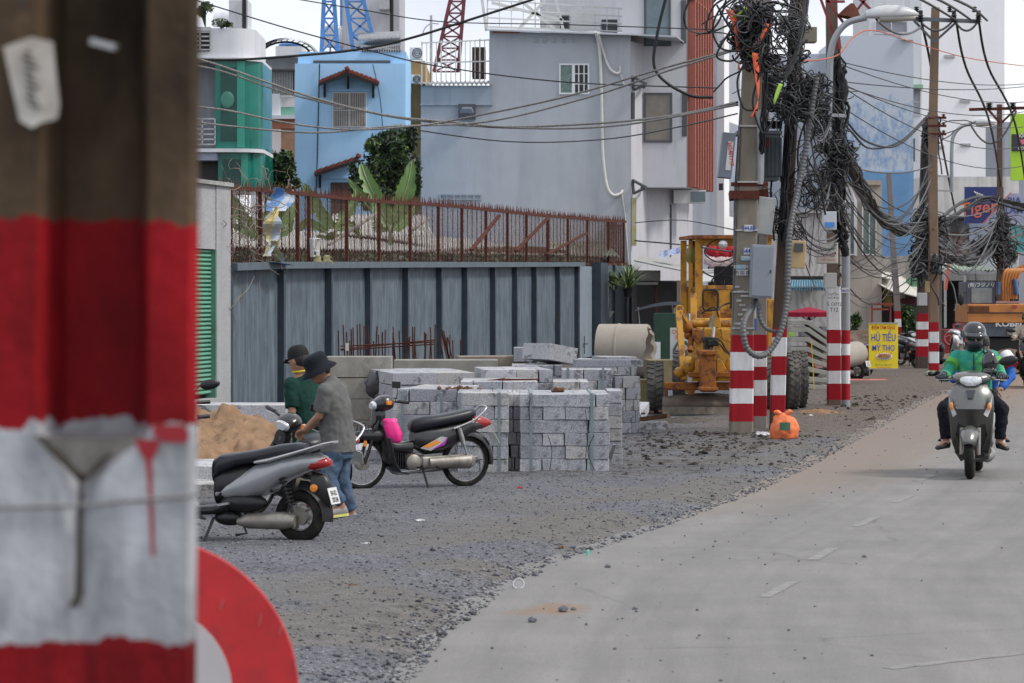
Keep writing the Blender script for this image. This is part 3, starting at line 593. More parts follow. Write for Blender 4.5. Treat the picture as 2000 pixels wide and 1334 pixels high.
def window(parent, x0, y0, x1, y1, d, frm, glass, nv=1, nh=0, fr=3, depth=.08, proud=.05, bars=0, barm=None, curtain=None):
    w = MB(); k = pxs(d); f = fr
    pbox(w, x0, y0, x0+f, y1, d-proud, depth); pbox(w, x1-f, y0, x1, y1, d-proud, depth); pbox(w, x0+f, y0, x1-f, y0+f, d-proud, depth); pbox(w, x0+f, y1-f, x1-f, y1, d-proud, depth)
    for i in range(1, nv+1): xx = x0+(x1-x0)*i/(nv+1); pbox(w, xx-f*.35, y0+f, xx+f*.35, y1-f, d-proud+.01, depth-.02)
    for i in range(1, nh+1): yy = y0+(y1-y0)*i/(nh+1); pbox(w, x0+f, yy-f*.25, x1-f, yy+f*.25, d-proud+.014, depth-.028)
    o = w.build('window', frm, parent); g = MB(); pbox(g, x0+f*.8, y0+f*.8, x1-f*.8, y1-f*.8, d-proud+.04, .02); g.build('pane', glass, o)
    if bars:
        b = MB()
        for i in range(bars): xx = x0+f+(x1-x0-2*f)*(i+.5)/bars; b.bar(P(xx, y0, d-proud-.05), P(xx, y1, d-proud-.05), k*1.1)
        for yy in (y0+(y1-y0)*.45, y0+(y1-y0)*.52): b.bar(P(x0, yy, d-proud-.07), P(x1, yy, d-proud-.07), k*1.1)
        b.build('window_bars', barm or K['white'], o)
    return o
whitef = mat('white_frame', (.68,.69,.7), .5, var=.06); darkf = mat('dark_frame', (.06,.065,.075), .45, var=.1)
curt = mat('green_flower_curtain', (.12,.19,.17), .3, var=.35, scale=5, dirt=(.4,.45,.42), dpos=(.58,.62), dscale=7)
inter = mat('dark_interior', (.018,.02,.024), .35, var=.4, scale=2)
window(gh, 1092, 124, 1120, 184, GD, whitef, curt, 0, 0, 3)
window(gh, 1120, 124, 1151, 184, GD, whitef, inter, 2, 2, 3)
for x in (1046, 1064, 1082, 1101, 1121, 1163): mb = MB(); pbox(mb, x-3, 75, x+3, 83, GD-.05, .05); mb.build('wall_vent', wall_mat('vent_grey',(.33,.35,.38)), gh)
mb = MB(); pbox(mb, 895, 203, 929, 232, GD-.28, .28); v = mb.build('exhaust_vent', darkf, gh)
mb = MB(); mb.prism([P(899,221,GD-.3), P(925,221,GD-.3), P(921,212,GD-.5), P(903,212,GD-.5)], (0,0,.05)); mb.build('vent_flap', mat('vent_flap',(.3,.32,.36),.5), v)
mb = MB(); pbox(mb, 858, 379, 940, 382, GD-.06, .06); pbox(mb, 858, 389, 940, 391, GD-.06, .06)
for i in range(7): pbox(mb, 858+i*13.3, 382, 861+i*13.3, 389, GD-.055, .055)
mb.build('vent_row', wall_mat('vent_row_grey',(.33,.36,.4)), gh)
pipe = mat('white_pipe_wrap', (.56,.56,.53), .6, var=.12)
mb = MB(); mb.tube(spline([P(1163,62,GD-.5), P(1170,90,GD-.15), P(1174,160,GD-.1), P(1176,260,GD-.1), P(1178,310,GD-.1), P(1185,362,GD-.1), P(1197,381,GD-.1), P(1212,378,GD-.06), P(1215,372,GD)], 5), .055, 8); mb.build('drain_hose', pipe, gh, smooth=60)
mb = MB(); mb.tube(spline([P(1168,64,GD-.4), P(1178,100,GD-.1), P(1190,132,GD-.1), P(1203,143,GD-.1), P(1211,140,GD), P(1210,130,GD)], 5), .045, 8); mb.build('drain_hose', pipe, gh, smooth=60)
mb = MB(); mb.tube([P(1212,145,GD-.04), P(1220,168,GD-.04)], .025, 6); mb.tube([P(1215,380,GD-.04), P(1221,420,GD-.04), P(1228,520,GD-.04)], .025, 6); mb.build('drain_line', pipe, gh)
# street side: set-back upper floor, bay and louvres
lw = wall_mat('pale_lilac_render', (.50,.50,.53), var=.05, dirt=(.35,.35,.38))
bd = GD+1.2; mb = MB(); xB0, xB1 = P(1262,0,bd).x, P(1341,0,bd).x
U = W.u; st = 5.5
zbay = zpx(366, bd)
pts = [Vector((P(1215,0,bd).x, bd, zbay)), Vector((xB1, bd, zbay)), Vector((xB1+U.x*st, bd+U.y*st, zbay)), Vector((P(1215,0,bd).x+U.x*st, bd+U.y*st, zbay))]
mb.prism(pts, (0,0,8.5)); mb.build('bay', lw, gh)
mb = MB(); x0 = P(1233,0,GD+.4).x; mb.prism([Vector((x0-.3,GD+.6,0)), Vector((P(1318,0,GD+3).x,GD+3.1,0)), Vector((P(1318,0,GD+3).x+U.x*9,GD+12,0)), Vector((x0-.3,GD+12,0))], (0,0,zbay+.003)); mb.build('street_wall', lw, gh)
mb = MB(); a = P(1233,0,GD+.3); mb.prism([Vector((a.x-.02,GD+.1,0)), Vector((P(1262,0,GD+2).x,bd+.4,0)), Vector((P(1262,0,GD+2).x,bd+1,0)), Vector((a.x-.02,bd+1,0))], (0,0,zpx(80,GD))); mb.build('stair_wall', lw, gh)
gl1 = mat('blue_grey_glass', (.10,.15,.17), .12, var=.2, spec=.7); gl2 = mat('blind_glass', (.17,.15,.125), .2, var=.2, spec=.6)
window(gh, 1258, -20, 1310, 90, bd, darkf, gl1, 0, 0, 4); window(gh, 1257, 181, 1313, 278, bd, darkf, gl2, 0, 0, 4)
pass
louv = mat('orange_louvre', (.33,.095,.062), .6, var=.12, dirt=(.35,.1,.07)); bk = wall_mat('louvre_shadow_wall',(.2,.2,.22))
FB = Frame(xB1, bd, U.x, U.y)
for i in range(8):
    mb = MB(); t0 = .15+i*.68; z0 = zbay+.02; fbox(mb, FB, t0, t0+.2, .02, .28, z0, zbay+7.5); mb.build('louvre_blade', louv, gh)
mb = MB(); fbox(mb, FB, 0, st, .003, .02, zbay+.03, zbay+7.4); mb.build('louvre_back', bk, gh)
for z in (zpx(185,bd), zpx(0,bd)): mb = MB(); fbox(mb, FB, .02, 5.4, .05, .24, z, z+.08); mb.build('louvre_rail', louv, gh)
mb = MB(); pbox(mb, 1330, 0, 1340, 84, bd-.04, .04); pbox(mb, 1332, 182, 1341, 266, bd-.04, .04); mb.build('dark_slot', darkf, gh)
# ground floor street openings and steel awning brackets
window(gh, 1292, 400, 1312, 500, GD+2.9, darkf, gl1, 0, 0, 3)
brk = mat('grey_bracket', (.10,.105,.11), .6, .3)
for y in (150, 352):
    mb = MB(); a = [P(1236,y,GD+.2), P(1262,y+14,GD-.6), P(1238,y+26,GD+.2)]
    mb.bar(a[0], a[1], .08); mb.bar(a[2], a[1], .07); mb.bar(a[0], a[2], .08); mb.bar(a[0]+Vector((0,1.5,0)), a[1]+Vector((0,1.5,0)), .08); mb.bar(a[1], a[1]+Vector((0,1.5,0)), .06); mb.build('awning_bracket', brk, gh)
for (x0,y0,x1,y1) in [(1233,180,1240,236)]: mb = MB(); pbox(mb, x0, y0, x1, y1, GD-.02+.1, .05); mb.build('side_window', darkf, gh)
mb = MB(); pbox(mb, 1234, 386, 1243, 480, GD+.05, .08); mb.build('yellow_stain_panel', mat('yellow_stained_wall',(.42,.40,.16),.9,var=.3,scale=1.5,dirt=(.42,.42,.42),dpos=(.4,.7)), gh)
# roof terrace of the grey house: white railing and cage, satellite dish, steel gantry, mast
wr = mat('white_rail_paint', (.60,.60,.57), .6, var=.1, dirt=(.35,.25,.15), dpos=(.62,.8), dscale=8)
def railing(name, label, x0, x1, yt0, yt1, yb0, yb1, d, nb, nr=3, th=.045, cat_='railing', depth=0):
    r = top(name, label, cat_, P((x0+x1)/2, max(yb0, yb1), d)); mb = MB()
    for i in range(nb+1):
        u = i/nb; mb.bar(P(x0+(x1-x0)*u, yt0+(yt1-yt0)*u-(3 if i % 4 == 0 else 0), d+depth*u), P(x0+(x1-x0)*u, yb0+(yb1-yb0)*u, d+depth*u), th if i % 4 == 0 else th*.6)
    mb.build('bars', wr, r)
    for k in range(nr+1):
        v = k/nr; mb = MB(); mb.bar(P(x0, yt0+(yb0-yt0)*v, d-.02), P(x1, yt1+(yb1-yt1)*v, d-.02+depth), th*.9); mb.build('rail', wr, r)
    return r
railing('roof_railing', 'tall white barred railing on the grey house terrace left of its gable', 824, 956, 84, 78, 162, 161, GD+.3, 14, 2)
mb = MB(); pbox(mb, 922, 92, 948, 150, GD+2, 1.2); tag(mb.build('wooden_cabinet', mat('brown_cabinet',(.09,.055,.04),.7,var=.3)), 'dark brown cabinet standing behind the white terrace railing', 'cabinet')
railing('roof_railing', 'long white railing on the pale metal roof of the grey house', 952, 1232, 0, 18, 52, 62, GD+3, 12, 3, .05)
mb = MB()
for i in range(16): mb.bar(P(1115,20+i*2.7,GD+2.6), P(1160,19+i*2.7,GD+2.6), .035)
tag(mb.build('louvred_screen', wr), 'white slatted ventilation screen on the metal roof', 'screen')
mb = MB(); pbox(mb, 1175, 38, 1206, 66, GD+4, 1.5); tag(mb.build('roof_hatch', darkf), 'dark roof opening at the right end of the terrace railing', 'hatch')
mb = MB(); mb.loft([[P(x, y+math.sin(a)*30, GD+6+math.cos(a)*1.3) for a in [j*6.283/16 for j in range(16)]] for x, y in ((960,8),(1050,14),(1110,22))]); 
gan = top('red_lattice_mast', 'dark red steel lattice mast rising left of the terrace railing', 'mast', P(880,160,GD+8)); rm = mat('dark_red_steel',(.16,.03,.04),.6,var=.25)
def lattice(root, b0, b1, t0, t1, d, m, n=8, th=.09, dd=1.2):
    L0 = [Vector(P(*b0,d)), Vector(P(*b1,d)), Vector(P(*b1,d+dd)), Vector(P(*b0,d+dd))]; T0 = [Vector(P(*t0,d)), Vector(P(*t1,d)), Vector(P(*t1,d+dd)), Vector(P(*t0,d+dd))]
    for a, b in zip(L0, T0): q = MB(); q.bar(a, b, th); q.build('mast_leg', m, root)
    q = MB()
    for i in range(n):
        u, v = i/n, (i+1)/n
        for k in range(4):
            a0, b0_, a1, b1_ = L0[k].lerp(T0[k], u), L0[(k+1) % 4].lerp(T0[(k+1) % 4], u), L0[k].lerp(T0[k], v), L0[(k+1) % 4].lerp(T0[(k+1) % 4], v)
            q.bar(a0, b1_, th*.45); q.bar(b0_, a1, th*.45) if i % 2 else None; q.bar(a0, b0_, th*.45)
    q.build('lattice_bracing', m, root)
lattice(gan, (848,140), (895,140), (884,-20), (908,-20), GD+8, rm, 7, .13)
gan2 = top('lattice_gantry', 'pale steel gantry truss lying above the metal roof of the grey house', 'gantry', P(1050,60,GD+5))
for a, b in [((1010,-5),(1085,58)),((1070,-5),(1010,60)),((940,-10),(950,60)),((1085,-5),(1100,58)),((960,5),(1100,40))]:
    mb = MB(); mb.bar(P(*a,GD+4.5), P(*b,GD+4.5), .1); mb.build('strut', wr, gan2)
mb = MB(); mb.tube([P(842,210,GD+3), P(842,30,GD+3)], .05, 6); mb.tube(spline([P(824,70,GD+3),P(830,55,GD+3),P(842,46,GD+3),P(857,47,GD+3)],5), .02, 5); tag(mb.build('aerial_mast', K['steel']), 'thin metal aerial mast with a hook beside the white terrace railing', 'aerial')
# tall house behind the grey gable
th_ = top('tall_house', 'tall lilac grey house rising behind the metal roof', 'house', P(1170,0,GD+16))
mb = MB(); a, b = P(1058,-40,GD+14), P(1262,-40,GD+14); mb.box(((a.x+b.x)/2, GD+17, 9), (b.x-a.x, 6, 18)); mb.build('wall', lw, th_)
window(th_, 1091, 30, 1112, 60, GD+14, darkf, inter, 0, 1, 3)
# ---- white neighbour right of louvres
nb_ = top('white_house', 'white rendered house right of the orange louvres with tall windows', 'house', P(1405,0,104)); nd = 104; wm = wall_mat('white_render',(.80,.80,.81),var=.04,dirt=(.5,.5,.5),dpos=(.6,.9))
mb = MB(); x0, x1 = P(1240,0,nd).x, P(1400,0,nd).x; mb.prism([Vector((x0,nd,0)),Vector((x1,nd,0)),Vector((x1+1.2,nd+6,0)),Vector((x0,nd+6,0))], (0,0,11.5)); mb.build('wall', wall_mat('blue_white_render',(.50,.53,.60)), nb_)
mb = MB(); F2 = Frame(x1+.02, nd, 1.4, 6); fbox(mb, F2, 0, 6.5, -.5, .25, 0, 12); mb.build('street_wall', wm, nb_)
for y0, y1 in ((80,195),(235,420)): 
    mb = MB(); fbox(mb, F2, 1.2, 3.8, .2, .27, zpx(y1,nd), zpx(y0,nd)); mb.build('window', mat('grey_window_glass',(.3,.31,.34),.2,var=.1,spec=.6), nb_)
mb = MB(); pbox(mb, 1316, 371, 1379, 397, nd-5, .6); tag(mb.build('balcony_rail', whitef), 'white glazed parapet strip hanging under the upper bay', 'balcony')
mb = MB(); pbox(mb, 1350, 374, 1378, 394, nd-5.04, .04); tag(mb.build('glass_strip', gl1), 'small dark glass strip in the white parapet under the bay', 'window')
# ================================================================ houses and greenery behind the fence
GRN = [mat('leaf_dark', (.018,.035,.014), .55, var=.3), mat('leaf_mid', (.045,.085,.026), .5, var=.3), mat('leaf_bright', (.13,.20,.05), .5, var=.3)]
bark = mat('bark', (.10,.08,.06), .95, var=.4, scale=12, bump=.5)
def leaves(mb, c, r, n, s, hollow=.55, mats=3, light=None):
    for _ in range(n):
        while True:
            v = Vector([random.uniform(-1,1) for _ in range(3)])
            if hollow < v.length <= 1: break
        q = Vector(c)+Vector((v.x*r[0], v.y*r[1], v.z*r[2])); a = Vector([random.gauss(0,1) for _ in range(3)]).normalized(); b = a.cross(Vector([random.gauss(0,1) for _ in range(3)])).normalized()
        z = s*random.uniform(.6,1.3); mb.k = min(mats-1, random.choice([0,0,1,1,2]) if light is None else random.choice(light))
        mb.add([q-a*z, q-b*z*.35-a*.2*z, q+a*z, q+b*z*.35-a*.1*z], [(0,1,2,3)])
def tree(name, label, cat_, base, blobs, leaf, dens, trunk_r, group=None, light=None):
    t = top(name, label, cat_, base, 0, group); mb = MB(); b = Vector(base)
    for c, r in blobs:
        vol = r[0]*r[2]; k = max(3, int(vol*14)); nn = int(dens*vol)
        for _ in range(k):       # clumps
            a = random.uniform(0, 6.28); h = random.uniform(-1, 1); q = (1-h*h)**.5; cc = Vector(c)+Vector((r[0]*.72*q*math.cos(a), r[1]*.72*q*math.sin(a), r[2]*.78*h)); f = random.uniform(.28,.5)
            leaves(mb, cc, (r[0]*f, r[1]*f, r[2]*f), nn//k, leaf, .3, light=light)
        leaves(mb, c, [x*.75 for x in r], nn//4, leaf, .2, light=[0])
    mb.build('crown', GRN, t); mb = MB(); m0 = Vector(blobs[0][0])
    mb.tube([b, b.lerp(m0, .5)+Vector((.1,0,0)), m0], [trunk_r, trunk_r*.8, trunk_r*.4], 8)
    for c, r in blobs:
        for _ in range(3): e = Vector(c)+Vector((random.uniform(-.6,.6)*r[0], 0, random.uniform(-.2,.7)*r[2])); mb.tube([b.lerp(m0,.6), m0.lerp(e,.5), e], [trunk_r*.5, trunk_r*.3, .015], 5)
    mb.build('trunk', bark, t, smooth=60); return t
def blob(px, py, d, rx, rz, ry=None): k = pxs(d); return (P(px,py,d), (rx*k, (ry or rx)*k, rz*k))
# ---- blue house
BD = 92.; bh = top('blue_house', 'sky blue house with barred window under a small tiled canopy', 'house', (P(690,0,BD).x, BD+3, 0))
blue = wall_mat('sky_blue_render', (.36,.60,.85), var=.05, dirt=(.31,.52,.74), dpos=(.45,.75), dscale=.8)
mb = MB(); pbox(mb, 582, 101, 793, 730, BD, 8); mb.build('wall', blue, bh)
mb = MB(); pbox(mb, 576, 124, 791, 730, BD-.25, .25); mb.build('front_wall', blue, bh)
mb = MB(); pbox(mb, 612, 118, 762, 123, BD-.06, .06); mb.build('dark_slot', darkf, bh)
brw = mat('brown_curtain_glass', (.085,.06,.05), .3, var=.4, scale=9)
window(bh, 649, 180, 716, 249, BD-.25, whitef, brw, 1, 0, 2, bars=18)
tile = mat('red_roof_tile', (.17,.045,.035), .8, var=.35, scale=6, dirt=(.09,.03,.025), dscale=5); tim = mat('dark_timber', (.03,.025,.025), .7)
def canopy(apex, l, r, d, name='window_canopy'):
    f = d-.95; o = MB()
    for a, b in ((apex, l), (apex, r)):
        if b is None: continue
        n = 7
        for i in range(n):
            p, q = Vector(P(*a,f)).lerp(P(*b,f), i/n), Vector(P(*a,f)).lerp(P(*b,f), (i+1)/n); p2, q2 = p+Vector((0,.95,.08)), q+Vector((0,.95,.08)); up = Vector((0,0,.035))
            o.add([p+up*2.2, q+up, q2+up, p2+up*2.2, p-up, q-up, q2-up, p2-up], [(0,1,2,3),(7,6,5,4),(0,4,5,1),(1,5,6,2),(3,2,6,7)])
    o.rblob(P(*apex,f)+Vector((0,0,.06)), (.09,.09,.08)); o = o.build(name, tile, bh)
    m = MB()
    for a, b in ((apex, l), (apex, r)):
        if b is None: continue
        m.bar(P(a[0],a[1]+6,f), P(b[0],b[1]+5,f), .08, .09)
    for q in [z for z in (l, r) if z]: x = q[0]+(11 if q is l else -10); m.bar(P(x,q[1],f), P(x,q[1]+28,d-.3), .07); m.bar(P(x,q[1]-1,d-.3), P(x,q[1]+30,d-.3), .07)
    m.bar(P(apex[0]+2,apex[1]+6,f), P(apex[0]+2,apex[1]+34,d-.3), .07); m.build('canopy_bracket', tim, o)
canopy((678,138), (623,160), (739,161), BD)
canopy((700,308), (614,337), None, BD)
mb = MB(); pbox(mb, 641, 175, 720, 177.5, BD-.33, .08); mb.build('sill', blue, bh); mb = MB(); pbox(mb, 642, 346, 690, 349, BD-.33, .08); mb.build('sill', blue, bh)
window(bh, 646, 356, 690, 430, BD-.25, mat('dark_green_frame',(.03,.05,.05),.6), mat('rusty_grille_glass',(.10,.05,.04),.6,var=.5,scale=9), 1, 1, 3)
mb = MB(); mb.tube([P(624,125,BD-.3), P(620,300,BD-.3), P(617,380,BD-.3)], .018, 4); mb.build('wire', K['black'], bh); mb = MB(); mb.tube(spline([P(728,125,BD-.3), P(742,190,BD-.3), P(748,260,BD-.3)]), .012, 4); mb.build('wire', K['black'], bh)
for a, b in ((601, 612),):
    pass
# solar heater, tank, lattice legs and tall building behind
hs = top('solar_water_heater', 'silver solar water heater tank with dark tubes on the blue house roof', 'water heater', P(740,100,BD+1.5))
mb = MB(); a, b = P(700,78,BD+1.5), P(782,74,BD+1.5); mb.tube([a, a.lerp(b,.02), b], [.2,.22,.22], 16); mb.build('tank', K['steel'], hs, smooth=50)
mb = MB()
for i in range(16): mb.tube([P(712+i*4.5,86,BD+1.5), P(708+i*4.8,100,BD-.1)], .025, 6)
mb.build('tubes', K['dark'], hs); mb = MB(); mb.bar(P(702,88,BD+.3), P(784,99,BD), .05); mb.bar(P(706,101,BD+.1), P(784,86,BD+.1), .05); mb.build('stand', K['steel'], hs)
bst = mat('blue_painted_steel', (.07,.22,.50), .5, var=.2)
for x0, x1, t0, t1, lb in ((628,660,634,650,'left'), (690,736,672,702,'right')):
    bt = top('blue_lattice_tower', '%s of the two bright blue lattice tower legs above the blue house' % lb, 'tower', P((x0+x1)/2,100,BD+2), 0, 'blue lattice towers'); lattice(bt, (x0,102), (x1,102), (t0,-30), (t1,-30), BD+2, bst, 4, .13, .8)
bk1 = top('tall_house', 'tall grey house behind the blue lattice towers', 'house', P(725,0,112)); mb = MB(); pbox(mb, 665, -60, 780, 400, 112, 6); mb.build('wall', lw, bk1)
mb = MB(); pbox(mb, 664, -60, 668, 100, 111.9, .1); mb.build('edge_band', bst, bk1)
mb = MB(); mb.tube([P(765,-40,111.7), P(765,70,111.7)], .08, 6); mb.build('pipe', K['dark'], bk1); mb = MB(); pbox(mb, 740, -6, 760, 18, 111, .9); mb.build('air_conditioner', K['steel'], bk1)
wt = top('water_tank', 'steel water tank on a stand seen through the left blue tower', 'water tank', P(650,100,100)); mb = MB(); mb.lathe([(0,0),(.34,0),(.34,.6),(.3,.72),(.1,.8),(0,.8)], P(652,92,100), (0,0,1), 16); mb.build('tank', K['steel'], wt, smooth=40); mb = MB(); mb.bar(P(645,100,100)-Vector((0,0,1)), P(645,92,100), .06); mb.bar(P(659,100,100)-Vector((0,0,1)), P(659,92,100), .06); mb.build('stand', bst, wt)
# yellow house and its condensers
yh_ = top('ochre_house', 'narrow ochre wall between the blue house and the grey house', 'house', P(808,0,BD+5)); mb = MB(); pbox(mb, 786, 119, 830, 700, BD+5, 6); mb.build('wall', wall_mat('ochre_render',(.50,.34,.15),var=.15,dirt=(.35,.22,.1)), yh_)
mb = MB(); mb.tube(spline([P(812,110,BD+4.8), P(798,125,BD+4.8), P(798,175,BD+4.8), P(790,182,BD+4.8), P(778,178,BD+4.8)]), .03, 5); mb.build('pipe', K['steel'], yh_)
def condenser(x0, y0, x1, y1, d, label):
    r = top('condenser_unit', label, 'air conditioner', P((x0+x1)/2, y1, d)); mb = MB(); pbox(mb, x0, y0, x1, y1, d, .35); mb.build('casing', whitef, r, bevel=.015)
    k = pxs(d); c = P(x0+(x1-x0)*.62, (y0+y1)/2, d-.01); mb = MB(); mb.torus(c, (0,1,0), (y1-y0)*k*.38, .015, 20, 5); mb.torus(c, (0,1,0), (y1-y0)*k*.22, .012, 16, 5); mb.bar(c-Vector(((y1-y0)*k*.38,0,0)), c+Vector(((y1-y0)*k*.38,0,0)), .015); mb.build('fan_guard', K['dark'], r)
condenser(800, 92, 824, 116, BD+4.5, 'upper white air conditioner unit on top of the ochre wall'); condenser(802, 146, 821, 163, BD+4.6, 'lower small air conditioner unit fixed on the ochre wall')
# ---- house with green glass bay
GG = 84.; gg = top('glass_bay_house', 'white house with a curved green glass bay and roof terrace at the left', 'house', (P(440,0,GG).x, GG+4, 0)); wgr = wall_mat('white_grey_render', (.60,.61,.64), var=.05)
mb = MB(); pbox(mb, 300, 118, 424, 800, GG+.6, 6); mb.build('wall', wall_mat('grey_render',(.26,.27,.30)), gg)
def curved(mb, x0, x1, y0, y1, d, bulge, n=14):   # rounded-corner volume, right corner rounded
    k = pxs(d); zl, zh = zpx(y1, d), zpx(y0, d); xs_, R_ = P(x1,0,d).x, bulge; pts = [Vector((P(x0,0,d).x, d, zl))]
    for i in range(n+1): a = math.pi/2*i/n; pts.append(Vector((xs_-R_+R_*math.sin(a), d+R_-R_*math.cos(a), zl)))
    pts += [Vector((xs_, d+4, zl)), Vector((P(x0,0,d).x, d+4, zl))]; return mb.prism(pts, (0,0,zh-zl))
mb = MB(); curved(mb, 300, 496, 55, 114, GG-.1, .7); mb.build('terrace_parapet', wgr, gg, smooth=20)
mb = MB(); curved(mb, 300, 508, 112, 118, GG-.25, .8); mb.build('cornice', wgr, gg, smooth=20)
mb = MB(); curved(mb, 300, 512, 290, 297, GG-.35, .8); mb.build('cornice', wgr, gg, smooth=20); mb = MB(); curved(mb, 300, 426, 297, 313, GG-.25, .1); mb.build('floor_slab', wall_mat('lilac_slab',(.30,.33,.42)), gg)
ggl = mat('green_tinted_glass', (.008,.15,.115), .12, var=.3, scale=.9, spec=.35)
ggd = mat('green_dark_glass', (.006,.055,.045), .12, var=.5, scale=1.2, spec=.35)
for i, (y0, y1) in enumerate(((118,290),(297,372))):
    mb = MB(); curved(mb, 420+i*6, 509+i*4, y0+.3, y1, GG-.1, .75); o = mb.build('glass_bay', ggl, gg, smooth=20)
    mb = MB(); pbox(mb, 431+i*4, y0+14, 464+i*8, y1-14, GG-.12, .01); mb.build('room_glass', ggd, o)
    mb = MB(); pbox(mb, 463+i*8, y0+.4, 478+i*6, y1-2, GG-.13, .02); mb.build('mullion', mat('teal_column',(.03,.26,.19),.4,var=.1), o)
mb = MB(); mb.ell(P(444,195,GG-.15), (.2,.03,.25)); mb.build('curtain_bundle', mat('pale_teal_bundle',(.05,.20,.15),.6,var=.3), gg)
mb = MB(); pbox(mb, 447, 0, 484, 56, GG+.5, 1.2); pbox(mb, 445, 55, 486, 58, GG+.4, 1.4); mb.build('stair_tower', wgr, gg); mb = MB(); mb.bar(P(479,56,GG+.4), P(479,-10,GG+.4), .06); mb.bar(P(475,56,GG+.38), P(475,-10,GG+.38), .06); mb.build('downpipe', K['dark'], gg)
def hrail(parent, x0, x1, y0, y1, d, n, m): 
    mb = MB()
    for i in range(n): y = y0+(y1-y0)*i/(n-1); mb.bar(P(x0,y,d), P(x1,y,d), .04)
    for x in (x0, (x0+x1)/2, x1): mb.bar(P(x,y0,d), P(x,y1,d), .04)
    mb.build('balcony_rail', m, parent)
hrail(gg, 370, 411, 54, 97, GG-.3, 6, K['steel']); hrail(gg, 370, 420, 232, 282, GG-.35, 6, K['steel'])
mb = MB(); pbox(mb, 384, 60, 410, 100, GG-.12, .02); mb.build('terrace_opening', K['dark'], gg); mb = MB(); pbox(mb, 388, 314, 426, 352, GG+.55, .04); mb.build('shaded_opening', K['dark'], gg)
def bush(label, blobs, base, leaf, dens, name='shrub', light=None, group=None):
    mb = MB()
    for c, r in blobs: leaves(mb, c, r, dens, leaf, .1, light=light)
    for c, r in blobs:
        for _ in range(5): mb.k = 0; mb.tube([Vector(base), Vector(c)+Vector((random.uniform(-.5,.5)*r[0], 0, random.uniform(0,.5)*r[2]))], [.02, .008], 4)
    return tag(mb.build(name, GRN), label, 'plant', group)
bush('small leafy tree on the roof terrace at the top left corner', [blob(402,14,GG,14,10), blob(392,24,GG,10,9)], P(401,52,GG-.1), .09, 130, 'potted_tree')
bush('low bushy plant on the terrace parapet beside the stair tower', [blob(430,44,GG,18,8), blob(446,48,GG,10,5)], P(432,56,GG-.1), .06, 150)
wt2 = top('water_tank', 'pale grey water tank behind the plants on the left roof terrace', 'water tank', P(432,56,GG+3)); mb = MB(); a, b = P(418,38,GG+3), P(450,38,GG+3); mb.tube([a, b], .24, 16); mb.build('tank', wgr, wt2, smooth=40)
# ---- house behind with arched canopy
AD = 104.; ah = top('canopy_house', 'white house with arched metal roof canopy and slatted balcony between glass bay and blue house', 'house', (P(540,0,AD).x, AD+3, 0))
mb = MB(); pbox(mb, 490, 116, 600, 700, AD+1.2, 5); mb.build('wall', wm, ah); mb = MB(); pbox(mb, 490, 112, 602, 134, AD, 6); mb.build('upper_band', wall_mat('grey_band',(.42,.42,.43)), ah)
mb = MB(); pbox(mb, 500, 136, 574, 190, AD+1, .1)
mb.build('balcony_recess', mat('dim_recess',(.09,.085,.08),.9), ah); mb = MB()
for i in range(20): mb.bar(P(512+i*3.1,137,AD+.9), P(512+i*3.1,192,AD+.9), .03)
mb.build('slat_screen', K['steel'], ah)
mb = MB(); pbox(mb, 498, 191, 548, 232, AD-.1, .2); pbox(mb, 527, 183, 546, 232, AD-.15, .3); mb.build('balcony_parapet', wm, ah)
mb = MB(); pbox(mb, 509, 203, 521, 215, AD-.13, .03); mb.build('vent', K['steel'], ah)
mb = MB(); pbox(mb, 546, 209, 576, 226, AD, .1); mb.build('green_panel', mat('mint_panel',(.22,.48,.36),.6), ah); mb = MB()
for i in range(8): mb.bar(P(547+i*3.6,186,AD-.05), P(547+i*3.6,209,AD-.05), .03)
mb.bar(P(546,188,AD-.05), P(574,188,AD-.05), .04); mb.build('balcony_rail', whitef, ah)
mb = MB(); pbox(mb, 490, 225, 580, 232, AD-.25, .4); mb.build('floor_slab', wgr, ah); mb = MB(); pbox(mb, 505, 232, 578, 251, AD-.05, .4); mb.build('orange_band', mat('orange_render',(.42,.16,.10),.8,var=.1), ah)
mb = MB(); pbox(mb, 549, 252, 580, 320, AD, .3); mb.build('brick_wall', mat('pale_brick',(.34,.20,.13),.9,var=.2,scale=6), ah); mb = MB(); pbox(mb, 514, 292, 532, 309, AD+1.15, .06); mb.build('window', K['glassd'], ah)
mb = MB(); rows = []; k = pxs(AD)
for i in range(15):
    a = math.pi*(.08+.84*i/14); x, z = 558-62*math.cos(a), 118-44*math.sin(a); rows.append([P(x,z,AD-1.5), P(x+6,z+1,AD+3)])
mb.loft(rows, cap=False, closed=False); rows = [[q[0]-Vector((0,0,.05)), q[1]-Vector((0,0,.05))] for q in rows]; mb.loft(rows, cap=False, closed=False); mb.build('arched_canopy', mat('grey_green_canopy',(.22,.25,.24),.6,var=.15), ah, smooth=50)
mb = MB(); mb.tube([P(502,114,AD-1.4)]+[P(558-50*math.cos(a), 112-30*math.sin(a), AD-1.4) for a in [math.pi*(.1+.8*i/12) for i in range(13)]]+[P(600,100,AD-1.4)], .04, 5)
for i in range(12): a = math.pi*(.1+.8*i/12); mb.bar(P(558-50*math.cos(a), 112-30*math.sin(a), AD-1.4), P(558-57*math.cos(a+.1), 114-38*math.sin(a+.1), AD-1.4), .03)
mb.build('canopy_truss', K['dark'], ah); mb = MB(); pbox(mb, 538, 90, 590, 112, AD+4, 2); mb.build('roof_block', wgr, ah); mb = MB(); mb.lathe([(.42,0),(.46,.06),(.3,.14),(0,.15)], P(567,91,AD+4.5), (0,0,1), 14); mb.build('tank_lid', bst, ah)
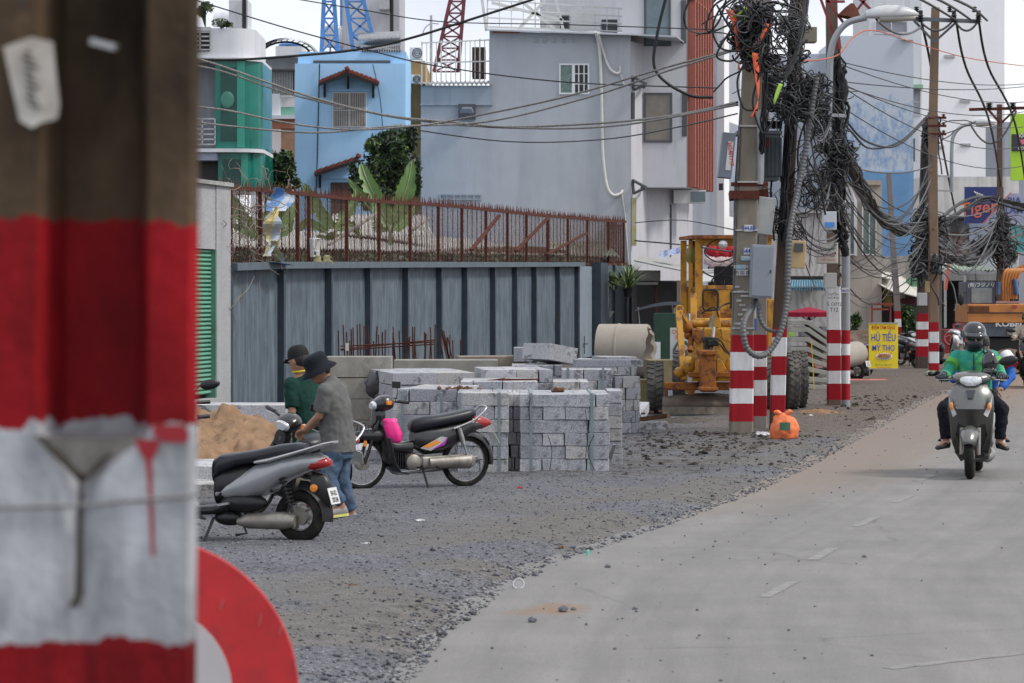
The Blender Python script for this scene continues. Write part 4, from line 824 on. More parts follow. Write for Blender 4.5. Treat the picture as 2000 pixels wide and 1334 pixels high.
# ---- trees, bananas, vines
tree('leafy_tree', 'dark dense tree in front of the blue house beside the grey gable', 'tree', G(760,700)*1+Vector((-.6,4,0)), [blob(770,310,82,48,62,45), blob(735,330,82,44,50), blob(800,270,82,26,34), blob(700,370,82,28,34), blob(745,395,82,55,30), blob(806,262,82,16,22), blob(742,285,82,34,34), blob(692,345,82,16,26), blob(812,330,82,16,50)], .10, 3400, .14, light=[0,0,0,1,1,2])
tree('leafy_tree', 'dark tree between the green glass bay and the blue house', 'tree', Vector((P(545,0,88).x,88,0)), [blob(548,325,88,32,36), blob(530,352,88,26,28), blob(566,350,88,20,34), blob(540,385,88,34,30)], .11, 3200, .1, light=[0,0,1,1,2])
bananam = mat('banana_leaf', (.07,.155,.028), .5, var=.3, scale=4, dirt=(.13,.16,.04), dpos=(.5,.75), dscale=3); bstem = mat('banana_stem', (.16,.19,.09), .6, var=.3, scale=6)
def bleaf(mb, pts, w0, seed):
    r = random.Random(seed); S = spline(pts, 11); m = len(S); rings = []; face = Vector((r.uniform(-.3,.3), -1, .1)).normalized()
    for i, p in enumerate(S):
        d = (S[min(i+1,m-1)]-S[max(i-1,0)]).normalized(); sd = d.cross(face).normalized(); u = i/(m-1); wv = w0*(math.sin(math.pi*min(1,u**.75*1.02))**.55)*(1 if u > .07 else .1); wv = max(wv, .01); j = r.uniform(.78,1.06)
        j = j*r.choice((1,1,1,.55)); rings.append([p-sd*wv*j+face*wv*.45, p-sd*wv*.5+face*.12*wv, p, p+sd*wv*.5+face*.12*wv, p+sd*wv*r.uniform(.78,1.06)+face*wv*.45])
    mb.loft(rings, cap=False, closed=False)
def banana(label, base, lv, d, group='banana plants behind the rusty fence'):
    t = top('banana_plant', label, 'plant', base, 0, group); b = Vector(base)
    for i, (pts, w_) in enumerate(lv):
        mb = MB(); q = [P(x,y,d+(i % 3-1)*.25+.2*k) for k, (x, y) in enumerate(pts)]; bleaf(mb, q, w_*pxs(d), i+int(base[0]*10)); o = mb.build('leaf', bananam, t, smooth=60)
        mb = MB(); mb.tube([q0+Vector((0,-.01,0)) for q0 in spline(q, 4)], [.02]*(4*(len(q)-1))+[.006], 5); mb.build('midrib', bstem, o)
    mb = MB(); c = P(lv[0][0][0][0], lv[0][0][0][1], d); mb.tube([b, b.lerp(c,.6), c], [.14,.1,.04], 8); mb.build('stem', bstem, t, smooth=60)
banana('banana plant in front of the dark tree with one upright leaf right of it', Vector((P(765,0,73).x,73,0)), [([(762,450),(740,400),(716,350),(705,318)],17), ([(765,455),(776,420),(796,360),(805,312)],21), ([(765,450),(752,430),(700,372),(678,348)],9), ([(768,450),(790,430),(812,400)],13), ([(745,455),(742,440),(735,410)],18)], 73)
banana('banana plant with drooping leaves left of the blue house door', Vector((P(655,0,70).x,70,0)), [([(655,450),(630,420),(605,380),(592,358)],15), ([(655,455),(640,470),(618,460)],12), ([(655,455),(672,425),(690,395),(694,368)],14), ([(640,455),(600,435),(585,452)],10), ([(660,450),(690,440),(705,470)],10)], 70)
banana('banana plant tangled in dry vines near the grey stucco pillar', Vector((P(500,0,62).x,62,0)), [([(500,460),(470,420),(450,380)],18), ([(502,460),(520,430),(545,400)],17), ([(500,462),(475,450),(452,440)],12), ([(510,450),(560,420),(575,395)],15), ([(520,455),(560,450),(570,420)],11)], 62)
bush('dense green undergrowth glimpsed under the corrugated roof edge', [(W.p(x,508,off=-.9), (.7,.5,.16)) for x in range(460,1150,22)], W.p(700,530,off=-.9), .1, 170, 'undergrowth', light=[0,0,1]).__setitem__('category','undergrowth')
vn = MB(); r = random.Random(5)
for i in range(95):
    x, y = r.uniform(436,545), r.uniform(352,520); p = W.p(x, y, off=-.3+r.random()*.5); pts = [p]; d = Vector((r.gauss(0,1), r.gauss(0,.6), r.gauss(0,1))).normalized()
    for k in range(8): d = (d+Vector((r.gauss(0,.5), r.gauss(0,.3), r.gauss(0,.5)-.03))).normalized(); p = p+d*.09; pts.append(p)
    vn.tube(pts, [.008]*5+[.004]*4, 4, False)
for (x0,y0,x1,y1) in [(450,520,470,590),(470,560,447,605),(496,540,455,590),(447,600,455,655)]: vn.tube(spline([W.p(x0,y0,off=.15), W.p((x0+x1)/2+8,(y0+y1)/2,off=.15), W.p(x1,y1,off=.12)]), .006, 4, False)
o = tag(vn.build('dry_vines', mat('dry_vine',(.24,.20,.16),.9,var=.3)), 'tangle of dry grey vines on the fence beside the stucco pillar', 'vines'); o['kind'] = 'stuff'
# ---- hanging plants beyond the gate
def pot(x, y, d, r, label, m, plant=None, size=.3, spiky=False):
    t = top('hanging_pot', label, 'plant pot', P(x,y+r/pxs(d),d)); k = pxs(d); c = P(x, y, d); mb = MB(); mb.lathe([(r*.65,-r),(r,r*.6),(r*1.1,r*.7),(r*.9,r*.7)], c, (0,0,1), 12); mb.build('pot', m, t, smooth=40)
    mb = MB(); mb.tube([c+Vector((-r,0,r*.6)), c+Vector((0,.05,r*3.2)), c+Vector((r,0,r*.6))], .008, 4); mb.build('hanger', K['dark'], t)
    mb = MB()
    for i in range(130 if spiky else 45):
        a = random.uniform(0,6.28); e = random.uniform(.15,1.3) if spiky else random.uniform(-.5,1.4); dr = Vector((math.cos(a)*math.cos(e), math.sin(a)*math.cos(e), math.sin(e))); l = size*random.uniform(.6,1.1); mb.k = random.choice([1,2,2] if spiky else [0,1,2])
        p0 = c+Vector((0,0,r*.6)); p1 = p0+dr*l*.6; p2 = p1+dr*l*.4-Vector((0,0,l*.15)); s = dr.cross(Vector((0,0,1))).normalized()*(.018 if spiky else .03)
        mb.add([p0-s*.5, p0+s*.5, p1+s, p1-s, p2], [(0,1,2,3),(3,2,4)])
    mb.build('foliage', GRN, t)
od = W.at(W.t(1200)).y-1; terr = mat('terracotta', (.30,.09,.06), .8, var=.2)
pot(1226, 570, od-2.5, .16, 'large spiky green plant hanging at the corner of the sheet wall', K['dark'], size=1.15, spiky=True); pot(1176, 588, od, .14, 'red clay pot with small plant, lowest left on the planter wall', terr, size=.28)
pot(1212, 548, od, .11, 'small red pot on the planter wall beside the spiky plant', terr, size=.3); pot(1187, 556, od, .12, 'dark hanging pot with fern, upper left on the planter wall', K['dark'], size=.5); pot(1200, 558, od, .12, 'dark hanging pot with fern, upper middle on the planter wall', K['dark'], size=.45)
mb = MB(); mb.lathe([(.08,-.14),(.22,.08),(.23,.1),(.2,.1)], P(1186,614,od), (0,0,1), 12); mb.tube([P(1180,611,od), P(1186,596,od), P(1193,611,od)], .008, 4); tag(mb.build('hanging_basket', mat('pale_basket',(.4,.38,.33),.8,var=.3)), 'empty pale hanging basket low on the planter wall', 'basket')
# ================================================================ right background: street row and tall houses
def house(name, label, x0, y0, x1, d, D, m, base=True):
    r = top(name, label, 'building', (P((x0+x1)/2,0,d).x, d+D/2, 0)); mb = MB(); a, b = P(x0,y0,d), P(x1,y0,d); mb.box(((a.x+b.x)/2, d+D/2, a.z/2), (b.x-a.x, D, a.z)); mb.build('wall', m, r); return r
big = house('white_tower_block', 'very tall blank white building at the right with small vents', 1780, -40, 1962, 190, 14, wall_mat('bright_white_render',(.86,.87,.89),var=.03,dirt=(.80,.81,.84),dscale=.2))
for x, y in ((1855,110),(1885,197),(1886,283),(1834,287)): mb = MB(); pbox(mb, x-10, y-3, x+10, y+3, 189.9, .1); mb.build('vent', K['steel'], big)
b2 = house('white_house', 'pale house wing behind the blue peeling wall with small upper window', 1698, -40, 1800, 165, 8, wall_mat('pale_render',(.64,.66,.69),var=.04))
window(b2, 1708, 40, 1774, 66, 165, wgr, mat('shuttered_glass',(.24,.25,.29),.5,var=.2,scale=3), 1, 0, 3); mb = MB(); pbox(mb, 1740, 68, 1772, 80, 164.8, .15); mb.build('balcony', K['steel'], b2)
mb = MB(); pbox(mb, 1778, 165, 1803, 173, 164.2, .8); mb.build('green_awning', mat('pale_green_awning',(.25,.42,.30),.6), b2); window(b2, 1781, 173, 1799, 226, 165, wgr, mat('grey_shutter',(.30,.30,.33),.6), 0, 1, 2)
for y in (270, 358): mb = MB(); pbox(mb, 1782, y, 1787, y+45, 164.95, .04); mb.build('window', K['glassd'], b2)
# peeling blue wall
m_, N_, L_, B_ = newmat('peeling_blue_wall'); t_ = N_.new('ShaderNodeTexCoord').outputs['Object']; sp_ = N_.new('ShaderNodeSeparateXYZ'); L_.new(t_, sp_.inputs[0])
bn = nnoise(N_, L_, t_, 2.6, 9, .8, (1.4, 1, .8)); zz = nramp(N_, L_, nmath(N_, L_, 'DIVIDE', sp_.outputs[2], 13), [(.0, 1.), (.44, .95), (.47, .35), (.72, .6), (.86, .1)])
f_ = nramp(N_, L_, nmath(N_, L_, 'ADD', bn, nmath(N_, L_, 'MULTIPLY', nmath(N_, L_, 'SUBTRACT', zz, .5), .42)), [(.44, 0.), (.56, .75), (.7, 1.)])
L_.new(nmix(N_, L_, f_, (.48,.53,.60), (.19,.31,.50)), B_.inputs['Base Color']); B_.inputs['Roughness'].default_value = .9
b3 = house('blue_walled_house', 'house side wall of pale blue peeling paint with brighter blue below', 1637, 70, 1784, 125, 8, m_)
low = MB(); pbox(low, 1637, 335, 1784.5, 520, 124.9, .12); low.build('lower_wall', wall_mat('bright_blue_render',(.15,.30,.52),var=.12,dirt=(.22,.36,.55)), b3)
mb = MB(); pbox(mb, 1760, 66, 1784, 78, 124.8, .3); mb.build('roof_edge', wgr, b3)
b4 = house('grey_blue_house', 'pale grey blue house wall glimpsed through the cable tangle', 1470, 105, 1640, 128, 8, wall_mat('grey_blue_render_b',(.45,.50,.57)))
# arched cream house
ah2 = house('arched_house', 'cream house with pointed arch doorway and green curtained glass', 1632, 352, 1722, 112, 6, wall_mat('cream_render',(.40,.36,.32)))
mb = MB(); pbox(mb, 1634, 352, 1722, 361, 111.7, .3); mb.build('cornice', wall_mat('beige_band',(.36,.31,.26)), ah2)
def arch(x0, x1, yb, ys, yt, d, D, m, parent, name):
    pts = [P(x0,yb,d), P(x1,yb,d), P(x1,ys,d)]+[P(x1-(x1-x0)/2*u**.8, ys-(ys-yt)*math.sin(u*math.pi/2), d) for u in (.3,.6,.85,1)]+[P(x0+(x1-x0)/2*u**.8, ys-(ys-yt)*math.sin(u*math.pi/2), d) for u in (.85,.6,.3)]+[P(x0,ys,d)]
    mb = MB(); mb.prism(pts, (0,D,0)); return mb.build(name, m, parent)
arch(1643, 1674, 500, 392, 360, 111.9, .1, wm, ah2, 'arch_frame'); arch(1647, 1670, 500, 396, 368, 111.85, .05, mat('arch_glass',(.35,.36,.36),.3,var=.2), ah2, 'arch_glass')
cg = mat('green_grey_glass', (.10,.14,.12), .15, var=.5, scale=2.5, spec=.6)
for x0, x1 in ((1650,1670),(1684,1712)): window(ah2, x0, 392, x1, 498, 111.8, wgr, cg, 1, 0, 2)
# tiger beer banner wall, lime sign
b5 = house('rough_white_wall', 'rough unfinished white wall below the tall white building', 1800, 345, 1990, 140, 6, wall_mat('rough_white',(.62,.61,.58),var=.15,dirt=(.3,.28,.25)))
bn_ = top('beer_banner', 'dark blue and white beer banner with orange script behind the far poles', 'banner', P(1925,436,128)); mb = MB(); pbox(mb, 1884, 365, 1960, 436, 128, .1); mb.build('banner_panel', mat('navy_banner',(.025,.035,.16),.5,var=.1), bn_)
mb = MB(); mb.prism([P(1922,436,127.98), P(1975,378,127.98), P(2010,378,127.98), P(2010,436,127.98)], (0,.08,0)); mb.build('banner_corner', mat('lilac_banner',(.32,.33,.47),.5), bn_)
mb = MB(); mb.prism([P(1919,436,127.96), P(1973,376,127.96), P(1976,376,127.96), P(1923,436,127.96)], (0,.05,0)); mb.build('banner_stripe', mat('pink_stripe',(.5,.12,.12),.5), bn_)
mb = MB(); mb.text('Tiger', P(1911,417,127.93), (1,0,.12), (0,0,1), .80, bold=.01); mb.build('lettering', mat('orange_lettering',(.62,.13,.06),.5), bn_)
mb = MB(); mb.text('BIA', P(1981,398,127.93), (1,0,0), (0,0,1), .42, bold=.02); mb.build('lettering', mat('blue_lettering',(.04,.07,.25),.5), bn_); mb = MB(); mb.text('LÂM', P(1981,416,127.93), (1,0,0), (0,0,1), .42, bold=.02); mb.build('lettering', bpy.data.materials['blue_lettering'], bn_)
mb = MB()
for i in range(4): mb.tube(spline([P(1902+i*5,374+i*2,127.95), P(1908+i*5,380+i*2,127.95), P(1906+i*6,390+i,127.95)]), .03, 5)
mb.build('emblem', mat('emblem_tan',(.42,.40,.38),.5), bn_)
lm = top('lime_signboard', 'tall lime green signboard with black text panel at the right edge', 'signboard', P(1995,420,120)); mb = MB(); pbox(mb, 1975, 222, 2070, 352, 120, .25); mb.build('sign_panel', mat('lime_paint',(.36,.60,.03),.5,var=.06), lm)
mb = MB(); pbox(mb, 1976, 262, 2060, 295, 119.94, .1); mb.build('black_panel', mat('sign_black',(.03,.03,.035),.5), lm); mb = MB(); mb.text('BỘI', P(1988,268,119.9), (1,0,0), (0,0,1), .17, 'LEFT', bold=.02); mb.text('CÓ', P(1988,292,119.9), (1,0,0), (0,0,1), .17, 'LEFT', bold=.02); mb.build('lettering', whitef, lm)
mb = MB(); mb.prism([P(1992,273,119.9), P(2006,271,119.9), P(2002,280,119.9), P(1996,283,119.9)], (0,.03,0)); mb.build('emblem', mat('pink_emblem',(.6,.15,.2),.5), lm)
house('grey_house_end', 'plain grey house behind the lime signboard', 1962, 238, 2080, 150, 6, wall_mat('cool_grey',(.34,.36,.40)))
# low corrugated shacks and shops along the far side
pat = wall_mat('patchy_wall', (.20,.19,.175), var=.35, dirt=(.35,.34,.32), dpos=(.4,.6), dscale=.8)
s1 = house('patched_shop', 'weathered low shop with grey sheets and rusty patches under the beer banner', 1838, 425, 1985, 132, 4, pat); mb = MB(); pbox(mb, 1846, 452, 1893, 500, 131.9, .1); mb.build('rusty_sheet', mat('rusty_sheet',(.18,.10,.07),.9,var=.6,scale=2,dirt=(.3,.3,.28),dpos=(.45,.6)), s1)
mb = MB(); pbox(mb, 1893, 437, 1990, 470, 131.85, .1); mb.build('pale_sheet', mat('pale_blue_sheet',(.30,.34,.42),.6,var=.15), s1); mb = MB(); pbox(mb, 1838, 424, 1900, 430, 131.2, .9); mb.build('gutter', K['dark'], s1)
mb = MB(); pbox(mb, 1975, 440, 2060, 492, 131.8, .1); mb.build('teal_sheet', mat('teal_sheet',(.08,.32,.32),.6,var=.2), s1)
mb = MB(); pbox(mb, 1894, 505, 1950, 535, 131, .1); mb.build('grey_shutter', mat('grey_ribbed',(.30,.30,.31),.6,var=.2), s1)
s2 = house('dark_workshop', 'dark open workshop with pale green corrugated roof behind the excavator', 1838, 548, 1990, 118, 5, mat('workshop_dark',(.022,.022,.024),.9,var=.4))
corr('roof', [P(1838,528,112), P(1945,528,112), P(1925,512,118), P(1836,505,118)], mat('mint_roof',(.38,.45,.38),.7,var=.2), 14, .05, s2); corr('roof', [P(1925,530,112), P(1990,524,112), P(1975,505,118), P(1905,508,118)], mat('grey_roof',(.40,.42,.42),.7,var=.2), 10, .05, s2)
mb = MB(); mb.bar(P(1846,538,112), P(1846,640,112), .1); mb.bar(P(1884,538,112), P(1884,650,112), .1); mb.build('shed_post', K['steel'], s2)
s3 = house('open_front_shop', 'low grey shop row with cream awnings behind the yellow breakfast sign', 1655, 500, 1840, 116, 5, pat)
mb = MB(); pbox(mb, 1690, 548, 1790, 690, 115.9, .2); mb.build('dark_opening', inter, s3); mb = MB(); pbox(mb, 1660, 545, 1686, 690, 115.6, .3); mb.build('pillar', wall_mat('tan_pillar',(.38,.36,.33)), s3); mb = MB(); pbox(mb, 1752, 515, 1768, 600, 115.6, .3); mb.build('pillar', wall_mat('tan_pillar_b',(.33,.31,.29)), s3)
awn = mat('cream_awning', (.52,.50,.46), .75, var=.15, dirt=(.38,.34,.30), dscale=5)
def awning(parent, a, b, c, d_, m=awn, name='awning'):
    mb = MB(); v = [Vector(x) for x in (a,b,c,d_)]; e = Vector((0,0,-.04)); mb.add(v+[x+e for x in v], [(0,1,2,3),(7,6,5,4),(0,4,5,1),(1,5,6,2),(2,6,7,3),(3,7,4,0)]); return mb.build(name, m, parent)
awning(s3, P(1683,532,113), P(1740,545,112), P(1745,533,116), P(1686,524,116)); awning(s3, P(1700,545,112.5), P(1745,570,111), P(1750,548,116), P(1700,530,116)); awning(s3, P(1752,568,111), P(1796,580,111), P(1792,560,116), P(1754,532,116))
mb = MB(); pbox(mb, 1726, 563, 1742, 600, 114, .1); mb.build('yellow_poster', mat('yellow_poster',(.45,.36,.10),.6,var=.3,scale=7), s3)
mb = MB(); mb.prism([P(1756,594,112), P(1760,584,112), P(1790,578,112), P(1792,594,112)], (0,.6,0)); tag(mb.build('round_awning', mat('maroon_awning',(.07,.02,.025),.7)), 'dark maroon rounded awning below the cream awnings', 'awning')
mb = MB(); pbox(mb, 1700, 592, 1745, 596, 110, .6); pbox(mb, 1702, 596, 1705, 640, 110, .1); pbox(mb, 1738, 596, 1741, 640, 110, .1); pbox(mb, 1706, 602, 1736, 606, 110, .5); tag(mb.build('vendor_table', mat('rusty_red_table',(.22,.05,.04),.7,var=.4,scale=5)), 'cluttered red topped vendor table in front of the dark shop opening', 'table')
mb = MB(); pbox(mb, 1770, 543, 1794, 560, 114, .1); tag(mb.build('green_stripe_sheet', mat('green_striped',(.12,.26,.15),.7,var=.4,scale=8)), 'green striped sheet hanging above the maroon awning', 'sheet'); mb = MB(); pbox(mb, 1757, 600, 1792, 640, 115, .1); tag(mb.build('green_gate', mat('green_gate',(.06,.14,.08),.6,var=.3,scale=6)), 'green metal gate behind the third pole pair', 'gate')
bush('bushy green plants behind the leaning thin pole', [blob(1768,620,112,16,26), blob(1780,640,112,12,18)], P(1772,690,112), .16, 260)
bush('small plants beside the pillar near the painted grey pipe pole', [blob(1672,625,106,10,14), blob(1668,650,106,8,12)], P(1670,680,106), .14, 150)
# marble tiled house between pole groups
mbm, N_, L_, B_ = newmat('marble_tiles'); t_ = N_.new('ShaderNodeTexCoord').outputs['Object']; wv = N_.new('ShaderNodeTexWave'); wv.inputs['Scale'].default_value = 1.3; wv.inputs['Distortion'].default_value = 9; wv.inputs['Detail'].default_value = 5; wv.inputs['Detail Scale'].default_value = 1.2; L_.new(t_, wv.inputs[0])
L_.new(nramp(N_, L_, wv.outputs['Fac'], [(.1, (.40,.39,.38)), (.4, (.47,.46,.45)), (.9, (.55,.54,.53))]), B_.inputs['Base Color']); B_.inputs['Roughness'].default_value = .4
mh = house('marble_faced_house', 'house wall faced with pale veined marble behind the leaning pole', 1500, 415, 1660, 104, 6, mbm)
mb = MB(); pbox(mb, 1500, 408, 1662, 416, 103.6, .5); mb.build('ledge', wall_mat('pale_ledge',(.38,.38,.39)), mh)
m2 = house('marble_shop_front', 'lower marble tiled shop wall under a blue corrugated awning', 1535, 566, 1625, 98, 3, mbm)
corr('blue_awning', [P(1538,567,95), P(1612,567,95), P(1606,545,98), P(1543,545,98)], mat('blue_corrugated',(.14,.30,.40),.6,var=.25,dirt=(.3,.33,.32),dpos=(.5,.65)), 14, .04, m2)
mb = MB(); mb.box((P(1580,0,96).x, 95.4, zpx(543,96)), (1.6, .7, .12)); tag(mb.build('dark_junk', K['dark']), 'dark cables and rubble lying on the blue corrugated awning', 'junk')
um = top('market_umbrella', 'dark red street umbrella between the leaning pole and the painted pole pair', 'umbrella', G(1578,722)); uc = P(1580,601,76); mb = MB(); rings = []
n = 8; k = pxs(76)
apex = uc+Vector((0,0,.02)); rr = 50*k; vs = [apex]+[uc+Vector((math.cos(j*.785+.3)*rr, math.sin(j*.785+.3)*rr, -.12)) for j in range(8)]+[uc+Vector((math.cos(j*.785+.3)*rr, math.sin(j*.785+.3)*rr, -.24)) for j in range(8)]
mb.add(vs, [(0, j+1, (j+1) % 8+1) for j in range(8)]+[(j+1, j+9, (j+1) % 8+9, (j+1) % 8+1) for j in range(8)]); mb.build('canopy', mat('dark_red_cloth',(.30,.015,.04),.8,var=.2), um)
mb = MB(); mb.tube([(uc.x,uc.y,0), (uc.x,uc.y,uc.z)], .03, 8)
for j in range(8): mb.tube([uc-Vector((0,0,.35)), uc+Vector((math.cos(j*.785+.3)*rr*.7, math.sin(j*.785+.3)*rr*.7, -.08))], .012, 4)
mb.build('pole', K['rust'], um)
mb = MB(); pbox(mb, 1565, 638, 1625, 664, 74, .8); tag(mb.build('grey_crate', mat('grey_crate',(.20,.20,.21),.7,var=.2)), 'big grey crate under the red umbrella above the kerb stones', 'crate'); mb = MB(); pbox(mb, 1541, 642, 1552, 665, 73, .3); tag(mb.build('lime_bag', mat('lime_bag',(.3,.5,.1),.6,var=.3,scale=9)), 'small lime green bag beside the leaning pole', 'bag')
# street shops under the bay of the grey house
sp1 = top('street_canopy', 'dark blue cloth canopy on thin poles in front of the grey house', 'canopy', G(1300,735)); D_ = 84
mb = MB(); rows = []
for i in range(9): u = i/8; rows.append([P(1240+u*100, 608-12*math.sin(u*2.2), D_-1), P(1243+u*98, 603-14*math.sin(u*2.2), D_+.5), P(1246+u*96, 606-15*math.sin(u*2.2), D_+2)])
mb.loft(rows, cap=False, closed=False); mb.build('cloth', mat('navy_cloth',(.018,.022,.03),.8,var=.3), sp1, smooth=60)
for x, y in ((1313,596),(1316,600),(1246,600)): mb = MB(); mb.tube([P(x,y,D_), Vector((P(x,y,D_).x+.15,D_,0))], .02, 5); mb.build('canopy_pole', K['steel'], sp1)
sp2 = top('lean_to_shop', 'low shop with grey sheet awning and dark doorway beneath the bay', 'shop', Vector((P(1290,0,91).x,91,0))); mb = MB(); pbox(mb, 1234, 548, 1345, 722, 95, .8); mb.build('wall', wall_mat('dim_shop_wall',(.22,.21,.21),var=.3), sp2)
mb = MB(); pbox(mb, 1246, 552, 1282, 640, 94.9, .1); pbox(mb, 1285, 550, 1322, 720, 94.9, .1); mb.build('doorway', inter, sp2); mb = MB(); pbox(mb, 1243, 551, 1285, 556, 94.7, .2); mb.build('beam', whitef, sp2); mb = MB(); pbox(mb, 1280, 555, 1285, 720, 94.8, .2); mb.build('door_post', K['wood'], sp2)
awning(sp2, P(1238,508,92), P(1342,530,90), P(1342,515,96), P(1250,500,96), mat('grey_sheet_awning',(.33,.33,.32),.7,var=.2), 'sheet_awning'); mb = MB(); pbox(mb, 1322, 550, 1346, 640, 94.6, .1); mb.build('striped_sheet', mat('pale_pink_sheet',(.34,.27,.26),.7,var=.15), sp2)
mb = MB(); pbox(mb, 1240, 528, 1290, 548, 94.5, .4); mb.build('fascia', wall_mat('pale_fascia',(.42,.42,.43)), sp2)
mb = MB(); mb.loft([[P(1288+u*8, 492+v*12-u*2, 93.5-v+.2*math.sin(u*2)) for v in (0,.5,1)] for u in range(0,7)], cap=False, closed=False); tag(mb.build('printed_tarp', mat('blue_white_tarp',(.35,.38,.5),.6,var=.3,scale=6,dirt=(.06,.12,.4),dpos=(.5,.56),dscale=5)), 'blue and white printed tarp draped over the shop awning', 'tarp')
st = top('food_stall', 'dark green food stall with menu board behind the concrete pipe', 'stall', Vector((P(1300,0,80).x,80,0))); mb = MB(); pbox(mb, 1279, 612, 1322, 720, 80, .8); mb.build('stall_back', mat('dark_green_board',(.012,.05,.03),.6,var=.3), st)
mb = MB(); pbox(mb, 1272, 668, 1290, 705, 77, .05); mb.build('white_box', whitef, st)
mn = top('menu_board', 'white menu board with red heading and dish emblem beside the grader arm', 'sign', P(1327,715,76)); mb = MB(); pbox(mb, 1309, 640, 1346, 722, 76, .06); mb.build('board', mat('board_white',(.55,.56,.55),.6,var=.08), mn)
mb = MB(); mb.text('Cháo Sườn', P(1312,652,75.95), (1,0,0), (0,0,1), .16, 'LEFT', bold=.01, squeeze=.8); mb.text('Phở', P(1319,663,75.95), (1,0,0), (0,0,1), .15, 'LEFT', bold=.01); mb.build('lettering', mat('red_lettering',(.5,.04,.03),.5), mn)
mb = MB(); c = P(1332,683,75.95); mb.prism([c+Vector((math.cos(a)*.24,0,math.sin(a)*.26)) for a in [i*math.pi/3 for i in range(6)]], (0,.03,0)); mb.build('dish_emblem', mat('dark_teal_paint',(.03,.10,.09),.5), mn); mb = MB(); mb.ell(c-Vector((0,.02,0)), (.17,.015,.15)); mb.build('dish_picture', mat('dish_picture',(.45,.35,.25),.6,var=.6,scale=14), mn)
bb = top('red_cloth_stall', 'stall piled with red and white cloth goods seen through the grader cab', 'stall', Vector((P(1400,0,92).x,92,0))); mb = MB(); pbox(mb, 1385, 520, 1440, 700, 92, .6); mb.build('counter', wall_mat('brown_counter',(.11,.06,.05)), bb)
mb = MB(); [mb.rblob(P(1390+i*9, 488+(i % 2)*8, 91.5), (.22,.2,.2)) for i in range(7)]; mb.build('red_goods', mat('red_goods',(.40,.03,.04),.8,var=.4,scale=5), bb, smooth=60); mb = MB(); [mb.rblob(P(1388+i*10, 510+(i % 2)*5, 91), (.25,.2,.13)) for i in range(6)]; mb.build('pale_goods', mat('pale_goods',(.42,.33,.33),.8,var=.4,scale=5), bb, smooth=60)
awning(bb, P(1345,555,89), P(1435,540,89), P(1430,522,92), P(1345,528,92), mat('white_sheet',(.5,.5,.5),.6,var=.1))
# ================================================================ utility poles, boxes, street lamps
def bands(d, lst, base):    # lst: (photo y of the lower edge of each colour, colour) from the ground up
    s = F/d; return [(0, 'c')]+[(max(.001, (base-y)/s), c) for y, c in lst]
def shaft(pts, w, d, m, name, parent, taper=.75, round_=False, rail=True):
    # pts: [(px,py)] bottom to top at distance d
    P_ = [P(x, y, d) for x, y in pts]; P_[0].z = -.05; mb = MB(); k = pxs(d); n = len(P_)
    if round_: mb.tube(P_, [w*k/2*(1-(1-taper)*i/(n-1)) for i in range(n)], 14)
    else:
        rings = []
        for i, p in enumerate(P_):
            h = w*k/2*(1-(1-taper)*i/(n-1)); c = h*.14; D = h*.8
            rings.append([p+Vector(q) for q in ((-h+c,-D,0),(h-c,-D,0),(h,-D+c,0),(h,D-c,0),(h-c,D,0),(-h+c,D,0),(-h,D-c,0),(-h,-D+c,0))])
        mb.loft(rings)
    return mb.build(name, m, parent, smooth=25)
def pole(label, pts, w, d, m, taper=.75, round_=False, group=None, cat_='utility pole', name='utility_pole'):
    b = P(pts[0][0], pts[0][1], d); b.z = 0; t = top(name, label, cat_, b, 0, group); shaft(pts, w, d, m, 'pole_shaft', t, taper, round_); return t
d1_, d2_, d3_ = 42.0, 52.5, 77.0
B1 = bands(d1_, [(823,'r'),(789,'w'),(760,'r'),(723,'w'),(689,'r'),(656,'c')], 850)
p1 = pole('nearest thick concrete pole of the middle group, carrying the transformer and number stickers', [(1447,850),(1450,650),(1460,380),(1474,0),(1480,-140)], 46, d1_, pole_mat('pole_paint_a', B1, (.21,.185,.15), stain=.72, amp=.008))
B1b = bands(43.4, [(810,'r'),(770,'w'),(741,'r'),(713,'w'),(684,'r'),(651,'c')], 838)
p1b = pole('slim painted concrete pole half hidden behind the thick transformer pole', [(1484,840),(1486,480),(1492,200),(1498,-60)], 26, 43.4, pole_mat('pole_paint_b', B1b, (.25,.23,.21), stain=.72, amp=.008))
B2 = bands(42.8, [(806,'r'),(772,'w'),(734,'r'),(696,'w'),(661,'r'),(641,'c')], 845)
p2 = pole('dark leaning wooden pole wrapped in cables right of the transformer pole', [(1517,845),(1523,640),(1533,450),(1546,230),(1562,0),(1570,-120)], 29, 42.8, pole_mat('pole_paint_c', B2, (.085,.055,.04), stain=.75, amp=.008))
B3 = bands(d2_, [(782,'r'),(751,'w'),(725,'r'),(696,'w'),(673,'r'),(646,'w'),(560,'c')], 795)
p3 = pole('tall concrete pole with red and white bands and T12 marks beside a grey pipe', [(1629,795),(1628,560),(1627,250),(1624,0),(1622,-160)], 27, d2_, pole_mat('pole_paint_d', B3, (.15,.11,.085), stain=.8, amp=.008))
B3b = bands(52., [(782,'r'),(751,'w'),(725,'r'),(696,'w'),(673,'r'),(646,'c')], 797)
p3b = pole('grey steel pipe pole with painted foot carrying the black cable trunk', [(1652,796),(1652,497),(1650,470)], 17, 52., pole_mat('pipe_paint', B3b, (.27,.28,.30), stain=.85, amp=.006), 1, True)
B4 = bands(d3_, [(702,'r'),(682,'w'),(668,'r'),(649,'w'),(634,'r'),(618,'c')], 728)
p4 = pole('dark cable loaded pole, left of the far painted pair', [(1800,730),(1803,540),(1808,300),(1812,230)], 23, d3_, pole_mat('pole_paint_e', B4, (.08,.06,.05), stain=.7, amp=.01))
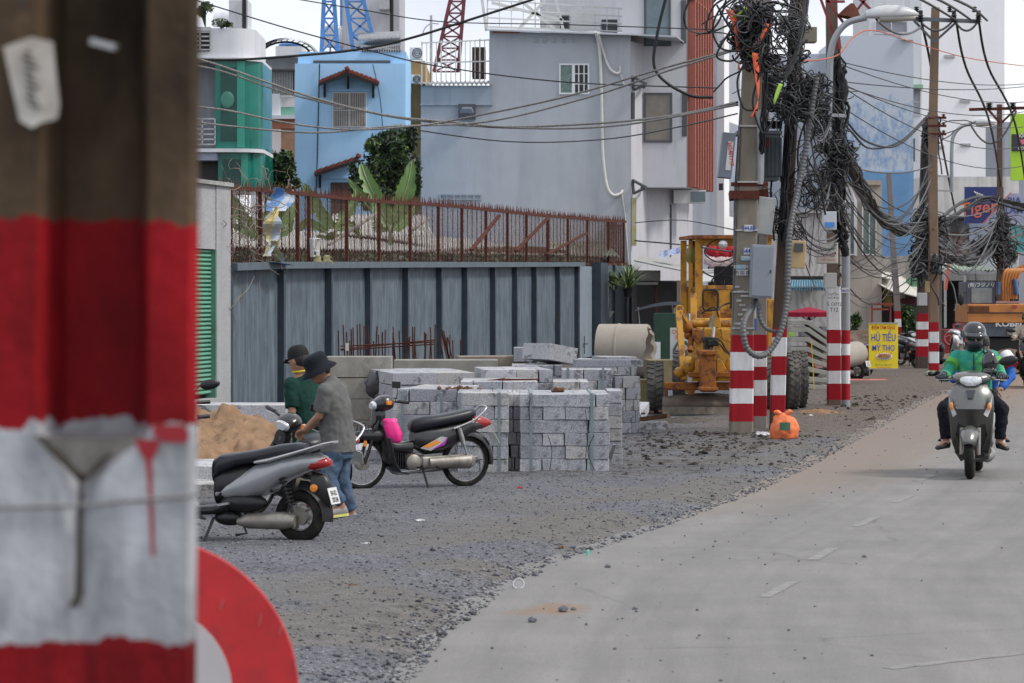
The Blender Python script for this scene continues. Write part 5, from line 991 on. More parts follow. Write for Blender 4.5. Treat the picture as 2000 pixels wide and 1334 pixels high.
B5 = bands(74.5, [(705,'r'),(683,'w'),(665,'r'),(644,'w'),(625,'c')+(), ], 723); B5 = bands(74.5, [(705,'r'),(683,'w'),(665,'r'),(644,'w')], 723)+[((723-625)*pxs(74.5)-.25,'r'),((723-625)*pxs(74.5),'c')]
B5 = bands(74.5, [(705,'r'),(683,'w'),(665,'r'),(644,'w'),(625,'c')], 723); B5 = B5[:1]+[(.001,'r'),((723-705)*pxs(74.5),'w'),((723-683)*pxs(74.5),'r'),((723-665)*pxs(74.5),'w'),((723-644)*pxs(74.5),'r'),((723-625)*pxs(74.5),'c')]
p5 = pole('tall brown concrete pole with wide crossarm, right of the far painted pair', [(1824,725),(1823,500),(1822,250),(1827,15)], 19, 74.5, pole_mat('pole_paint_f', B5, (.22,.15,.105), stain=.8, amp=.01), .8)
B6 = [(0,'c'),(.001,'c'),(.7,'r'),(1.0,'w'),(1.25,'r'),(1.5,'c')]
p6 = pole('thin leaning grey concrete pole behind the breakfast sign', [(1757,700),(1750,560),(1742,440),(1736,338)], 13, 90., pole_mat('pole_paint_g', B6, (.22,.19,.18), stain=.8, amp=.01), .7)
p7 = pole('distant brown pole at the right with a short crossarm among the banner cables', [(1953,700),(1953,450),(1952,204)], 12, 98., pole_mat('pole_paint_h', [(0,'c'),(.001,'c')], (.13,.085,.065), stain=.8), .8)
# collars, stickers and bands on p1
mb = MB(); mb.box(P(1453,381,d1_-.02), (.42,.34,.12)); mb.build('steel_collar', K['rust'], p1)
for y in (100, 247, 356, 570, 641, 450):
    mb = MB(); x = np.interp(y, [0,380,650,850], [1474,1460,1450,1447]); mb.box(P(x, y, d1_), (.335,.30,.022)); mb.build('strap_band', K['steel'], p1)
def label_box(parent, x0, y0, x1, y1, d, m, lines, tm, fs, name='sticker', th=.004, sq=.8):
    mb = MB(); pbox(mb, x0, y0, x1, y1, d, th); o = mb.build(name, m, parent); t = MB(); n = len(lines)
    for i, s in enumerate(lines): t.text(s, P((x0+x1)/2, y0+(y1-y0)*(i+.8)/n, d-.003), (1,0,0), (0,0,1), fs, squeeze=sq, bold=.02)
    t.build('lettering', tm, o); return o
inkb = mat('blue_ink', (.03,.07,.35), .6); paper = mat('sticker_paper', (.55,.56,.55), .7, var=.15, scale=20); cyan = mat('cyan_sticker', (.15,.42,.55), .6, var=.2)
fr = d1_-.155
label_box(p1, 1454,439,1470,452, fr, paper, ['544.8B'], inkb, .085); label_box(p1, 1452,484,1466,497, fr, paper, ['544.'], inkb, .10)
label_box(p1, 1449,500,1466,509, fr, cyan, ['09980'], paper, .08); label_box(p1, 1438,517,1456,526, fr, cyan, ['KHOAN'], paper, .07); label_box(p1, 1438,527,1461,538, fr, paper, ['975 203 207'], K['ink'], .075, sq=.62)
mb = MB(); [mb.box(P(1440+(i*7) % 18, 560+i*9, fr+.012), (.07+.02*(i % 3),.004,.03)) for i in range(11)]; mb.build('old_poster_scraps', mat('torn_poster_paper',(.42,.42,.42),.9,var=.4,scale=14), p1)
bs = top('blue_notice', 'narrow blue and white electrical warning notice strapped behind the transformer pole', 'sign', P(1470,640,42.6)); mb = MB(); pbox(mb, 1463,555,1478,645, 42.7, .02); mb.build('notice_plate', mat('notice_blue',(.04,.12,.42),.5), bs)
mb = MB(); pbox(mb, 1464,588,1477,622, 42.69, .01); mb.build('white_field', paper, bs); mb = MB(); q = [P(x,y,42.675) for x,y in ((1474,594),(1468,606),(1471,606),(1468,616),(1475,603),(1472,603))]; mb.prism(q, (0,.004,0)); mb.build('lightning_mark', mat('mark_red',(.5,.03,.03),.5), bs); mb = MB(); mb.text('KAT', P(1470,584,42.68), (1,0,0), (0,0,1), .09, squeeze=.8, bold=.02); mb.build('lettering', paper, bs)
# side poles conduits of p1
for pts, r, lb in (([(1432,850),(1433,640),(1436,380),(1448,200)], .022, 'left'), ([(1484,360),(1485,300),(1483,215)], .06, 'right')):
    mb = MB(); mb.tube([P(x,y,d1_-.1) if y < 849 else G(x,y) for x,y in pts], r, 8); mb.build('conduit', K['grey'] if r < .05 else mat('galvanised_pipe',(.30,.31,.31),.5,.4), p1, smooth=60)
# transformer
galv = mat('transformer_grey', (.105,.125,.14), .5, .1, var=.15, dirt=(.16,.16,.15), dpos=(.55,.8))
tf = top('transformer', 'dark grey finned transformer with a bent number box hung on the thick pole', 'transformer', P(1480,381,42.2))
mb = MB(); pbox(mb, 1440,255,1528,262, 42.3, .7); pbox(mb, 1446,262,1522,352, 42.35, .6)
for i in range(14): pbox(mb, 1492+i*2.6, 268, 1493.4+i*2.6, 344, 42.25, .8)
mb.build('tank', galv, tf, bevel=.01); mb = MB(); pbox(mb, 1490,268,1503,288, 42.2, .02); mb.build('name_plate', K['rust'], tf)
mb = MB(); R = Matrix.Rotation(math.radians(6), 3, 'Y'); c = P(1419,304,41.8); mb.box(c, (.19,.3,.66), R); mb.build('number_box', mat('box_grey',(.13,.15,.18),.5), tf, bevel=.01)
lbp = MB(); lbp.box(c+Vector((.03,-.155,-.01)), (.075,.004,.42), R); o = lbp.build('number_label', paper, tf); t = MB(); t.text('202401717', c+Vector((.007,-.16,.19)), (.1,0,-1), (1,0,.1), .078, 'LEFT', bold=.03); t.build('lettering', mat('number_red',(.45,.02,.03),.5), o)
mb = MB()
for i in range(3):
    for j in range(5): mb.lathe([(.02,0),(.05,.01),(.05,.02),(.02,.03)], P(1500+i*11, 252-j*3.2, 42.6), (0,0,1), 10)
mb.build('insulators', K['glassd'], tf); mb = MB(); mb.bar(P(1424,385,42.2), P(1500,377,42.2), .14, .12); mb.bar(P(1428,360,41.9), P(1500,360,41.9), .06); mb.build('support_beam', K['rust'], tf)
mb = MB(); mb.box(P(1408,365,41.8), (.06,.06,.1)); mb.build('terminal', K['dark'], tf)
# meter boxes and cabinets
def cabinet(label, x0, y0, x1, y1, d, dep, m, name='electric_box', lines=None, cat_='electric box', tilt=0, door=True, screen=None):
    t = top(name, label, cat_, P((x0+x1)/2, y1, d)); R = Matrix.Rotation(math.radians(tilt), 3, 'Y'); k = pxs(d); c = P((x0+x1)/2,(y0+y1)/2,d); w, h = (x1-x0)*k, (y1-y0)*k
    mb = MB(); mb.box(c+Vector((0,dep/2,0)), (w,dep,h), R); mb.build('casing', m, t, bevel=.012)
    if door: mb = MB(); mb.box(c+Vector((0,-.008,0)), (w*.9,.016,h*.93), R); mb.build('door', m, t, bevel=.006); mb = MB(); mb.box(c+R @ Vector((w*.36,-.02,0)), (.015,.02,.05), R); mb.build('latch', K['dark'], t)
    if screen: mb = MB(); mb.box(c+Vector((0,-.02,h*.25)), (w*.6,.02,h*.3), R); mb.build('window', K['glassd'], t)
    if lines:
        u = MB(); [u.text(s, c+Vector((0,-.02,-h*.18-i*.07)), (1,0,0), (0,0,1), fs, squeeze=.8, bold=.02) for i, (s, fs) in enumerate(lines)]; u.build('lettering', inkb if len(lines) == 1 else mat('faded_red_ink',(.45,.2,.15),.6), t)
    return t
boxg = mat('cabinet_grey', (.22,.245,.285), .45, .1, var=.08, dirt=(.26,.28,.31)); boxw = mat('box_offwhite', (.46,.44,.40), .6, var=.12, dirt=(.3,.26,.2), dpos=(.55,.8), dscale=6); boxc = mat('box_cream', (.46,.33,.17), .55, var=.15, dirt=(.3,.22,.12)); boxl = mat('box_grey_white', (.38,.39,.38), .6, var=.1, dirt=(.25,.24,.2))
cabinet('big grey steel cabinet strapped to the thick transformer pole', 1467,478,1511,582, 41.5, .28, boxg, tilt=2)
cabinet('tall pale slanted box above the big grey cabinet', 1478,385,1512,458, 42., .2, boxl, tilt=7, door=False)
cabinet('cream electricity meter box beside the leaning pole', 1545,470,1574,524, 42., .18, boxc, screen=1, name='meter_box', tilt=2, door=False)
cabinet('white metal box with faded red words, widest box on the T12 pole', 1597,474,1637,515, 51.1, .25, boxw, lines=[('NGUY HIỂM',.055),('CHẾT NGƯỜI',.055)])
cabinet('white meter box with blue sticker, topmost on the T12 pole', 1608,413,1634,449, 51., .2, mat('box_white',(.50,.52,.55),.5,var=.08), name='meter_box', door=False)
mb = MB(); pbox(mb, 1611,434,1630,444, 50.96, .02); tag(mb.build('sticker', mat('bright_blue_sticker',(.06,.25,.6),.5)), 'blue sticker on the topmost white meter box', 'sticker')
cabinet('plain grey square box, lowest box on the T12 pole', 1610,533,1634,563, 51.5, .16, boxl, door=False)
cabinet('small tan box with dark visor left of the T12 pole top', 1568,52,1596,82, 43.5, .3, mat('box_tan',(.25,.23,.17),.7,var=.2), door=False)
cabinet('white box with blue sticker on the far painted pair', 1793,572,1811,597, 76.4, .2, mat('box_white_b',(.45,.46,.48),.5,var=.1), name='meter_box', door=False)
cabinet('cream small box on the far painted pair above the white one', 1808,549,1816,571, 74.2, .15, boxc, door=False); cabinet('hanging grey meter drum under the far cable bundle', 1787,462,1799,486, 76.4, .15, boxl, door=False); cabinet('tan box wired high on the leaning dark pole', 1522,30,1545,55, 42.4, .2, boxl, door=False)
t = MB(); [t.text(s, P(x,y,52.2), (1,0,0), (0,0,1), fs, squeeze=.9, bold=.005) for s, x, y, fs in (('G CHY2',1629,597,.085),('T12',1629,609,.11),('HUYỆN',1628,577,.06),('THỦ ĐỨC',1628,584,.055))] ; t.build('lettering', K['ink'], p3)
label_box(p3b, 1644,562,1660,572, 51.9, paper, ['0906.777.7'], inkb, .06, sq=.55)
# big corrugated conduit loops near leaning pole
def coil(label, pts, r, d, m=None, name='flexible_conduit'):
    S = spline([P(x,y,d+(e or 0)) for x,y,e in pts], 12); tot = sum((b-a).length for a, b in zip(S, S[1:])); R_, n = [], int(tot/.014); D = []; acc = 0; cum = [0]
    for a, b in zip(S, S[1:]): cum.append(cum[-1]+(b-a).length)
    Q = []
    for i in range(n+1):
        s = tot*i/n; j = min(len(S)-2, int(np.searchsorted(cum, s, 'right'))-1); u = (s-cum[j])/max(1e-6, cum[j+1]-cum[j]); Q.append(S[j].lerp(S[j+1], u)); R_.append(r*(1.06 if (i//2) % 2 else .88))
    mb = MB(); mb.tube(Q, R_, 10); return tag(mb.build(name, m or mat('ribbed_grey_conduit',(.10,.102,.105),.5,var=.15), smooth=60), label, 'conduit')
coil('thick ribbed grey conduit sweeping down the leaning pole and looping below the big cabinet', [(1595,150,0),(1585,215,0),(1572,300,0),(1556,380,-.1),(1543,450,-.3),(1539,520,-.35),(1536,590,-.4),(1524,650,-.5),(1500,688,-.6),(1478,695,-.7),(1459,680,-.7),(1452,650,-.7),(1455,625,-.6),(1468,603,-.4),(1476,588,-.2)], .045, 42.)
coil('thinner smooth grey conduit curling under the big cabinet', [(1482,590,0),(1484,620,0),(1495,640,0),(1512,647,0),(1527,648,0)], .03, 41.6)
mb = MB(); mb.tube(spline([P(1642,290,51.8), P(1650,330,51.8), P(1630,420,52), P(1640,445,51.9), P(1648,480,51.9), P(1652,500,52)], 6), .075, 8); tag(mb.build('thick_cable', K['black'], smooth=60), 'thick black cable trunk entering the grey pipe pole', 'cable')
# street lamps
def lamp(label, arm, head, d, r, brackets):
    t = top('street_lamp', label, 'street lamp', P(arm[0][0], arm[0][1], d)); mb = MB(); mb.tube(spline([P(x,y,d) for x,y in arm], 8), r, 10); mb.build('lamp_arm', mat('galvanised_arm',(.30,.32,.34),.4,.5,var=.1), t, smooth=60)
    (x0,y0,x1,y1) = head; k = pxs(d); c = P((x0+x1)/2,(y0+y1)/2,d); w = (x1-x0)*k; h = (y1-y0)*k; rings = []
    for i in range(13):
        u = i/12; e = (math.sin(math.pi*min(1,u*.9+.1))**.6); rings.append([Vector((c.x-w/2+w*u, c.y+math.cos(a)*w*.16*e, c.z-h*.15+math.sin(a)*h*(.62 if math.sin(a) > 0 else .18)*e+(.1*u*h))) for a in [j*math.pi/6 for j in range(12)]])
    mb = MB(); mb.loft(rings); mb.build('lamp_housing', mat('lamp_shell',(.52,.53,.54),.35,var=.06,spec=.6), t, smooth=60)
    rings = [[q.lerp(Vector((q.x, c.y, c.z-h*.3)), .12)-Vector((0,0,h*.2)) for q in r_] for r_ in rings[3:12]]; mb = MB(); mb.loft(rings); mb.build('lens', mat('lamp_lens',(.36,.35,.30),.25,var=.1), t, smooth=60)
    for a, b in brackets: mb = MB(); mb.bar(P(*a,d), P(*b,d), .06); mb.build('bracket', K['steel'], t)
lamp('street lamp with pale cobra head on a curved arm on the T12 pole', [(1617,285),(1620,180),(1622,110),(1632,72),(1655,45),(1692,34)], (1690,10,1796,44), 51.5, .06, [((1608,224),(1650,226)),((1600,276),(1622,272))])
lamp('smaller distant street lamp on an arm left of the lime signboard', [(1859,372),(1859,290),(1864,262),(1880,246),(1898,243)], (1893,229,1948,247), 92., .06, [((1822,343),(1860,345)),((1822,372),(1862,373))])
# crossarms and insulators
def insul(mb, p, s=.06, n=3):
    for j in range(n): mb.lathe([(s*.4,0),(s,.015),(s,.03),(s*.4,.05)], p+Vector((0,0,j*.05)), (0,0,1), 10)
mb = MB(); mb.bar(P(1765,36,74.2), P(1912,42,74.2), .09, .1); mb.bar(P(1785,40,74.1), P(1823,80,74.1), .06); mb.bar(P(1866,45,74.1), P(1825,82,74.1), .06); mb.build('crossarm', galv, p5)
for x in (1798,1863,1911): mb = MB(); mb.box(P(x,30,74.1), (.1,.1,.25)); insul(mb, P(x,40,74)-Vector((0,0,.05)), .08, 4); insul(mb, P(x-8,24,74), .07, 3); mb.build('insulator', K['dark'], p5)
mb = MB(); mb.bar(P(1893,214,97.6), P(2030,210,97.6), .09, .1); mb.bar(P(1930,214,97.5), P(1953,240,97.5), .07); mb.bar(P(1985,212,97.5), P(1956,240,97.5), .07); mb.build('crossarm', K['rust'], p7)
for x in (1932,1978): mb = MB(); insul(mb, P(x,212,97.5), .12, 4); mb.build('insulator', K['dark'], p7)
for y in (230,246,262): mb = MB(); mb.bar(P(1812,y,74.2), P(1848,y,74.2), .06); insul(mb, P(1843,y,74.2), .05, 2); mb.build('rack_insulator', K['rust'], p5)
hs_ = top('rusty_spotlight', 'rusty red bell shaped lamp and bars at the top of the T12 pole', 'lamp', P(1655,42,52)); mb = MB(); mb.lathe([(.03,.25),(.12,.15),(.2,.03),(.24,-.02),(.2,-.03)], P(1660,33,52), (.2,0,1), 16); mb.build('shade', K['rust'], hs_, smooth=60)
mb = MB(); rr_ = mat('red_steel_bars',(.20,.03,.03),.6,var=.3)
for a, b in (((1615,0),(1650,48)),((1705,-20),(1630,75)),((1600,-10),(1640,100)),((1660,-20),(1700,18)),((1612,3),(1650,3))): mb.bar(P(*a,52), P(*b,52), .045)
mb.build('bars', rr_, hs_); mb = MB(); mb.tube([P(1638,96,51.9), P(1634,70,51.9)], .06, 8); mb.build('insulating_sleeve', rr_, hs_)
# orange and green safety ribbons
org = mat('orange_safety_ribbon', (.80,.13,.05), .6, var=.15); lim = mat('lime_safety_ribbon', (.35,.62,.08), .6, var=.2)
def ribbon(label, pts, w, m, d=41.2):
    S = spline([P(x,y,d) for x,y in pts], 5); mb = MB(); rings = []
    for i, p in enumerate(S): a = i*.25; rings.append([p+Vector((math.cos(a*.5)*w/2, math.sin(a)*.04, 0)), p+Vector((-math.cos(a*.5)*w/2, -math.sin(a)*.04, .02))])
    mb.loft(rings, cap=False, closed=False); o = mb.build('safety_ribbon', m, smooth=60); so = o.modifiers.new('s','SOLIDIFY'); so.thickness = .004; return tag(o, label, 'ribbon')
ribbon('long wide orange ribbon hanging left of the cable tangle', [(1424,20),(1438,52),(1440,90),(1443,138)], .12, org); ribbon('orange ribbon knotted across the middle of the cable tangle', [(1500,48),(1492,70),(1476,92),(1455,98)], .10, org)
ribbon('narrow orange ribbon tail hanging lowest on the transformer pole', [(1475,105),(1479,150),(1481,185),(1479,205),(1470,230)], .09, org, 41); ribbon('lime green ribbon tied high in the cable tangle', [(1432,35),(1445,30),(1458,16),(1454,40)], .08, lim); ribbon('small lime ribbon lower in the cable tangle', [(1460,104),(1468,112),(1476,106)], .06, lim); ribbon('lime ribbon at the right foot of the cable tangle', [(1525,165),(1516,190),(1512,204)], .06, lim)
# ---------------------------------------------------------------- overhead cables
def cab(label, a, b, sag, r, m=None, name='overhead_cable', n=18, group=None, wob=0):   # a,b = (px,py,d)
    mb = MB(); mb.tube(cat3(P(*a), P(*b), sag, n, wob), r, 5, False); return tag(mb.build(name, m or K['black'], smooth=80), label, 'cable', group)
def multi(label, segs, r, m=None, name='overhead_cable', wob=0, group=None):
    pts = spline([P(*q) for q in segs], 8); pts = [p+Vector([(random.random()-.5)*wob for _ in range(3)]) for p in pts]; mb = MB(); mb.tube(pts, r, 5, False); return tag(mb.build(name, m or K['black'], smooth=80), label, 'cable', group)
G1 = 'thin cables crossing in front of the left houses'
tw = mat('twisted_pale_cable', (.20,.19,.18), .7, var=.7, scale=30)
multi('thick black cable rising from left past the blue house roof to the sky', [(330,113,60),(440,117,60),(540,112,60),(690,98,60),(800,75,60),(960,25,60),(1100,-20,60)], .028)
multi('thin cable from the top left corner down to the yellow wall', [(330,-15,55),(400,6,55),(560,55,55),(720,98,55),(860,130,55),(1100,160,55),(1400,172,50)], .013, group=G1)
multi('thin cable across the sky above the blue towers', [(560,-5,60),(700,18,60),(860,42,60),(1100,48,60),(1400,58,55)], .012, group=G1)
multi('twisted cable sagging from the green glass bay past the barred window', [(330,100,50),(420,125,50),(520,160,50),(620,193,50),(760,226,50),(900,240,50),(1000,248,50),(1180,240,48),(1320,225,45),(1440,200,42)], .020, tw)
multi('second twisted cable just below the first across the barred window', [(330,120,50),(430,138,50),(560,182,50),(700,215,50),(820,236,50),(1000,250,50),(1200,246,47),(1440,205,42)], .018, tw)
multi('pale cable bundle sagging lowest across the green glass bay', [(330,204,48),(440,215,48),(560,240,48),(680,253,48),(800,247,48),(900,232,48),(1100,190,46),(1300,132,44),(1440,95,42)], .017, tw)
multi('white cable from the left balcony to the grey gable wall', [(330,232,49),(420,243,49),(560,257,49),(650,258,49),(760,247,49),(950,238,49),(1150,190,46),(1300,140,44),(1430,100,42)], .016, tw)
multi('thin black cable sagging deep over the grey gable wall', [(820,255,55),(950,273,55),(1060,278,55),(1200,270,50),(1340,245,46),(1440,222,42)], .012)
multi('thick black loop hanging down over the orange louvres', [(1302,-10,46),(1285,60,46),(1277,125,46),(1300,160,46),(1350,187,46),(1393,190,46)], .026)
multi('thin black curl crossing the top of the orange louvres', [(1350,-10,45),(1336,30,45),(1345,58,45),(1380,65,44),(1420,50,43)], .016)
multi('thin dark cable above the grader cab toward the hanging plants', [(1240,470,60),(1330,478,58),(1430,492,42)], .015); multi('thin dark cable from the white house wall to the transformer pole', [(1240,435,60),(1330,430,58),(1440,450,42)], .010)
for i, (y0, y1, s) in enumerate([(118,155,.3),(158,160,.2),(122,190,.4),(162,200,.5),(158,235,.5),(200,300,.8),(160,262,.8)]): cab('thin cable fanning right from T12 pole, %s' % ['topmost one','nearly level one','second highest at the pole','gently dropping one','mildly dropping one','steepest one','just above the steepest'][i], (1632,y0,52), (2060,y1,90), s, .011, K['black'], group='thin cables fanning right from the T12 pole')
for i, (y0, y1, s) in enumerate([(325,330,.9),(318,322,.2),(205,290,2.),(280,340,1.4),(296,300,1.5)]): cab('%s between the T12 pole and the far painted pair' % ['black sagging cable under the lamp','grey nearly taut cable','black deepest sagging high cable','grey mid height sagging cable','lower black cable'][i], (1634,y0,52), (1822,y1,75), s, .018, K['grey'] if i % 2 else K['black'], group='sagging cables between the T12 pole and the far pair')
multi('orange cable arching from the T12 pole to the right edge', [(1560,118,44),(1600,117,47),(1640,105,52),(1670,70,55),(1710,60,60),(1790,85,70),(1900,115,80),(2050,135,90)], .014, mat('orange_cable',(.45,.10,.04),.6))
for x0, x1, lb in ((1800,1826,'left'),(1868,1920,'middle'),(1912,1968,'right')): multi('%s of three thick cables running down from the wide crossarm' % lb, [(x0,44,74),(x0+18,130,76),(x1+(x1-x0)*.3,250,85),(x1+45,440,110)], .034)
for i in range(3): multi('%s of three thick cables crossing the top right corner above the crossarm' % ['left','middle','right'][i], [(1640+40*i,-60,40),(1790+i*50,-5+i*8,60),(1868+i*30,40,74)], .03, group='cables crossing above the crossarm')
for a, b, lb in (((1799,52,74),(1712,38,60),'left'),((1863,38,74),(1800,44,74),'middle'),((1911,40,74),(1866,42,74),'right')): cab('%s pale jumper cable hanging below the wide crossarm' % lb, a, b, .25, .03, K['grey'])
cab('pale jumper cable drooping near the distant short crossarm', (1893,238,96), (1985,216,96), .9, .035, K['grey']); cab('thick dark cable rising toward the beer banner', (1835,430,76), (1925,385,96), -.2, .05); cab('thick dark cable continuing right from the beer banner', (1925,385,96), (2060,410,100), .2, .05)
def rcabs(n, A, B, dA, dB, sag, r, label, group, seed, ms=('black','grey')):
    q = random.Random(seed)
    for i in range(n): cab(label, (A[0]+q.uniform(-3,3), q.uniform(*A[1]), dA), (B[0]+q.uniform(-3,3), q.uniform(*B[1]), dB), sag*q.uniform(.3,1.6), r*q.uniform(.6,1.3), K[q.choice(ms)], group=group, n=12)
rcabs(12, (1640,(300,420)), (1812,(380,470)), 52, 76, .8, .014, 'thin cable strung between the T12 pole and the far pair', 'many thin cables between the T12 pole and the far pair', 3)
rcabs(12, (1826,(400,500)), (1955,(380,470)), 75, 98, .8, .022, 'cable strung between the far pair and the distant brown pole', 'many cables between the far pair and the distant brown pole', 4)
rcabs(10, (1640,(460,560)), (1750,(430,540)), 52, 90, .6, .012, 'thin cable from the grey pipe pole to the thin leaning pole', 'thin cables to the thin leaning pole', 5, ('black',))
rcabs(10, (1955,(420,480)), (2070,(380,520)), 98, 110, .4, .025, 'cable running right from the distant brown pole', 'cables right of the distant brown pole', 6)
rcabs(9, (1575,(170,420)), (1626,(190,460)), 43, 52, .5, .013, 'slack cable between the leaning pole and the T12 pole', 'slack cables between the leaning pole and T12 pole', 7)
rcabs(7, (1560,(430,480)), (1640,(440,500)), 43, 52, .2, .011, 'thin cable over the marble wall left of the T12 pole', 'thin cables over the marble wall', 8)
# tangles
def tangle(label, blobs, n, r, seed, ms, d, step=.11, ln=9, down=.0, depth=.25):
    q = random.Random(seed); k = pxs(d); mbs = {m: MB() for m in ms}
    for _ in range(int(n*.62)):
        x, y, rx, ry = q.choice(blobs); C_ = P(x, y, d); p = P(x+q.gauss(0,rx*.42), y+q.gauss(0,ry*.42), d+q.uniform(-depth,depth)); v = Vector((q.gauss(0,1), q.gauss(0,.5), q.gauss(0,1)-down)).normalized(); ax = Vector((q.gauss(0,.4), q.gauss(0,1), q.gauss(0,.4))).normalized(); w_ = q.gauss(0,.42); pts = [p]; far = q.random() < .12
        for j in range(ln):
            v = Matrix.Rotation(w_+q.gauss(0,.15), 3, ax) @ v; v = (v+Vector((0,0,-down*.2-.10))).normalized(); o_ = p-C_; e_ = math.hypot(o_.x/(rx*k), o_.z/(ry*k))
            if e_ > .85 and not far: v = (v-Vector((o_.x,o_.y*1.5,o_.z)).normalized()*min(1.6,(e_-.6)*1.6)).normalized()
            p = p+v*step*.62*q.uniform(.7,1.3); pts.append(p)
        mbs[q.choice(ms)].tube(spline(pts, 2), r*q.uniform(.5,1.3), 4, False)
    root = top('cable_tangle', label, 'cable tangle', P(blobs[0][0], blobs[-1][1], d))
    for m, b in mbs.items():
        if b.v: o = b.build('black_strands' if m == 'black' else 'pale_strands', K[m], root, smooth=80); o['kind'] = 'stuff'
    return root
tangle('huge knot of black cables around the top of the transformer pole', [(1470,25,42,32),(1460,70,30,30),(1478,110,26,30),(1470,40,30,40)], 420, .014, 1, ('black','black','grey'), 41.4, .13)
tangle('mass of grey and black cables sagging between the transformer pole and leaning pole', [(1500,150,26,30),(1520,190,26,22),(1545,215,30,22),(1570,180,30,28),(1590,165,24,22),(1540,110,30,60),(1545,40,30,40)], 520, .011, 2, ('black','grey','grey'), 42.2, .12)
tangle('dense cable cluster hanging at the T12 pole bend', [(1600,230,24,30),(1625,280,28,22),(1645,300,28,18),(1625,330,20,40),(1595,200,20,20),(1620,370,18,40)], 420, .012, 3, ('black','black','grey'), 51.4, .13, down=.3)
tangle('loose wires trailing down between the leaning pole and the T12 pole', [(1560,330,30,70),(1590,350,20,60),(1540,430,25,40),(1500,400,20,40)], 120, .007, 4, ('black',), 42.6, .16, 12, .7)
tangle('tangled cables wrapped round the far painted pair', [(1805,470,20,34),(1800,520,14,30),(1825,440,25,16),(1800,430,20,20),(1818,260,10,40)], 300, .018, 5, ('black','black','grey'), 75.5, .2)
tangle('pale cable mass hanging at the distant brown pole', [(1950,470,28,24),(1925,480,24,14),(1965,500,18,18),(1955,440,14,24)], 300, .02, 6, ('grey','grey','black'), 97, .26)
tangle('coils of cable at the foot of the far painted pair', [(1790,505,10,22),(1830,515,10,14)], 60, .02, 7, ('grey','black'), 74, .14, 14)
def trunk(label, segs, n, spread, r, seed, ms=('black','black','grey')):
    q = random.Random(seed); base = spline([P(*s) for s in segs], 6); mbs = {}; root = top('cable_bundle', label, 'cable bundle', base[0])
    for _ in range(n):
        o = Vector((q.gauss(0,1), q.gauss(0,1), q.gauss(0,1)))*spread*.75; ph = q.uniform(0,6); pts = [p+o*(.7+.5*math.sin(i*.5+ph))+Vector([q.gauss(0,spread*.22) for _ in range(3)]) for i, p in enumerate(base)]; mbs.setdefault(q.choice(ms), MB()).tube(pts, r*q.uniform(.6,1.4), 4, False)
    for m, b in mbs.items(): o = b.build('black_strands' if m == 'black' else 'pale_strands', K[m], root, smooth=80); o['kind'] = 'stuff'
trunk('heavy drooping trunk of bundled cables from the T12 pole to the far pair', [(1620,270,51.5),(1650,305,52),(1675,350,55),(1700,400,60),(1730,435,66),(1770,450,72),(1815,440,76)], 75, .075, .022, 1, ('black','black','black','grey'))
trunk('heavy sagging cable bundle from the far pair to the distant brown pole', [(1830,490,76),(1850,503,80),(1880,513,85),(1915,507,92),(1945,480,98)], 46, .08, .022, 2, ('black','black','grey'))
trunk('cable bundle rising over the beer banner toward the distant pole', [(1820,440,76),(1850,430,80),(1890,405,88),(1930,388,96),(1990,400,100),(2060,415,104)], 16, .07, .02, 3, ('black',))
trunk('black cables running down the thick transformer pole left side', [(1500,20,41.5),(1497,110,41.5),(1492,220,41.6),(1488,300,41.8)], 10, .03, .012, 4, ('black',))
trunk('thick silvery twisted rope of cables beside the leaning pole', [(1577,-20,41.8),(1570,40,41.8),(1560,90,41.8),(1545,130,41.8),(1533,150,41.8)], 12, .02, .018, 5, ('grey',)); trunk('black cables bound along the leaning wooden pole', [(1552,-20,42.4),(1545,150,42.5),(1540,260,42.5),(1532,380,42.5),(1527,470,42.5)], 22, .05, .014, 6, ('black',))
trunk('black cable trunk bound along the T12 pole', [(1634,120,52),(1637,200,51.8),(1632,300,51.7),(1630,360,51.7),(1634,420,51.8),(1642,470,51.8)], 60, .10, .022, 7, ('black',)); trunk('bundle of thin vertical wires down the far painted pair', [(1806,300,76),(1802,400,76),(1800,520,76),(1799,560,76)], 14, .06, .018, 8, ('black',))
mb = MB(); mb.bar(P(1864,587,110), P(1884,400,110), .0) if 0 else None
mb = MB(); mb.bar(P(1847,566,100), P(1853,516,100), .09); tag(mb.build('pink_marker', mat('pink_paint',(.75,.15,.12),.6)), 'thin pink strip hanging in front of the dark workshop', 'strip')

for i, pts in enumerate([[(1440,-10),(1405,20),(1392,60),(1410,95),(1450,100)],[(1430,-10),(1396,10),(1380,45),(1385,62),(1405,40),(1418,0)],[(1450,30),(1420,70),(1400,110),(1432,118),(1455,90)],[(1400,10),(1430,60),(1470,95),(1500,60),(1510,10)],[(1455,120),(1440,160),(1452,210),(1480,215)],[(1485,140),(1470,200),(1490,260),(1512,230)],[(1600,190),(1565,260),(1560,330),(1590,380),(1622,330)],[(1570,200),(1575,300),(1600,350),(1612,420)],[(1530,220),(1516,300),(1505,380),(1512,470)],[(1640,230),(1665,260),(1700,290),(1760,275),(1812,225)],[(1645,225),(1690,275),(1750,285),(1805,238)]]):
    multi(['big black loop left of the tangle top','smaller black loop nested at the upper left of the tangle','black loop crossing the orange ribbons','black loop sagging right across the tangle top','black cable dropping from the tangle along the left of the pole','black cable loop in front of the transformer fins','grey black loop left of the T12 pole at mid height','long slack cable left of the T12 pole','slack cable running down beside the leaning pole','thick sagging cable from T12 pole to the far insulators','second sagging cable just inside the thick one'][i], [(x,y,41+(i > 5)*1.5+(i > 8)*12+(k*4 if i > 8 else 0)) for k,(x,y) in enumerate(pts)], .016 if i < 9 else .024, group='loose cable loops hanging around the pole tangles')
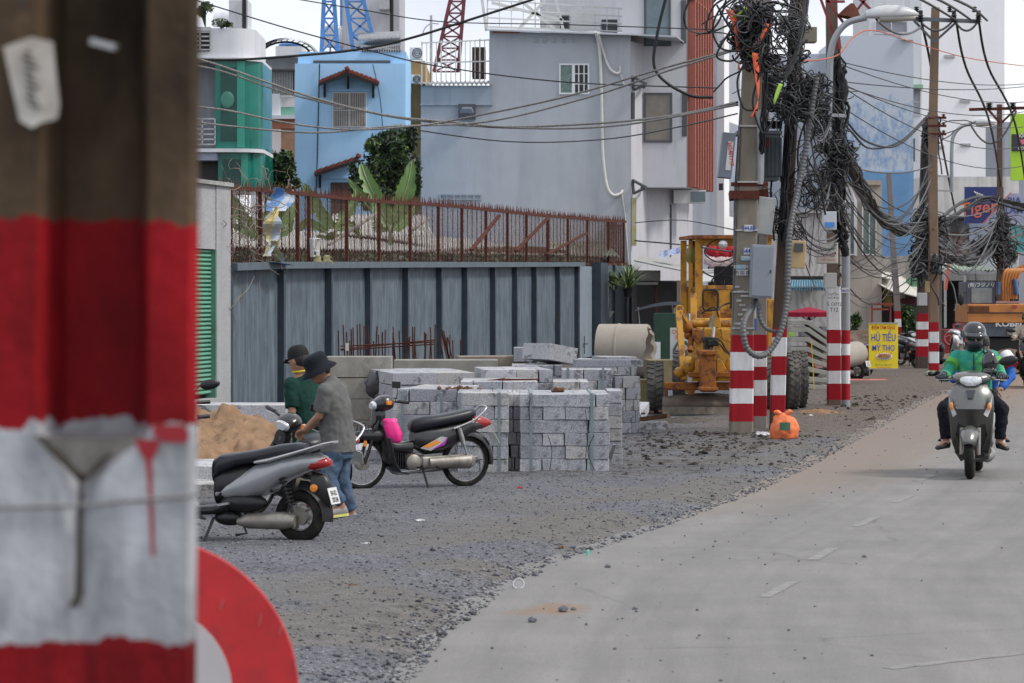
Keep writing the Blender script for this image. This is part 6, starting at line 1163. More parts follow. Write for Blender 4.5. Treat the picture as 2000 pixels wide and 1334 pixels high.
# ================================================================ building materials on the gravel
def gran(name, c): return mat(name, c, .82, var=.10, scale=2.5, speck=.38, sscale=95, bump=.25, bscale=120, dirt=tuple(x*.42 for x in c), dpos=(.56,.62), dscale=3.2)
GM = [gran('granite_a', (.34,.345,.375)), gran('granite_b', (.41,.41,.43)), gran('granite_c', (.30,.305,.335)), gran('granite_d', (.38,.375,.375))]
nblk = [0]
def block(c, size, yaw, label, group, tiltx=0, tilty=0, m=None, name='granite_block'):
    x, y, z = [v/2 for v in size]; mb = MB(); j = lambda: random.uniform(-.004,.004)
    vs = [Vector((a*x+j(), b*y+j(), d*z+z+j())) for a in (-1,1) for b in (-1,1) for d in (-1,1)]
    mb.add(vs, [(0,1,3,2),(4,6,7,5),(0,4,5,1),(2,3,7,6),(0,2,6,4),(1,5,7,3)])
    o = mb.build(name, m or random.choice(GM), local=True, bevel=.006); o.location = (c[0], c[1], c[2]); o.rotation_euler = (math.radians(tiltx), math.radians(tilty), yaw); nblk[0] += 1
    return tag(o, label, 'stone block' if name == 'granite_block' else 'block', group)
ORD = ['first','second','third','fourth','fifth','sixth','seventh','eighth','ninth']
def stack(px0, px1, d, n, h, depth, label, group, yaw=0, joints=None, z0=0, rows=2, stag=.0, seed=1, top_rows=True):
    q = random.Random(seed); a, b = P(px0,0,d).x, P(px1,0,d).x; cx = (a+b)/2; Wd = b-a; c, s = math.cos(yaw), math.sin(yaw); bd = depth/rows
    for k in range(n):
        z = z0+k*h; topc = k == n-1
        js = joints[n-1-k] if joints else None
        if js is None:
            m_ = q.choice([2,3,3,4]); js = [0]+sorted(q.uniform(.15,.85) for _ in range(m_-1))+[1]; js = [js[0]]+[v for i, v in enumerate(js[1:-1]) if v-js[i] > .12]+[1]
        for r_ in range(rows if topc or top_rows is True and k == n-1 else 1):
            jj = js if r_ == 0 else [0, q.uniform(.3,.45), q.uniform(.6,.75), 1]
            for u, v in zip(jj, jj[1:]):
                lx = -Wd/2+Wd*(u+v)/2+q.uniform(-.006,.006); ly = (r_+.5)*bd+q.uniform(-.012,.012)-q.random()*stag
                block((cx+lx*c-ly*s, d+lx*s+ly*c, z), (Wd*(v-u)-.008, bd-.006, h-.005), yaw+q.uniform(-.012,.012), label+(', %s from left, %s course' % (ORD[jj.index(u)], ORD[k] if not topc else 'top') if r_ == 0 else ', %s row back, %s from left' % (ORD[r_], ORD[jj.index(u)])), group)
        if not topc: # core behind the face so the stack is solid
            lx, ly = 0, depth*.5+bd*.5; block((cx-ly*s, d+ly*c, z), (Wd-.02, depth-bd-.03, h-.005), yaw, label+', hidden core slab of the %s course' % ORD[k], group)
def strap(px, d, y0, y1, label, back=0, w=.034):
    s = pxs(d); a = P(px,y0,d-.012); b = P(px,y1,d-.012); mb = MB(); mb.bar(b, a+Vector((0,0,.004)), w, .004, (0,1,0)); mb.bar(a+Vector((0,0,.004)), a+Vector((0,back,.004)), w, .004); return tag(mb.build('steel_strap', mat('blue_grey_strap',(.22,.27,.29),.4,.6,var=.2)) if 'blue_grey_strap' not in bpy.data.materials else mb.build('steel_strap', bpy.data.materials['blue_grey_strap']), label, 'strap')
ja = [[345,450,1010,1135],[350,435,553,750,975,1145],[355,960,1145],[370,570,765,965,1165],[370,775,985,1165],[375,575,800,975,1180]]; ja = [[(v-j[0])/(j[-1]-j[0]) for v in j] for j in ja]
DA = 33.4
stack(1015, 1190, DA, 6, .152, 1.5, 'granite block, strapped front stack', 'granite blocks of the front stack', joints=ja, rows=3, seed=3)
strap(1037, DA, 769, 921, 'left steel strap round the front granite stack', 1.5); strap(1156, DA, 769, 921, 'right steel strap round the front granite stack', 1.5)
stack(1186, 1216, DA+1.1, 6, .152, 1.0, 'granite block, narrow column right of front stack', 'granite blocks of the narrow right column', joints=[[0,1]]*6, rows=1, seed=5)
mb = MB()
for pts in ([(1036,776),(1033,800),(1036,826)],[(1070,850),(1078,880),(1073,922)],[(1143,800),(1148,850),(1143,895)],[(1160,850),(1148,880),(1155,905),(1163,921)]): mb.tube(spline([P(x,y,DA-.03) for x,y in pts],4), .004, 4)
struct(tag(mb.build('loose_wires', K['black']), 'thin black wires dangling over the front granite stack', 'wire'), 'stuff')
DB = 33.3
stack(893, 994, DB, 6, .155, 1.3, 'granite block, stack behind the motorbike tail', 'granite blocks of the second stack', joints=[[0,1],[0,.33,.72,1],[0,.25,1],[0,.5,1],[0,.3,.7,1],[0,.45,1]], rows=2, seed=8)
strap(975, DB, 768, 924, 'thin steel strap at the right edge of the second granite stack', 1.3); strap(898, DB, 768, 860, 'thin steel strap at the left corner of the second granite stack', 1.3)
stack(775, 892, DB+1.3, 6, .155, 1.8, 'granite block, stack behind the motorbike seat', 'granite blocks behind the motorbike', yaw=-.16, rows=3, stag=.12, seed=9)
strap(862, DB+1.1, 768, 850, 'steel strap on the granite stack above the motorbike seat', .9); strap(786, DB+1.3, 765, 850, 'steel strap left of the motorbike mirror', .9)
stack(990, 1020, DA+.32, 6, .15, 1.6, 'shaded granite block between the front stacks', 'granite blocks in the gap', rows=2, seed=12)
stack(1098, 1196, 41.5, 6, .163, 1.2, 'granite block, strapped middle stack', 'granite blocks of the middle stack', rows=3, seed=14)
strap(1109, 41.5, 719, 800, 'left steel strap on the middle granite stack'); strap(1178, 41.5, 719, 800, 'right steel strap on the middle granite stack')
stack(1200, 1252, 42.4, 5, .17, 1.2, 'granite block, bright stack right of middle', 'granite blocks right of the middle stack', yaw=.25, rows=2, seed=15, z0=.0)
block((P(1190,0,42.3).x, 43.0, .985), (1.0,.7,.10), .03, 'long flat granite block topping the right part of the middle stack', None)
stack(1120, 1180, 50, 5, .185, 1.0, 'granite block, rear stack below the pipe', 'granite blocks of the rear stack', yaw=-.12, rows=2, seed=16); stack(1183, 1246, 49, 6, .165, 1.0, 'granite block, rear right stack before the pipe', 'granite blocks of the rear right stack', yaw=.22, rows=3, seed=17)
stack(1000, 1098, 43.5, 6, .165, 1.3, 'granite block, stack under the big tilted block', 'granite blocks under the tilted block', rows=2, seed=18)
block((P(1072,0,44.2).x, 44.3, 1.02), (.56,.66,.25), .66, 'big rough granite block lying tilted on top of the stacks', None, tilty=9, m=GM[1]); block((P(1022,0,45).x, 45.4, 1.0), (.3,.6,.22), 0, 'small darker granite block left of the big tilted block', None, m=GM[2])
stack(945, 1078, 38.2, 6, .178, 1.6, 'granite block, flat stack left of middle', 'granite blocks of the flat stack', yaw=.10, rows=3, seed=19)
stack(900, 1050, 36.6, 6, .160, 1.5, 'granite block, stack under the rusty plank', 'granite blocks under the rusty plank', rows=3, seed=20); 
stack(765, 930, 38.5, 6, .170, 2.2, 'granite slab, stack behind the motorbike mirror', 'granite slabs behind the motorbike mirror', yaw=.2, rows=2, seed=21)
stack(1080, 1150, 37.5, 6, .155, 1.2, 'granite block, short stack before the middle one', 'granite blocks between front and middle stacks', rows=2, seed=22)
block((P(870,0,44).x, 44.5, .0), (1.6,.8,1.05), 0, 'long grey concrete slab below the rebar cage', None, m=K['conc'], name='concrete_slab'); block((P(960,0,45).x, 45.6, .0), (1.1,.7,1.08), .1, 'brownish concrete slab right of the rebar', None, m=mat('brown_concrete',(.24,.20,.16),.9,var=.3), name='concrete_slab')
mb = MB(); mb.bar(P(903,753,37), P(985,743,37.2), .07, .06); mb.bar(P(975,744,37), P(1050,744,37.2), .065, .06); mb.bar(P(972,750,36.9), P(1010,748,37), .05, .03); tag(mb.build('rusty_plank', K['rust']), 'long rusty brown plank lying across the granite stacks', 'plank')
mb = MB(); [mb.rblob(P(900+random.gauss(0,14), 760+random.gauss(0,1.5), 34.6), (.03,.04,.02), j=.5) for _ in range(34)]; o = tag(mb.build('mud_crumbs', K['wood']), 'brown mud crumbs on top of the granite stack', 'mud'); o['kind'] = 'stuff'
mb = MB(); [mb.rblob(P(1092+random.gauss(0,9), 762+random.gauss(0,1), 34.1), (.03,.05,.018), j=.5) for _ in range(16)]; o = tag(mb.build('mud_crumbs', K['wood']), 'brown mud crumbs on the front stack top', 'mud'); o['kind'] = 'stuff'
# low slabs right of the stacks
ga, gb = G(1196,838), G(1305,842); block(((ga.x+gb.x)/2, 43.6, 0), (gb.x-ga.x,.3,.13), .02, 'long granite kerb lying on the gravel in front of the grader wheel', None, m=GM[1]); 
mb = MB(); mb.bar(P(1196,826,43.9), P(1306,812,43.5), .12, .07); [mb.box(P(1205+i*17,818-i*2.2,43.6)+Vector((0,0,.03)), (.06,.1,.03)) for i in range(6)]; tag(mb.build('wooden_plank', K['wood']), 'brown notched wooden plank on the granite kerb near the grader wheel', 'plank')
block((P(1228,0,44.6).x, 45, .12), (.56,1.2,.16), -.15, 'white flat granite slab sloping beside the grader wheel', None, tiltx=7, m=GM[1])
mb = MB(); mb.bar(P(1188,905,DA+.4), P(1200,868,DA+.3), .05, .01); tag(mb.build('steel_offcut', K['steel']), 'short grey steel strip leaning on the right side of the front stack', 'strip')
# concrete culvert blocks, rebar, pipe
for k, (w_, yw, lb) in enumerate([(1.0,.52,'bottom'),(1.02,.50,'second lowest'),(.98,.55,'second highest'),(1.05,.53,'topmost')]):
    c = P(700,0,40.3); block((c.x, 40.6, k*.298), (.92,.55,.292), yw*-1+1.9-1.37, '%s of four raw concrete blocks stacked behind the men' % lb, None, m=K['conc'], name='concrete_block')
mb = MB(); S_ = [(.17,.12,.20),(.12,.10,.16)]; mb.rblob(P(736,752,39.7), (.16,.12,.17), j=.4, n=14, m=9); mb.rblob(P(744,772,39.7), (.12,.1,.12), j=.4, n=12, m=8); tag(mb.build('plastic_bag', mat('dark_grey_plastic',(.05,.055,.065),.3,var=.3,bump=.3,bscale=20), smooth=70), 'dark grey plastic sheet bundle stuffed beside the concrete blocks', 'plastic bag')
q = random.Random(9); rb = top('rebar_cage', 'rusty rebar cage standing behind the concrete blocks', 'rebar', G(770,700)*0+Vector((P(780,0,50).x,50,0)))
for px in list(np.linspace(668,850,34)):
    mb = MB(); px += q.uniform(-4,4); y = q.uniform(632,668); mb.tube([Vector((P(px+q.uniform(-6,6),0,50).x, 50+q.uniform(-.3,.3), 0)), P(px+q.uniform(-7,7), y, 50+q.uniform(-.3,.3))], .012, 5); mb.build('rod', K['rust'], rb)
for y0, y1 in ((682,664),(676,668),(684,672)): mb = MB(); mb.tube([P(665,y0,49.7), P(848,y1,49.9)], .012, 5); mb.build('cross_rod', K['rust'], rb)
for y in (1,): mb = MB(); mb.bar(P(678,670,49.6), P(678,685,49.6), .06, .01, (0,1,0)); mb.build('white_tag', K['white'], rb)
rb = top('rebar_bundle', 'fan of loose rusty rods right of the rebar cage', 'rebar', Vector((P(885,0,50).x,50,0)))
for i in range(12): mb = MB(); mb.tube([Vector((P(880+i*2.3,0,50).x,50,0)), P(q.uniform(858,902), q.uniform(640,665), 50)], .011, 5); mb.build('rod', K['rust'], rb)
pc = mat('pipe_concrete', (.34,.305,.26), .9, var=.12, scale=2, bump=.3, dirt=(.25,.22,.19), dpos=(.5,.8))
pp = top('concrete_pipe', 'big beige concrete pipe with a broken right end lying by the wall', 'pipe', Vector((P(1220,0,70).x,70,0))); r0 = .66; ax = Vector((1,-.24,0)).normalized(); c0 = Vector((P(1172,0,69.5).x,69.6,r0)); X_, Y_ = ax.cross(Vector((0,0,1))), Vector((0,0,1)); mb = MB(); rings = []; nn = 36
for s_, rr in ((0,r0),(.45,r0),(.46,r0+.015),(.5,r0+.015),(.51,r0),(1.22,r0)): rings.append([c0+ax*(s_+(0 if s_ < 1.2 else .025*math.sin(j*1.9)+.05*math.sin(j*.45)))+(X_*math.cos(j*2*math.pi/nn)+Y_*math.sin(j*2*math.pi/nn))*rr for j in range(nn)])
for s_ in (1.22, 0): rings.append([c0+ax*(s_+(0 if s_ < 1.2 else .05*math.sin(j*1.9)-.03))+(X_*math.cos(j*2*math.pi/nn)+Y_*math.sin(j*2*math.pi/nn))*(r0-.09) for j in range(nn)])
rings.append(rings[0]); mb.loft(rings, cap=False); mb.build('pipe_wall', pc, pp, smooth=50)
block((P(1292,0,62).x, 62.5, .0), (.6,.8,.62), .1, 'mossy brown concrete lump beyond the grader front wheel', None, m=mat('mossy_concrete',(.20,.165,.09),.9,var=.3), name='concrete_slab'); block((P(1262,0,52).x, 52.5, .0), (.3,.4,.5), .3, 'yellowish stone between granite stack and grader wheel', None, m=mat('yellow_stone',(.26,.21,.11),.9,var=.3), name='concrete_slab')
# precast kerb stack behind the leaning pole
pk = mat('precast_concrete', (.35,.345,.31), .9, var=.15, bump=.3)
for k in range(8):
    z = k*.155; o0 = -.0; mb = MB(); c = P(1592,0,61); x0, x1 = P(1545,0,61).x, P(1619,0,61).x; rise = .02+.055*max(0,min(k,6)-1); L_ = 1.1
    pts = [Vector((x0,61,z+.02+rise)), Vector((x0+.35,61,z+.02+rise)), Vector((x1,61,z+.01)), Vector((x1,61,z+.10)), Vector((x0+.38,61,z+.12+rise)), Vector((x0,61,z+.12+rise))]
    mb.prism(pts, (0,L_,0)); tag(mb.build('precast_kerb', pk, bevel=.008), '%s precast concrete kerb slab in the stack behind the leaning pole' % ['lowest','second lowest','third lowest','fourth from the bottom','fifth from the bottom','third from the top','second from the top','topmost'][k], 'kerb slab')
for x in (1585,): mb = MB(); mb.bar(P(x,665,60.9), P(x+6,775,60.9), .02, .01, (0,1,0)); tag(mb.build('yellow_strap', mat('yellow_band',(.6,.45,.05),.5)), 'yellow band round the precast kerb stack', 'strap')
mb = MB(); mb.tube([P(1630,700,64), P(1672,690,66)], .28, 20); mb.build; tag(mb.build('small_concrete_pipe', pc, smooth=50), 'smaller concrete pipe behind the T12 pole', 'pipe')
# sand heap and kerb slabs at left
def heap(cx, cy, rx, ry, h, m, name, label, seed, n=60, cat_='heap', rough=.1):
    mb = MB(); g_ = np.linspace(-1, 1, n+1); U, V = np.meshgrid(g_, g_, indexing='ij'); R_ = np.hypot(U, V); E_ = np.maximum(0, 1-R_**1.7)
    Z = h*E_*(.65+.7*fbm(U*1.6+seed, V*1.6, 1.3, seed))+(fbm(U*9, V*9, 1., seed+3)-.5)*rough*h*(E_ > 0)*np.minimum(1, E_*4); vs = [(cx+u*rx, cy+v*ry, z-.03) for u, v, z in zip(U.ravel(), V.ravel(), Z.ravel())]
    mb.add(vs, [(i*(n+1)+j, (i+1)*(n+1)+j, (i+1)*(n+1)+j+1, i*(n+1)+j+1) for i in range(n) for j in range(n)]); o = tag(mb.build(name, m, smooth=60), label, cat_); o['kind'] = 'stuff'; return o
sandm = mat('brown_sand', (.245,.155,.092), .95, var=.3, scale=5, bump=.9, bscale=70, speck=.2, sscale=120, dirt=(.24,.16,.10), dpos=(.5,.7), dscale=6)
c = G(470,880); heap(P(440,0,37.5).x-.1, 37.0, 1.65, 3.4, .50, sandm, 'sand_heap', 'heap of brown sand behind the silver scooter', 3, n=110, rough=.8)
for (x0,x1,d_,z,t_,lb) in [(340,560,42.5,.0,.42,'long pale granite kerb lying along the foot of the sheet wall'),(560,740,41,.0,.36,'pale granite slab behind the men beside the concrete blocks')]: c = P((x0+x1)/2,0,d_); block((c.x, d_+.5, z), ((x1-x0)*pxs(d_),1.0,t_), -.03, lb, None, m=GM[1])
block((P(432,0,30.6).x-.25, 30.9, .0), (.75,1.3,.26), .12, 'white granite kerb block in front of the sand heap', None, m=GM[1]); block((P(445,0,29.6).x-.3, 29.6, .0), (.8,.9,.14), .1, 'lower white granite slab beside the silver scooter', None, m=GM[3])
mb = MB(); mb.add([P(655,815,38), P(742,838,37), P(742,860,36.5), P(650,850,37)], [(0,1,2,3)]); mb = MB(); block((P(690,0,36).x, 36, .0), (.6,.7,.16), .3, 'tilted white stone slab behind the grey shirted man', None, tiltx=4, m=GM[1])
# orange sack, white bag, litter
sk = top('orange_sack', 'filled orange woven sack with a green patch leaning at the foot of the leaning pole', 'sack', G(1533,860)); osm = mat('orange_woven_sack', (.72,.17,.055), .6, var=.2, scale=9, bump=.4, bscale=25)
mb = MB(); rings = []; c = G(1531,862); k = 5600/c.y
for u, w_, dp, sh in ((0,.17,.13,-.0),(.06,.21,.16,0),(.2,.205,.16,.01),(.32,.18,.13,.02),(.40,.12,.08,.0),(.44,.05,.04,-.02)): rings.append([c+Vector((sh+math.cos(a)*w_*(1+.08*math.sin(3*a+u*9)), math.sin(a)*dp*(1+.1*math.sin(5*a))+.1, u*.9)) for a in [j*math.pi/9 for j in range(18)]])
mb.loft(rings); [mb.tube([c+Vector((s_*.03,.08,.36)), c+Vector((s_*.10,.07,.42)), c+Vector((s_*.14,.06,.40))], [.05,.045,.02], 8) for s_ in (-1,1)]; o_ = mb.build('sack_body', osm, sk, smooth=60); z_ = o_.modifiers.new('s','SUBSURF'); z_.levels = z_.render_levels = 2; z_ = o_.modifiers.new('d','DISPLACE'); tx_ = bpy.data.textures.new('sack_folds','CLOUDS'); tx_.noise_scale = .07; z_.texture = tx_; z_.strength = .045; mb = MB(); mb.loft([[c+Vector((x_,-.095+.02*abs(x_)*4-zz*.02,zz)) for x_ in (-.07,-.02,.03,.08)] for zz in (.16,.22,.27)], cap=False, closed=False); mb.build('green_patch', mat('green_print',(.05,.14,.08),.6,var=.3), sk)
mb = MB(); [mb.bar(c+Vector((-.12,-.10,.06+i*.028)), c+Vector((.02+.05*(i % 2),-.103,.05+i*.028)), .008, .003) for i in range(3)]; mb.build('printed_lines', mat('dark_red_print',(.25,.04,.02),.6), sk)
def litter(label, px, py, sz, m, name='litter', n=3, flat=.35):
    g = G(px, py); mb = MB(); [mb.rblob((g.x+random.gauss(0,sz*.5), g.y+random.gauss(0,sz*.3), sz*flat*.5+float(max(0,gz(g.x,g.y)))), (sz*.6, sz*.5, sz*flat*.6), j=.6, n=9, m=6) for _ in range(n)]; return tag(mb.build(name, m, smooth=50), label, 'litter')
wp = mat('white_plastic_bag', (.55,.55,.56), .4, var=.2); litter('crumpled white plastic bag at the left foot of the orange sack', 1492, 856, .09, wp, 'plastic_bag', 5, .5)
litter('white plastic bag lying against the right side of the front granite stack', 1194, 890, .07, wp, 'plastic_bag', 4, 1.); litter('yellow scrap on the gravel right of the front stack', 1208, 882, .04, mat('yellow_scrap',(.5,.42,.08),.6), n=4); litter('small red scrap on the gravel below the motorbike', 1014, 961, .04, mat('red_scrap',(.55,.02,.05),.5), n=2); litter('tiny red scrap right of the larger red scrap', 1031, 964, .018, mat('red_scrap_b',(.55,.02,.05),.5), n=1)
litter('flat pale rubbish on the gravel in front of the men', 818, 1025, .05, wp, n=3, flat=.2); litter('white paper scrap lower left on the gravel', 705, 1068, .045, wp, n=3, flat=.1); litter('thin brown stick on the gravel at lower left', 687, 1159, .04, K['wood'], n=2, flat=.15); litter('white scrap far right beside the dusty road edge', 1582, 818, .05, wp, n=2, flat=.5)
litter('green and white rubbish bags at the foot of the far painted pair', 1812, 736, .16, mat('pale_green_bag',(.32,.42,.26),.5,var=.4,scale=8), n=4, flat=.6); litter('dark rubbish bag beside the green bags', 1828, 738, .14, K['dark'], n=3, flat=.7); litter('pale scraps at the curb near the far pair', 1850, 738, .09, wp, n=3)
cu = top('plastic_cup', 'crushed clear plastic cup lid on the edge of the asphalt', 'cup', G(1013,1150)); g = G(1013,1150); mb = MB(); mb.torus(g+Vector((0,0,.035)), (0,-1,.5), .038, .0035, 24, 5); mb.build('rim', wp, cu); mb = MB(); mb.lathe([(.036,0),(.03,.02),(.0,.022)], g+Vector((0,.005,.03)), (0,.8,-.3), 14); mb.build('cup_body', mat('clear_plastic',(.5,.5,.5),.15,alpha=.45), cu, smooth=50)
mb = MB(); g = G(1147,1086); mb.lathe([(.006,0),(.014,.004),(.014,.042),(.009,.05)], g, (.1,0,1), 8); tag(mb.build('green_tube', mat('mint_plastic',(.12,.50,.36),.5)), 'small upright mint green plastic tube at the asphalt edge', 'litter')
mb = MB(); g = G(1088,1078); mb.add([g, g+Vector((.06,.02,.01)), g+Vector((.05,.0,.05)), g+Vector((.01,.04,.045)), g+Vector((.03,-.02,.03))], [(0,1,2),(0,4,2),(0,2,3)]); tag(mb.build('dry_leaf', mat('dry_leaf',(.22,.09,.035),.7)), 'curled brown dry leaf near the gravel edge', 'leaf')
def tuft(px, py, lb):
    g = G(px,py); mb = MB()
    for _ in range(60): a = random.uniform(0,6.28); l = random.uniform(.05,.14); mb.k = random.choice([0,1,2]); b_ = g+Vector((random.gauss(0,.12), random.gauss(0,.08), .01)); mb.add([b_-Vector((.006,0,0)), b_+Vector((.006,0,0)), b_+Vector((math.cos(a)*l*.6, math.sin(a)*l*.6, l*.6))], [(0,1,2)])
    o = tag(mb.build('grass_tuft', GRN), lb, 'grass'); o['kind'] = 'stuff'
tuft(1562, 858, 'small grass tuft right of the orange sack')
mudm = mat('dark_mud', (.085,.072,.06), .95, var=.3, bump=.6, bscale=50); heap(P(1345,0,46).x, 46.2, .75, 1.0, .10, mudm, 'mud_ridge', 'dark mud ridge pushed up before the grader blade', 6, rough=.5); heap(P(1600,0,49).x, 49, .75, 1.2, .10, mat('orange_soil',(.22,.13,.075),.95,var=.3,bump=.6), 'soil_patch', 'orange brown soil patch between the leaning pole and T12 pole', 8, rough=.5)
heap(P(1965,0,76).x, 77, 1.6, 2.4, .55, mat('trench_soil',(.13,.09,.065),.95,var=.3,bump=.6,scale=4), 'soil_mound', 'long brown mound of soil in front of the orange excavator', 12, rough=.3); heap(P(1700,0,98).x, 98, 2.6, 4, .75, mat('rubble_soil',(.15,.11,.085),.95,var=.5,bump=.6,scale=4), 'soil_mound', 'rubble heap behind the breakfast sign and parked motorbikes', 14, rough=.5); heap(P(1780,0,92).x, 92, 1.4, 3, .6, bpy.data.materials['rubble_soil'], 'soil_mound', 'soil heap behind the far painted pair', 16, rough=.5)
# breakfast sign
bs = top('sidewalk_sign', 'yellow sidewalk sign reading HỦ TIẾU MỸ THO with a dish picture', 'sign', G(1726,738)); sd_ = 70.
mb = MB(); pbox(mb, 1697, 632, 1754, 720, sd_, .05); mb.build('sign_board', mat('sign_yellow',(.80,.62,.02),.5,var=.05), bs, bevel=.006); mb = MB(); [mb.bar(P(x,632,sd_+.05), Vector((P(x,0,sd_).x,sd_+.08,0)), .03) for x in (1699,1752)]; mb.bar(P(1697,631,sd_), P(1754,631,sd_), .03); mb.bar(P(1697,720.5,sd_), P(1754,720.5,sd_), .03); mb.build('frame', K['steel'], bs)
rm_, bm_ = mat('sign_red_letters',(.60,.02,.03),.5), mat('sign_blue_letters',(.02,.05,.50),.5)
for tx, y, sz, mm, sq in (('ĐIỂM TÂM SÁNG',643,.115,rm_,.66),('HỦ TIẾU',666,.25,bm_,.62),('MỸ THO',685,.20,bm_,.72),('0984 427.438 - 0988 809.927',714,.05,mat('sign_green_letters',(.03,.3,.1),.5),.7),('Kính mời Quý khách!',719,.055,rm_,.75)):
    t = MB(); t.text(tx, P(1725.5,y,sd_-.006), (1,0,0), (0,0,1), sz, squeeze=sq, bold=.010 if sz > .1 else .0); t.build('lettering', mm, bs)
mb = MB(); mb.ell(P(1727,696,sd_-.012), (.205,.008,.085), n=24); pl = mb.build('dish_picture', whitef, bs, smooth=60); mb = MB(); mb.ell(P(1727,696,sd_-.02), (.165,.008,.06), n=20); mb.build('dish_food', mat('dish_food',(.35,.28,.12),.6,var=.6,scale=30,dirt=(.5,.08,.03),dpos=(.5,.55),dscale=22), pl, smooth=60)
mb = MB(); [mb.bar(P(1716+i*4.5,695-(i % 2)*1.5,sd_-.03), P(1719+i*4.5,690-(i % 2)*1,sd_-.03), .035, .01) for i in range(6)]; mb.build('dish_garnish', mat('garnish_red',(.50,.09,.03),.5,var=.4,scale=20), pl)
# red box with white swirl
rx = top('red_bin', 'red square box with a pale round swirl mark standing behind the rider', 'bin', Vector((P(1860,0,84).x,84,0))); mb = MB(); pbox(mb, 1843, 643, 1874, 690, 84, .5); mb.build('bin_body', mat('bin_red',(.24,.02,.02),.6,var=.25), rx, bevel=.02); mb = MB()
c = P(1858,660,83.98); [mb.torus(c, (0,1,0), r_, .018, 20, 5) for r_ in (.20,)]; [mb.tube(spline([c, c+Vector((math.cos(a)*.09,0,math.sin(a)*.09)), c+Vector((math.cos(a+.9)*.17,0,math.sin(a+.9)*.17))],4), .018, 5) for a in (0,2.1,4.2)]; mb.build('swirl_mark', mat('swirl_pink',(.45,.12,.12),.6), rx)
bt = mat('metal_barrier_red', (.4,.05,.05), .6); br = top('folding_barrier', 'small red and white folding barrier beside the red box', 'barrier', Vector((P(1872,0,88).x,88,0))); mb = MB(); [mb.bar(P(x0,y0,88), P(x1,y1,88), .05) for x0,y0,x1,y1 in ((1862,634,1868,665),(1880,632,1886,668),(1862,634,1880,632),(1864,645,1883,643))]; mb.build('frame', bt, br)
# ================================================================ motor grader
yl = mat('grader_yellow', (.50,.245,.02), .55, var=.15, scale=4, dirt=(.17,.07,.03), dpos=(.50,.62), dscale=5, bump=.08); ylr = mat('grader_rusty_orange', (.36,.13,.025), .7, var=.35, scale=8, dirt=(.12,.05,.035), dpos=(.45,.58), dscale=8, bump=.25); rs2 = mat('rusty_dark_steel', (.13,.06,.04), .8, var=.4, scale=12, bump=.3); mudt = mat('dusty_tyre', (.07,.068,.066), .9, var=.3, bump=.3, dirt=(.15,.14,.125), dpos=(.4,.7), dscale=4)
gr = top('motor_grader', 'old rusty yellow road grader parked behind the painted poles', 'road grader', Vector((P(1410,0,50.5).x,50.5,0)))
def gb_(name, boxes, m, bevel=.012):
    mb = MB(); [pbox(mb, *b) for b in boxes]; return mb.build(name, m, gr, bevel=bevel)
CF, CB = 51.3, 53.4
def gp(x, y, d): return P(x, y, d)
# cab frame: front face x1362..1502, rear shifted left
def post(x, y0, y1, d, w=.1, m=yl, name='cab_post'): mb = MB(); mb.bar(P(x,y0,d), P(x,y1,d), w, w, (0,1,0)); return mb.build(name, m, gr, bevel=.008)
post(1365, 466, 626, CF, .13); post(1500, 466, 626, CF, .12); post(1335, 470, 616, CF+1.6, .11); post(1349, 468, 612, CF+.8, .07); post(1470, 470, 616, CF+1.6, .11)
mb = MB(); mb.add([P(1326,463,CF+1.8), P(1352,459,CF-.2), P(1512,459,CF-.2), P(1484,463,CF+1.8)]+[P(1326,469,CF+1.8), P(1352,466,CF-.2), P(1512,466,CF-.2), P(1484,469,CF+1.8)], [(0,1,2,3),(7,6,5,4),(0,4,5,1),(1,5,6,2),(2,6,7,3),(3,7,4,0)]); mb.build('cab_roof', ylr, gr)
gb_('windscreen_header', [(1372,466,1495,480,CF-.02,.12)], yl); gb_('dash_panel', [(1366,557,1372.5,610,CF-.05,.14),(1372.5,557,1497,566,CF-.05,.14),(1402,566,1427,606,CF-.05,.14),(1372.5,606,1497,613,CF-.05,.14),(1457,566,1497,606,CF-.05,.14)], yl)
for x0, x1 in ((1373,1402),(1428,1456)):
    mb = MB(); c = P((x0+x1)/2,586,CF-.06); w_, h_ = (x1-x0)*pxs(CF)/2, 20*pxs(CF); pts = [c+Vector((sx*w_*a, 0, sz*h_*b)) for sx,sz,ab in ((1,1,((1,.7),(.75,1))),(-1,1,((.75,1),(1,.7))),(-1,-1,((1,.7),(.75,1))),(1,-1,((.75,1),(1,.7)))) for a,b in ab]; mb.tube(pts+[pts[0]], .022, 6); mb.build('window_seal', K['dark'], gr)
gb_('cab_floor', [(1362,613,1500,622,CF-.05,1.7)], ylr); gb_('rear_panel', [(1336,560,1470,612,CF+1.62,.06)], yl); gb_('side_panel', [(1345,470,1362,560,CF+1.1,.05)], ylr)
mb = MB(); mb.rblob(P(1354,498,CF+.9), (.14,.2,.22), j=.1); mb.build('hanging_helmet', mat('dull_olive',(.18,.15,.03),.6), gr, smooth=50)
mb = MB(); mb.torus(P(1412,548,CF+.4), (0,.5,1), .2, .016, 24, 6); mb.tube([P(1412,548,CF+.4), P(1414,575,CF+.1)], .03, 6); mb.build('steering_wheel', K['dark'], gr, smooth=60); gb_('seat', [(1395,520,1440,556,CF+1.2,.15)], K['seat'])
mb = MB(); mb.lathe([(.0,-.05),(.075,-.03),(.085,.02),(.05,.06),(0,.07)], P(1412,477,CF-.12), (0,-1,-.2), 14); mb.build('work_light', K['clear'], gr, smooth=50); mb = MB(); mb.tube(spline([P(1445,466,CF-.1), P(1400,468,CF-.15), P(1378,485,CF-.1), P(1380,500,CF-.1), P(1405,512,CF-.1), P(1440,500,CF-.1)],5), .012, 5); mb.build('cable', K['black'], gr)
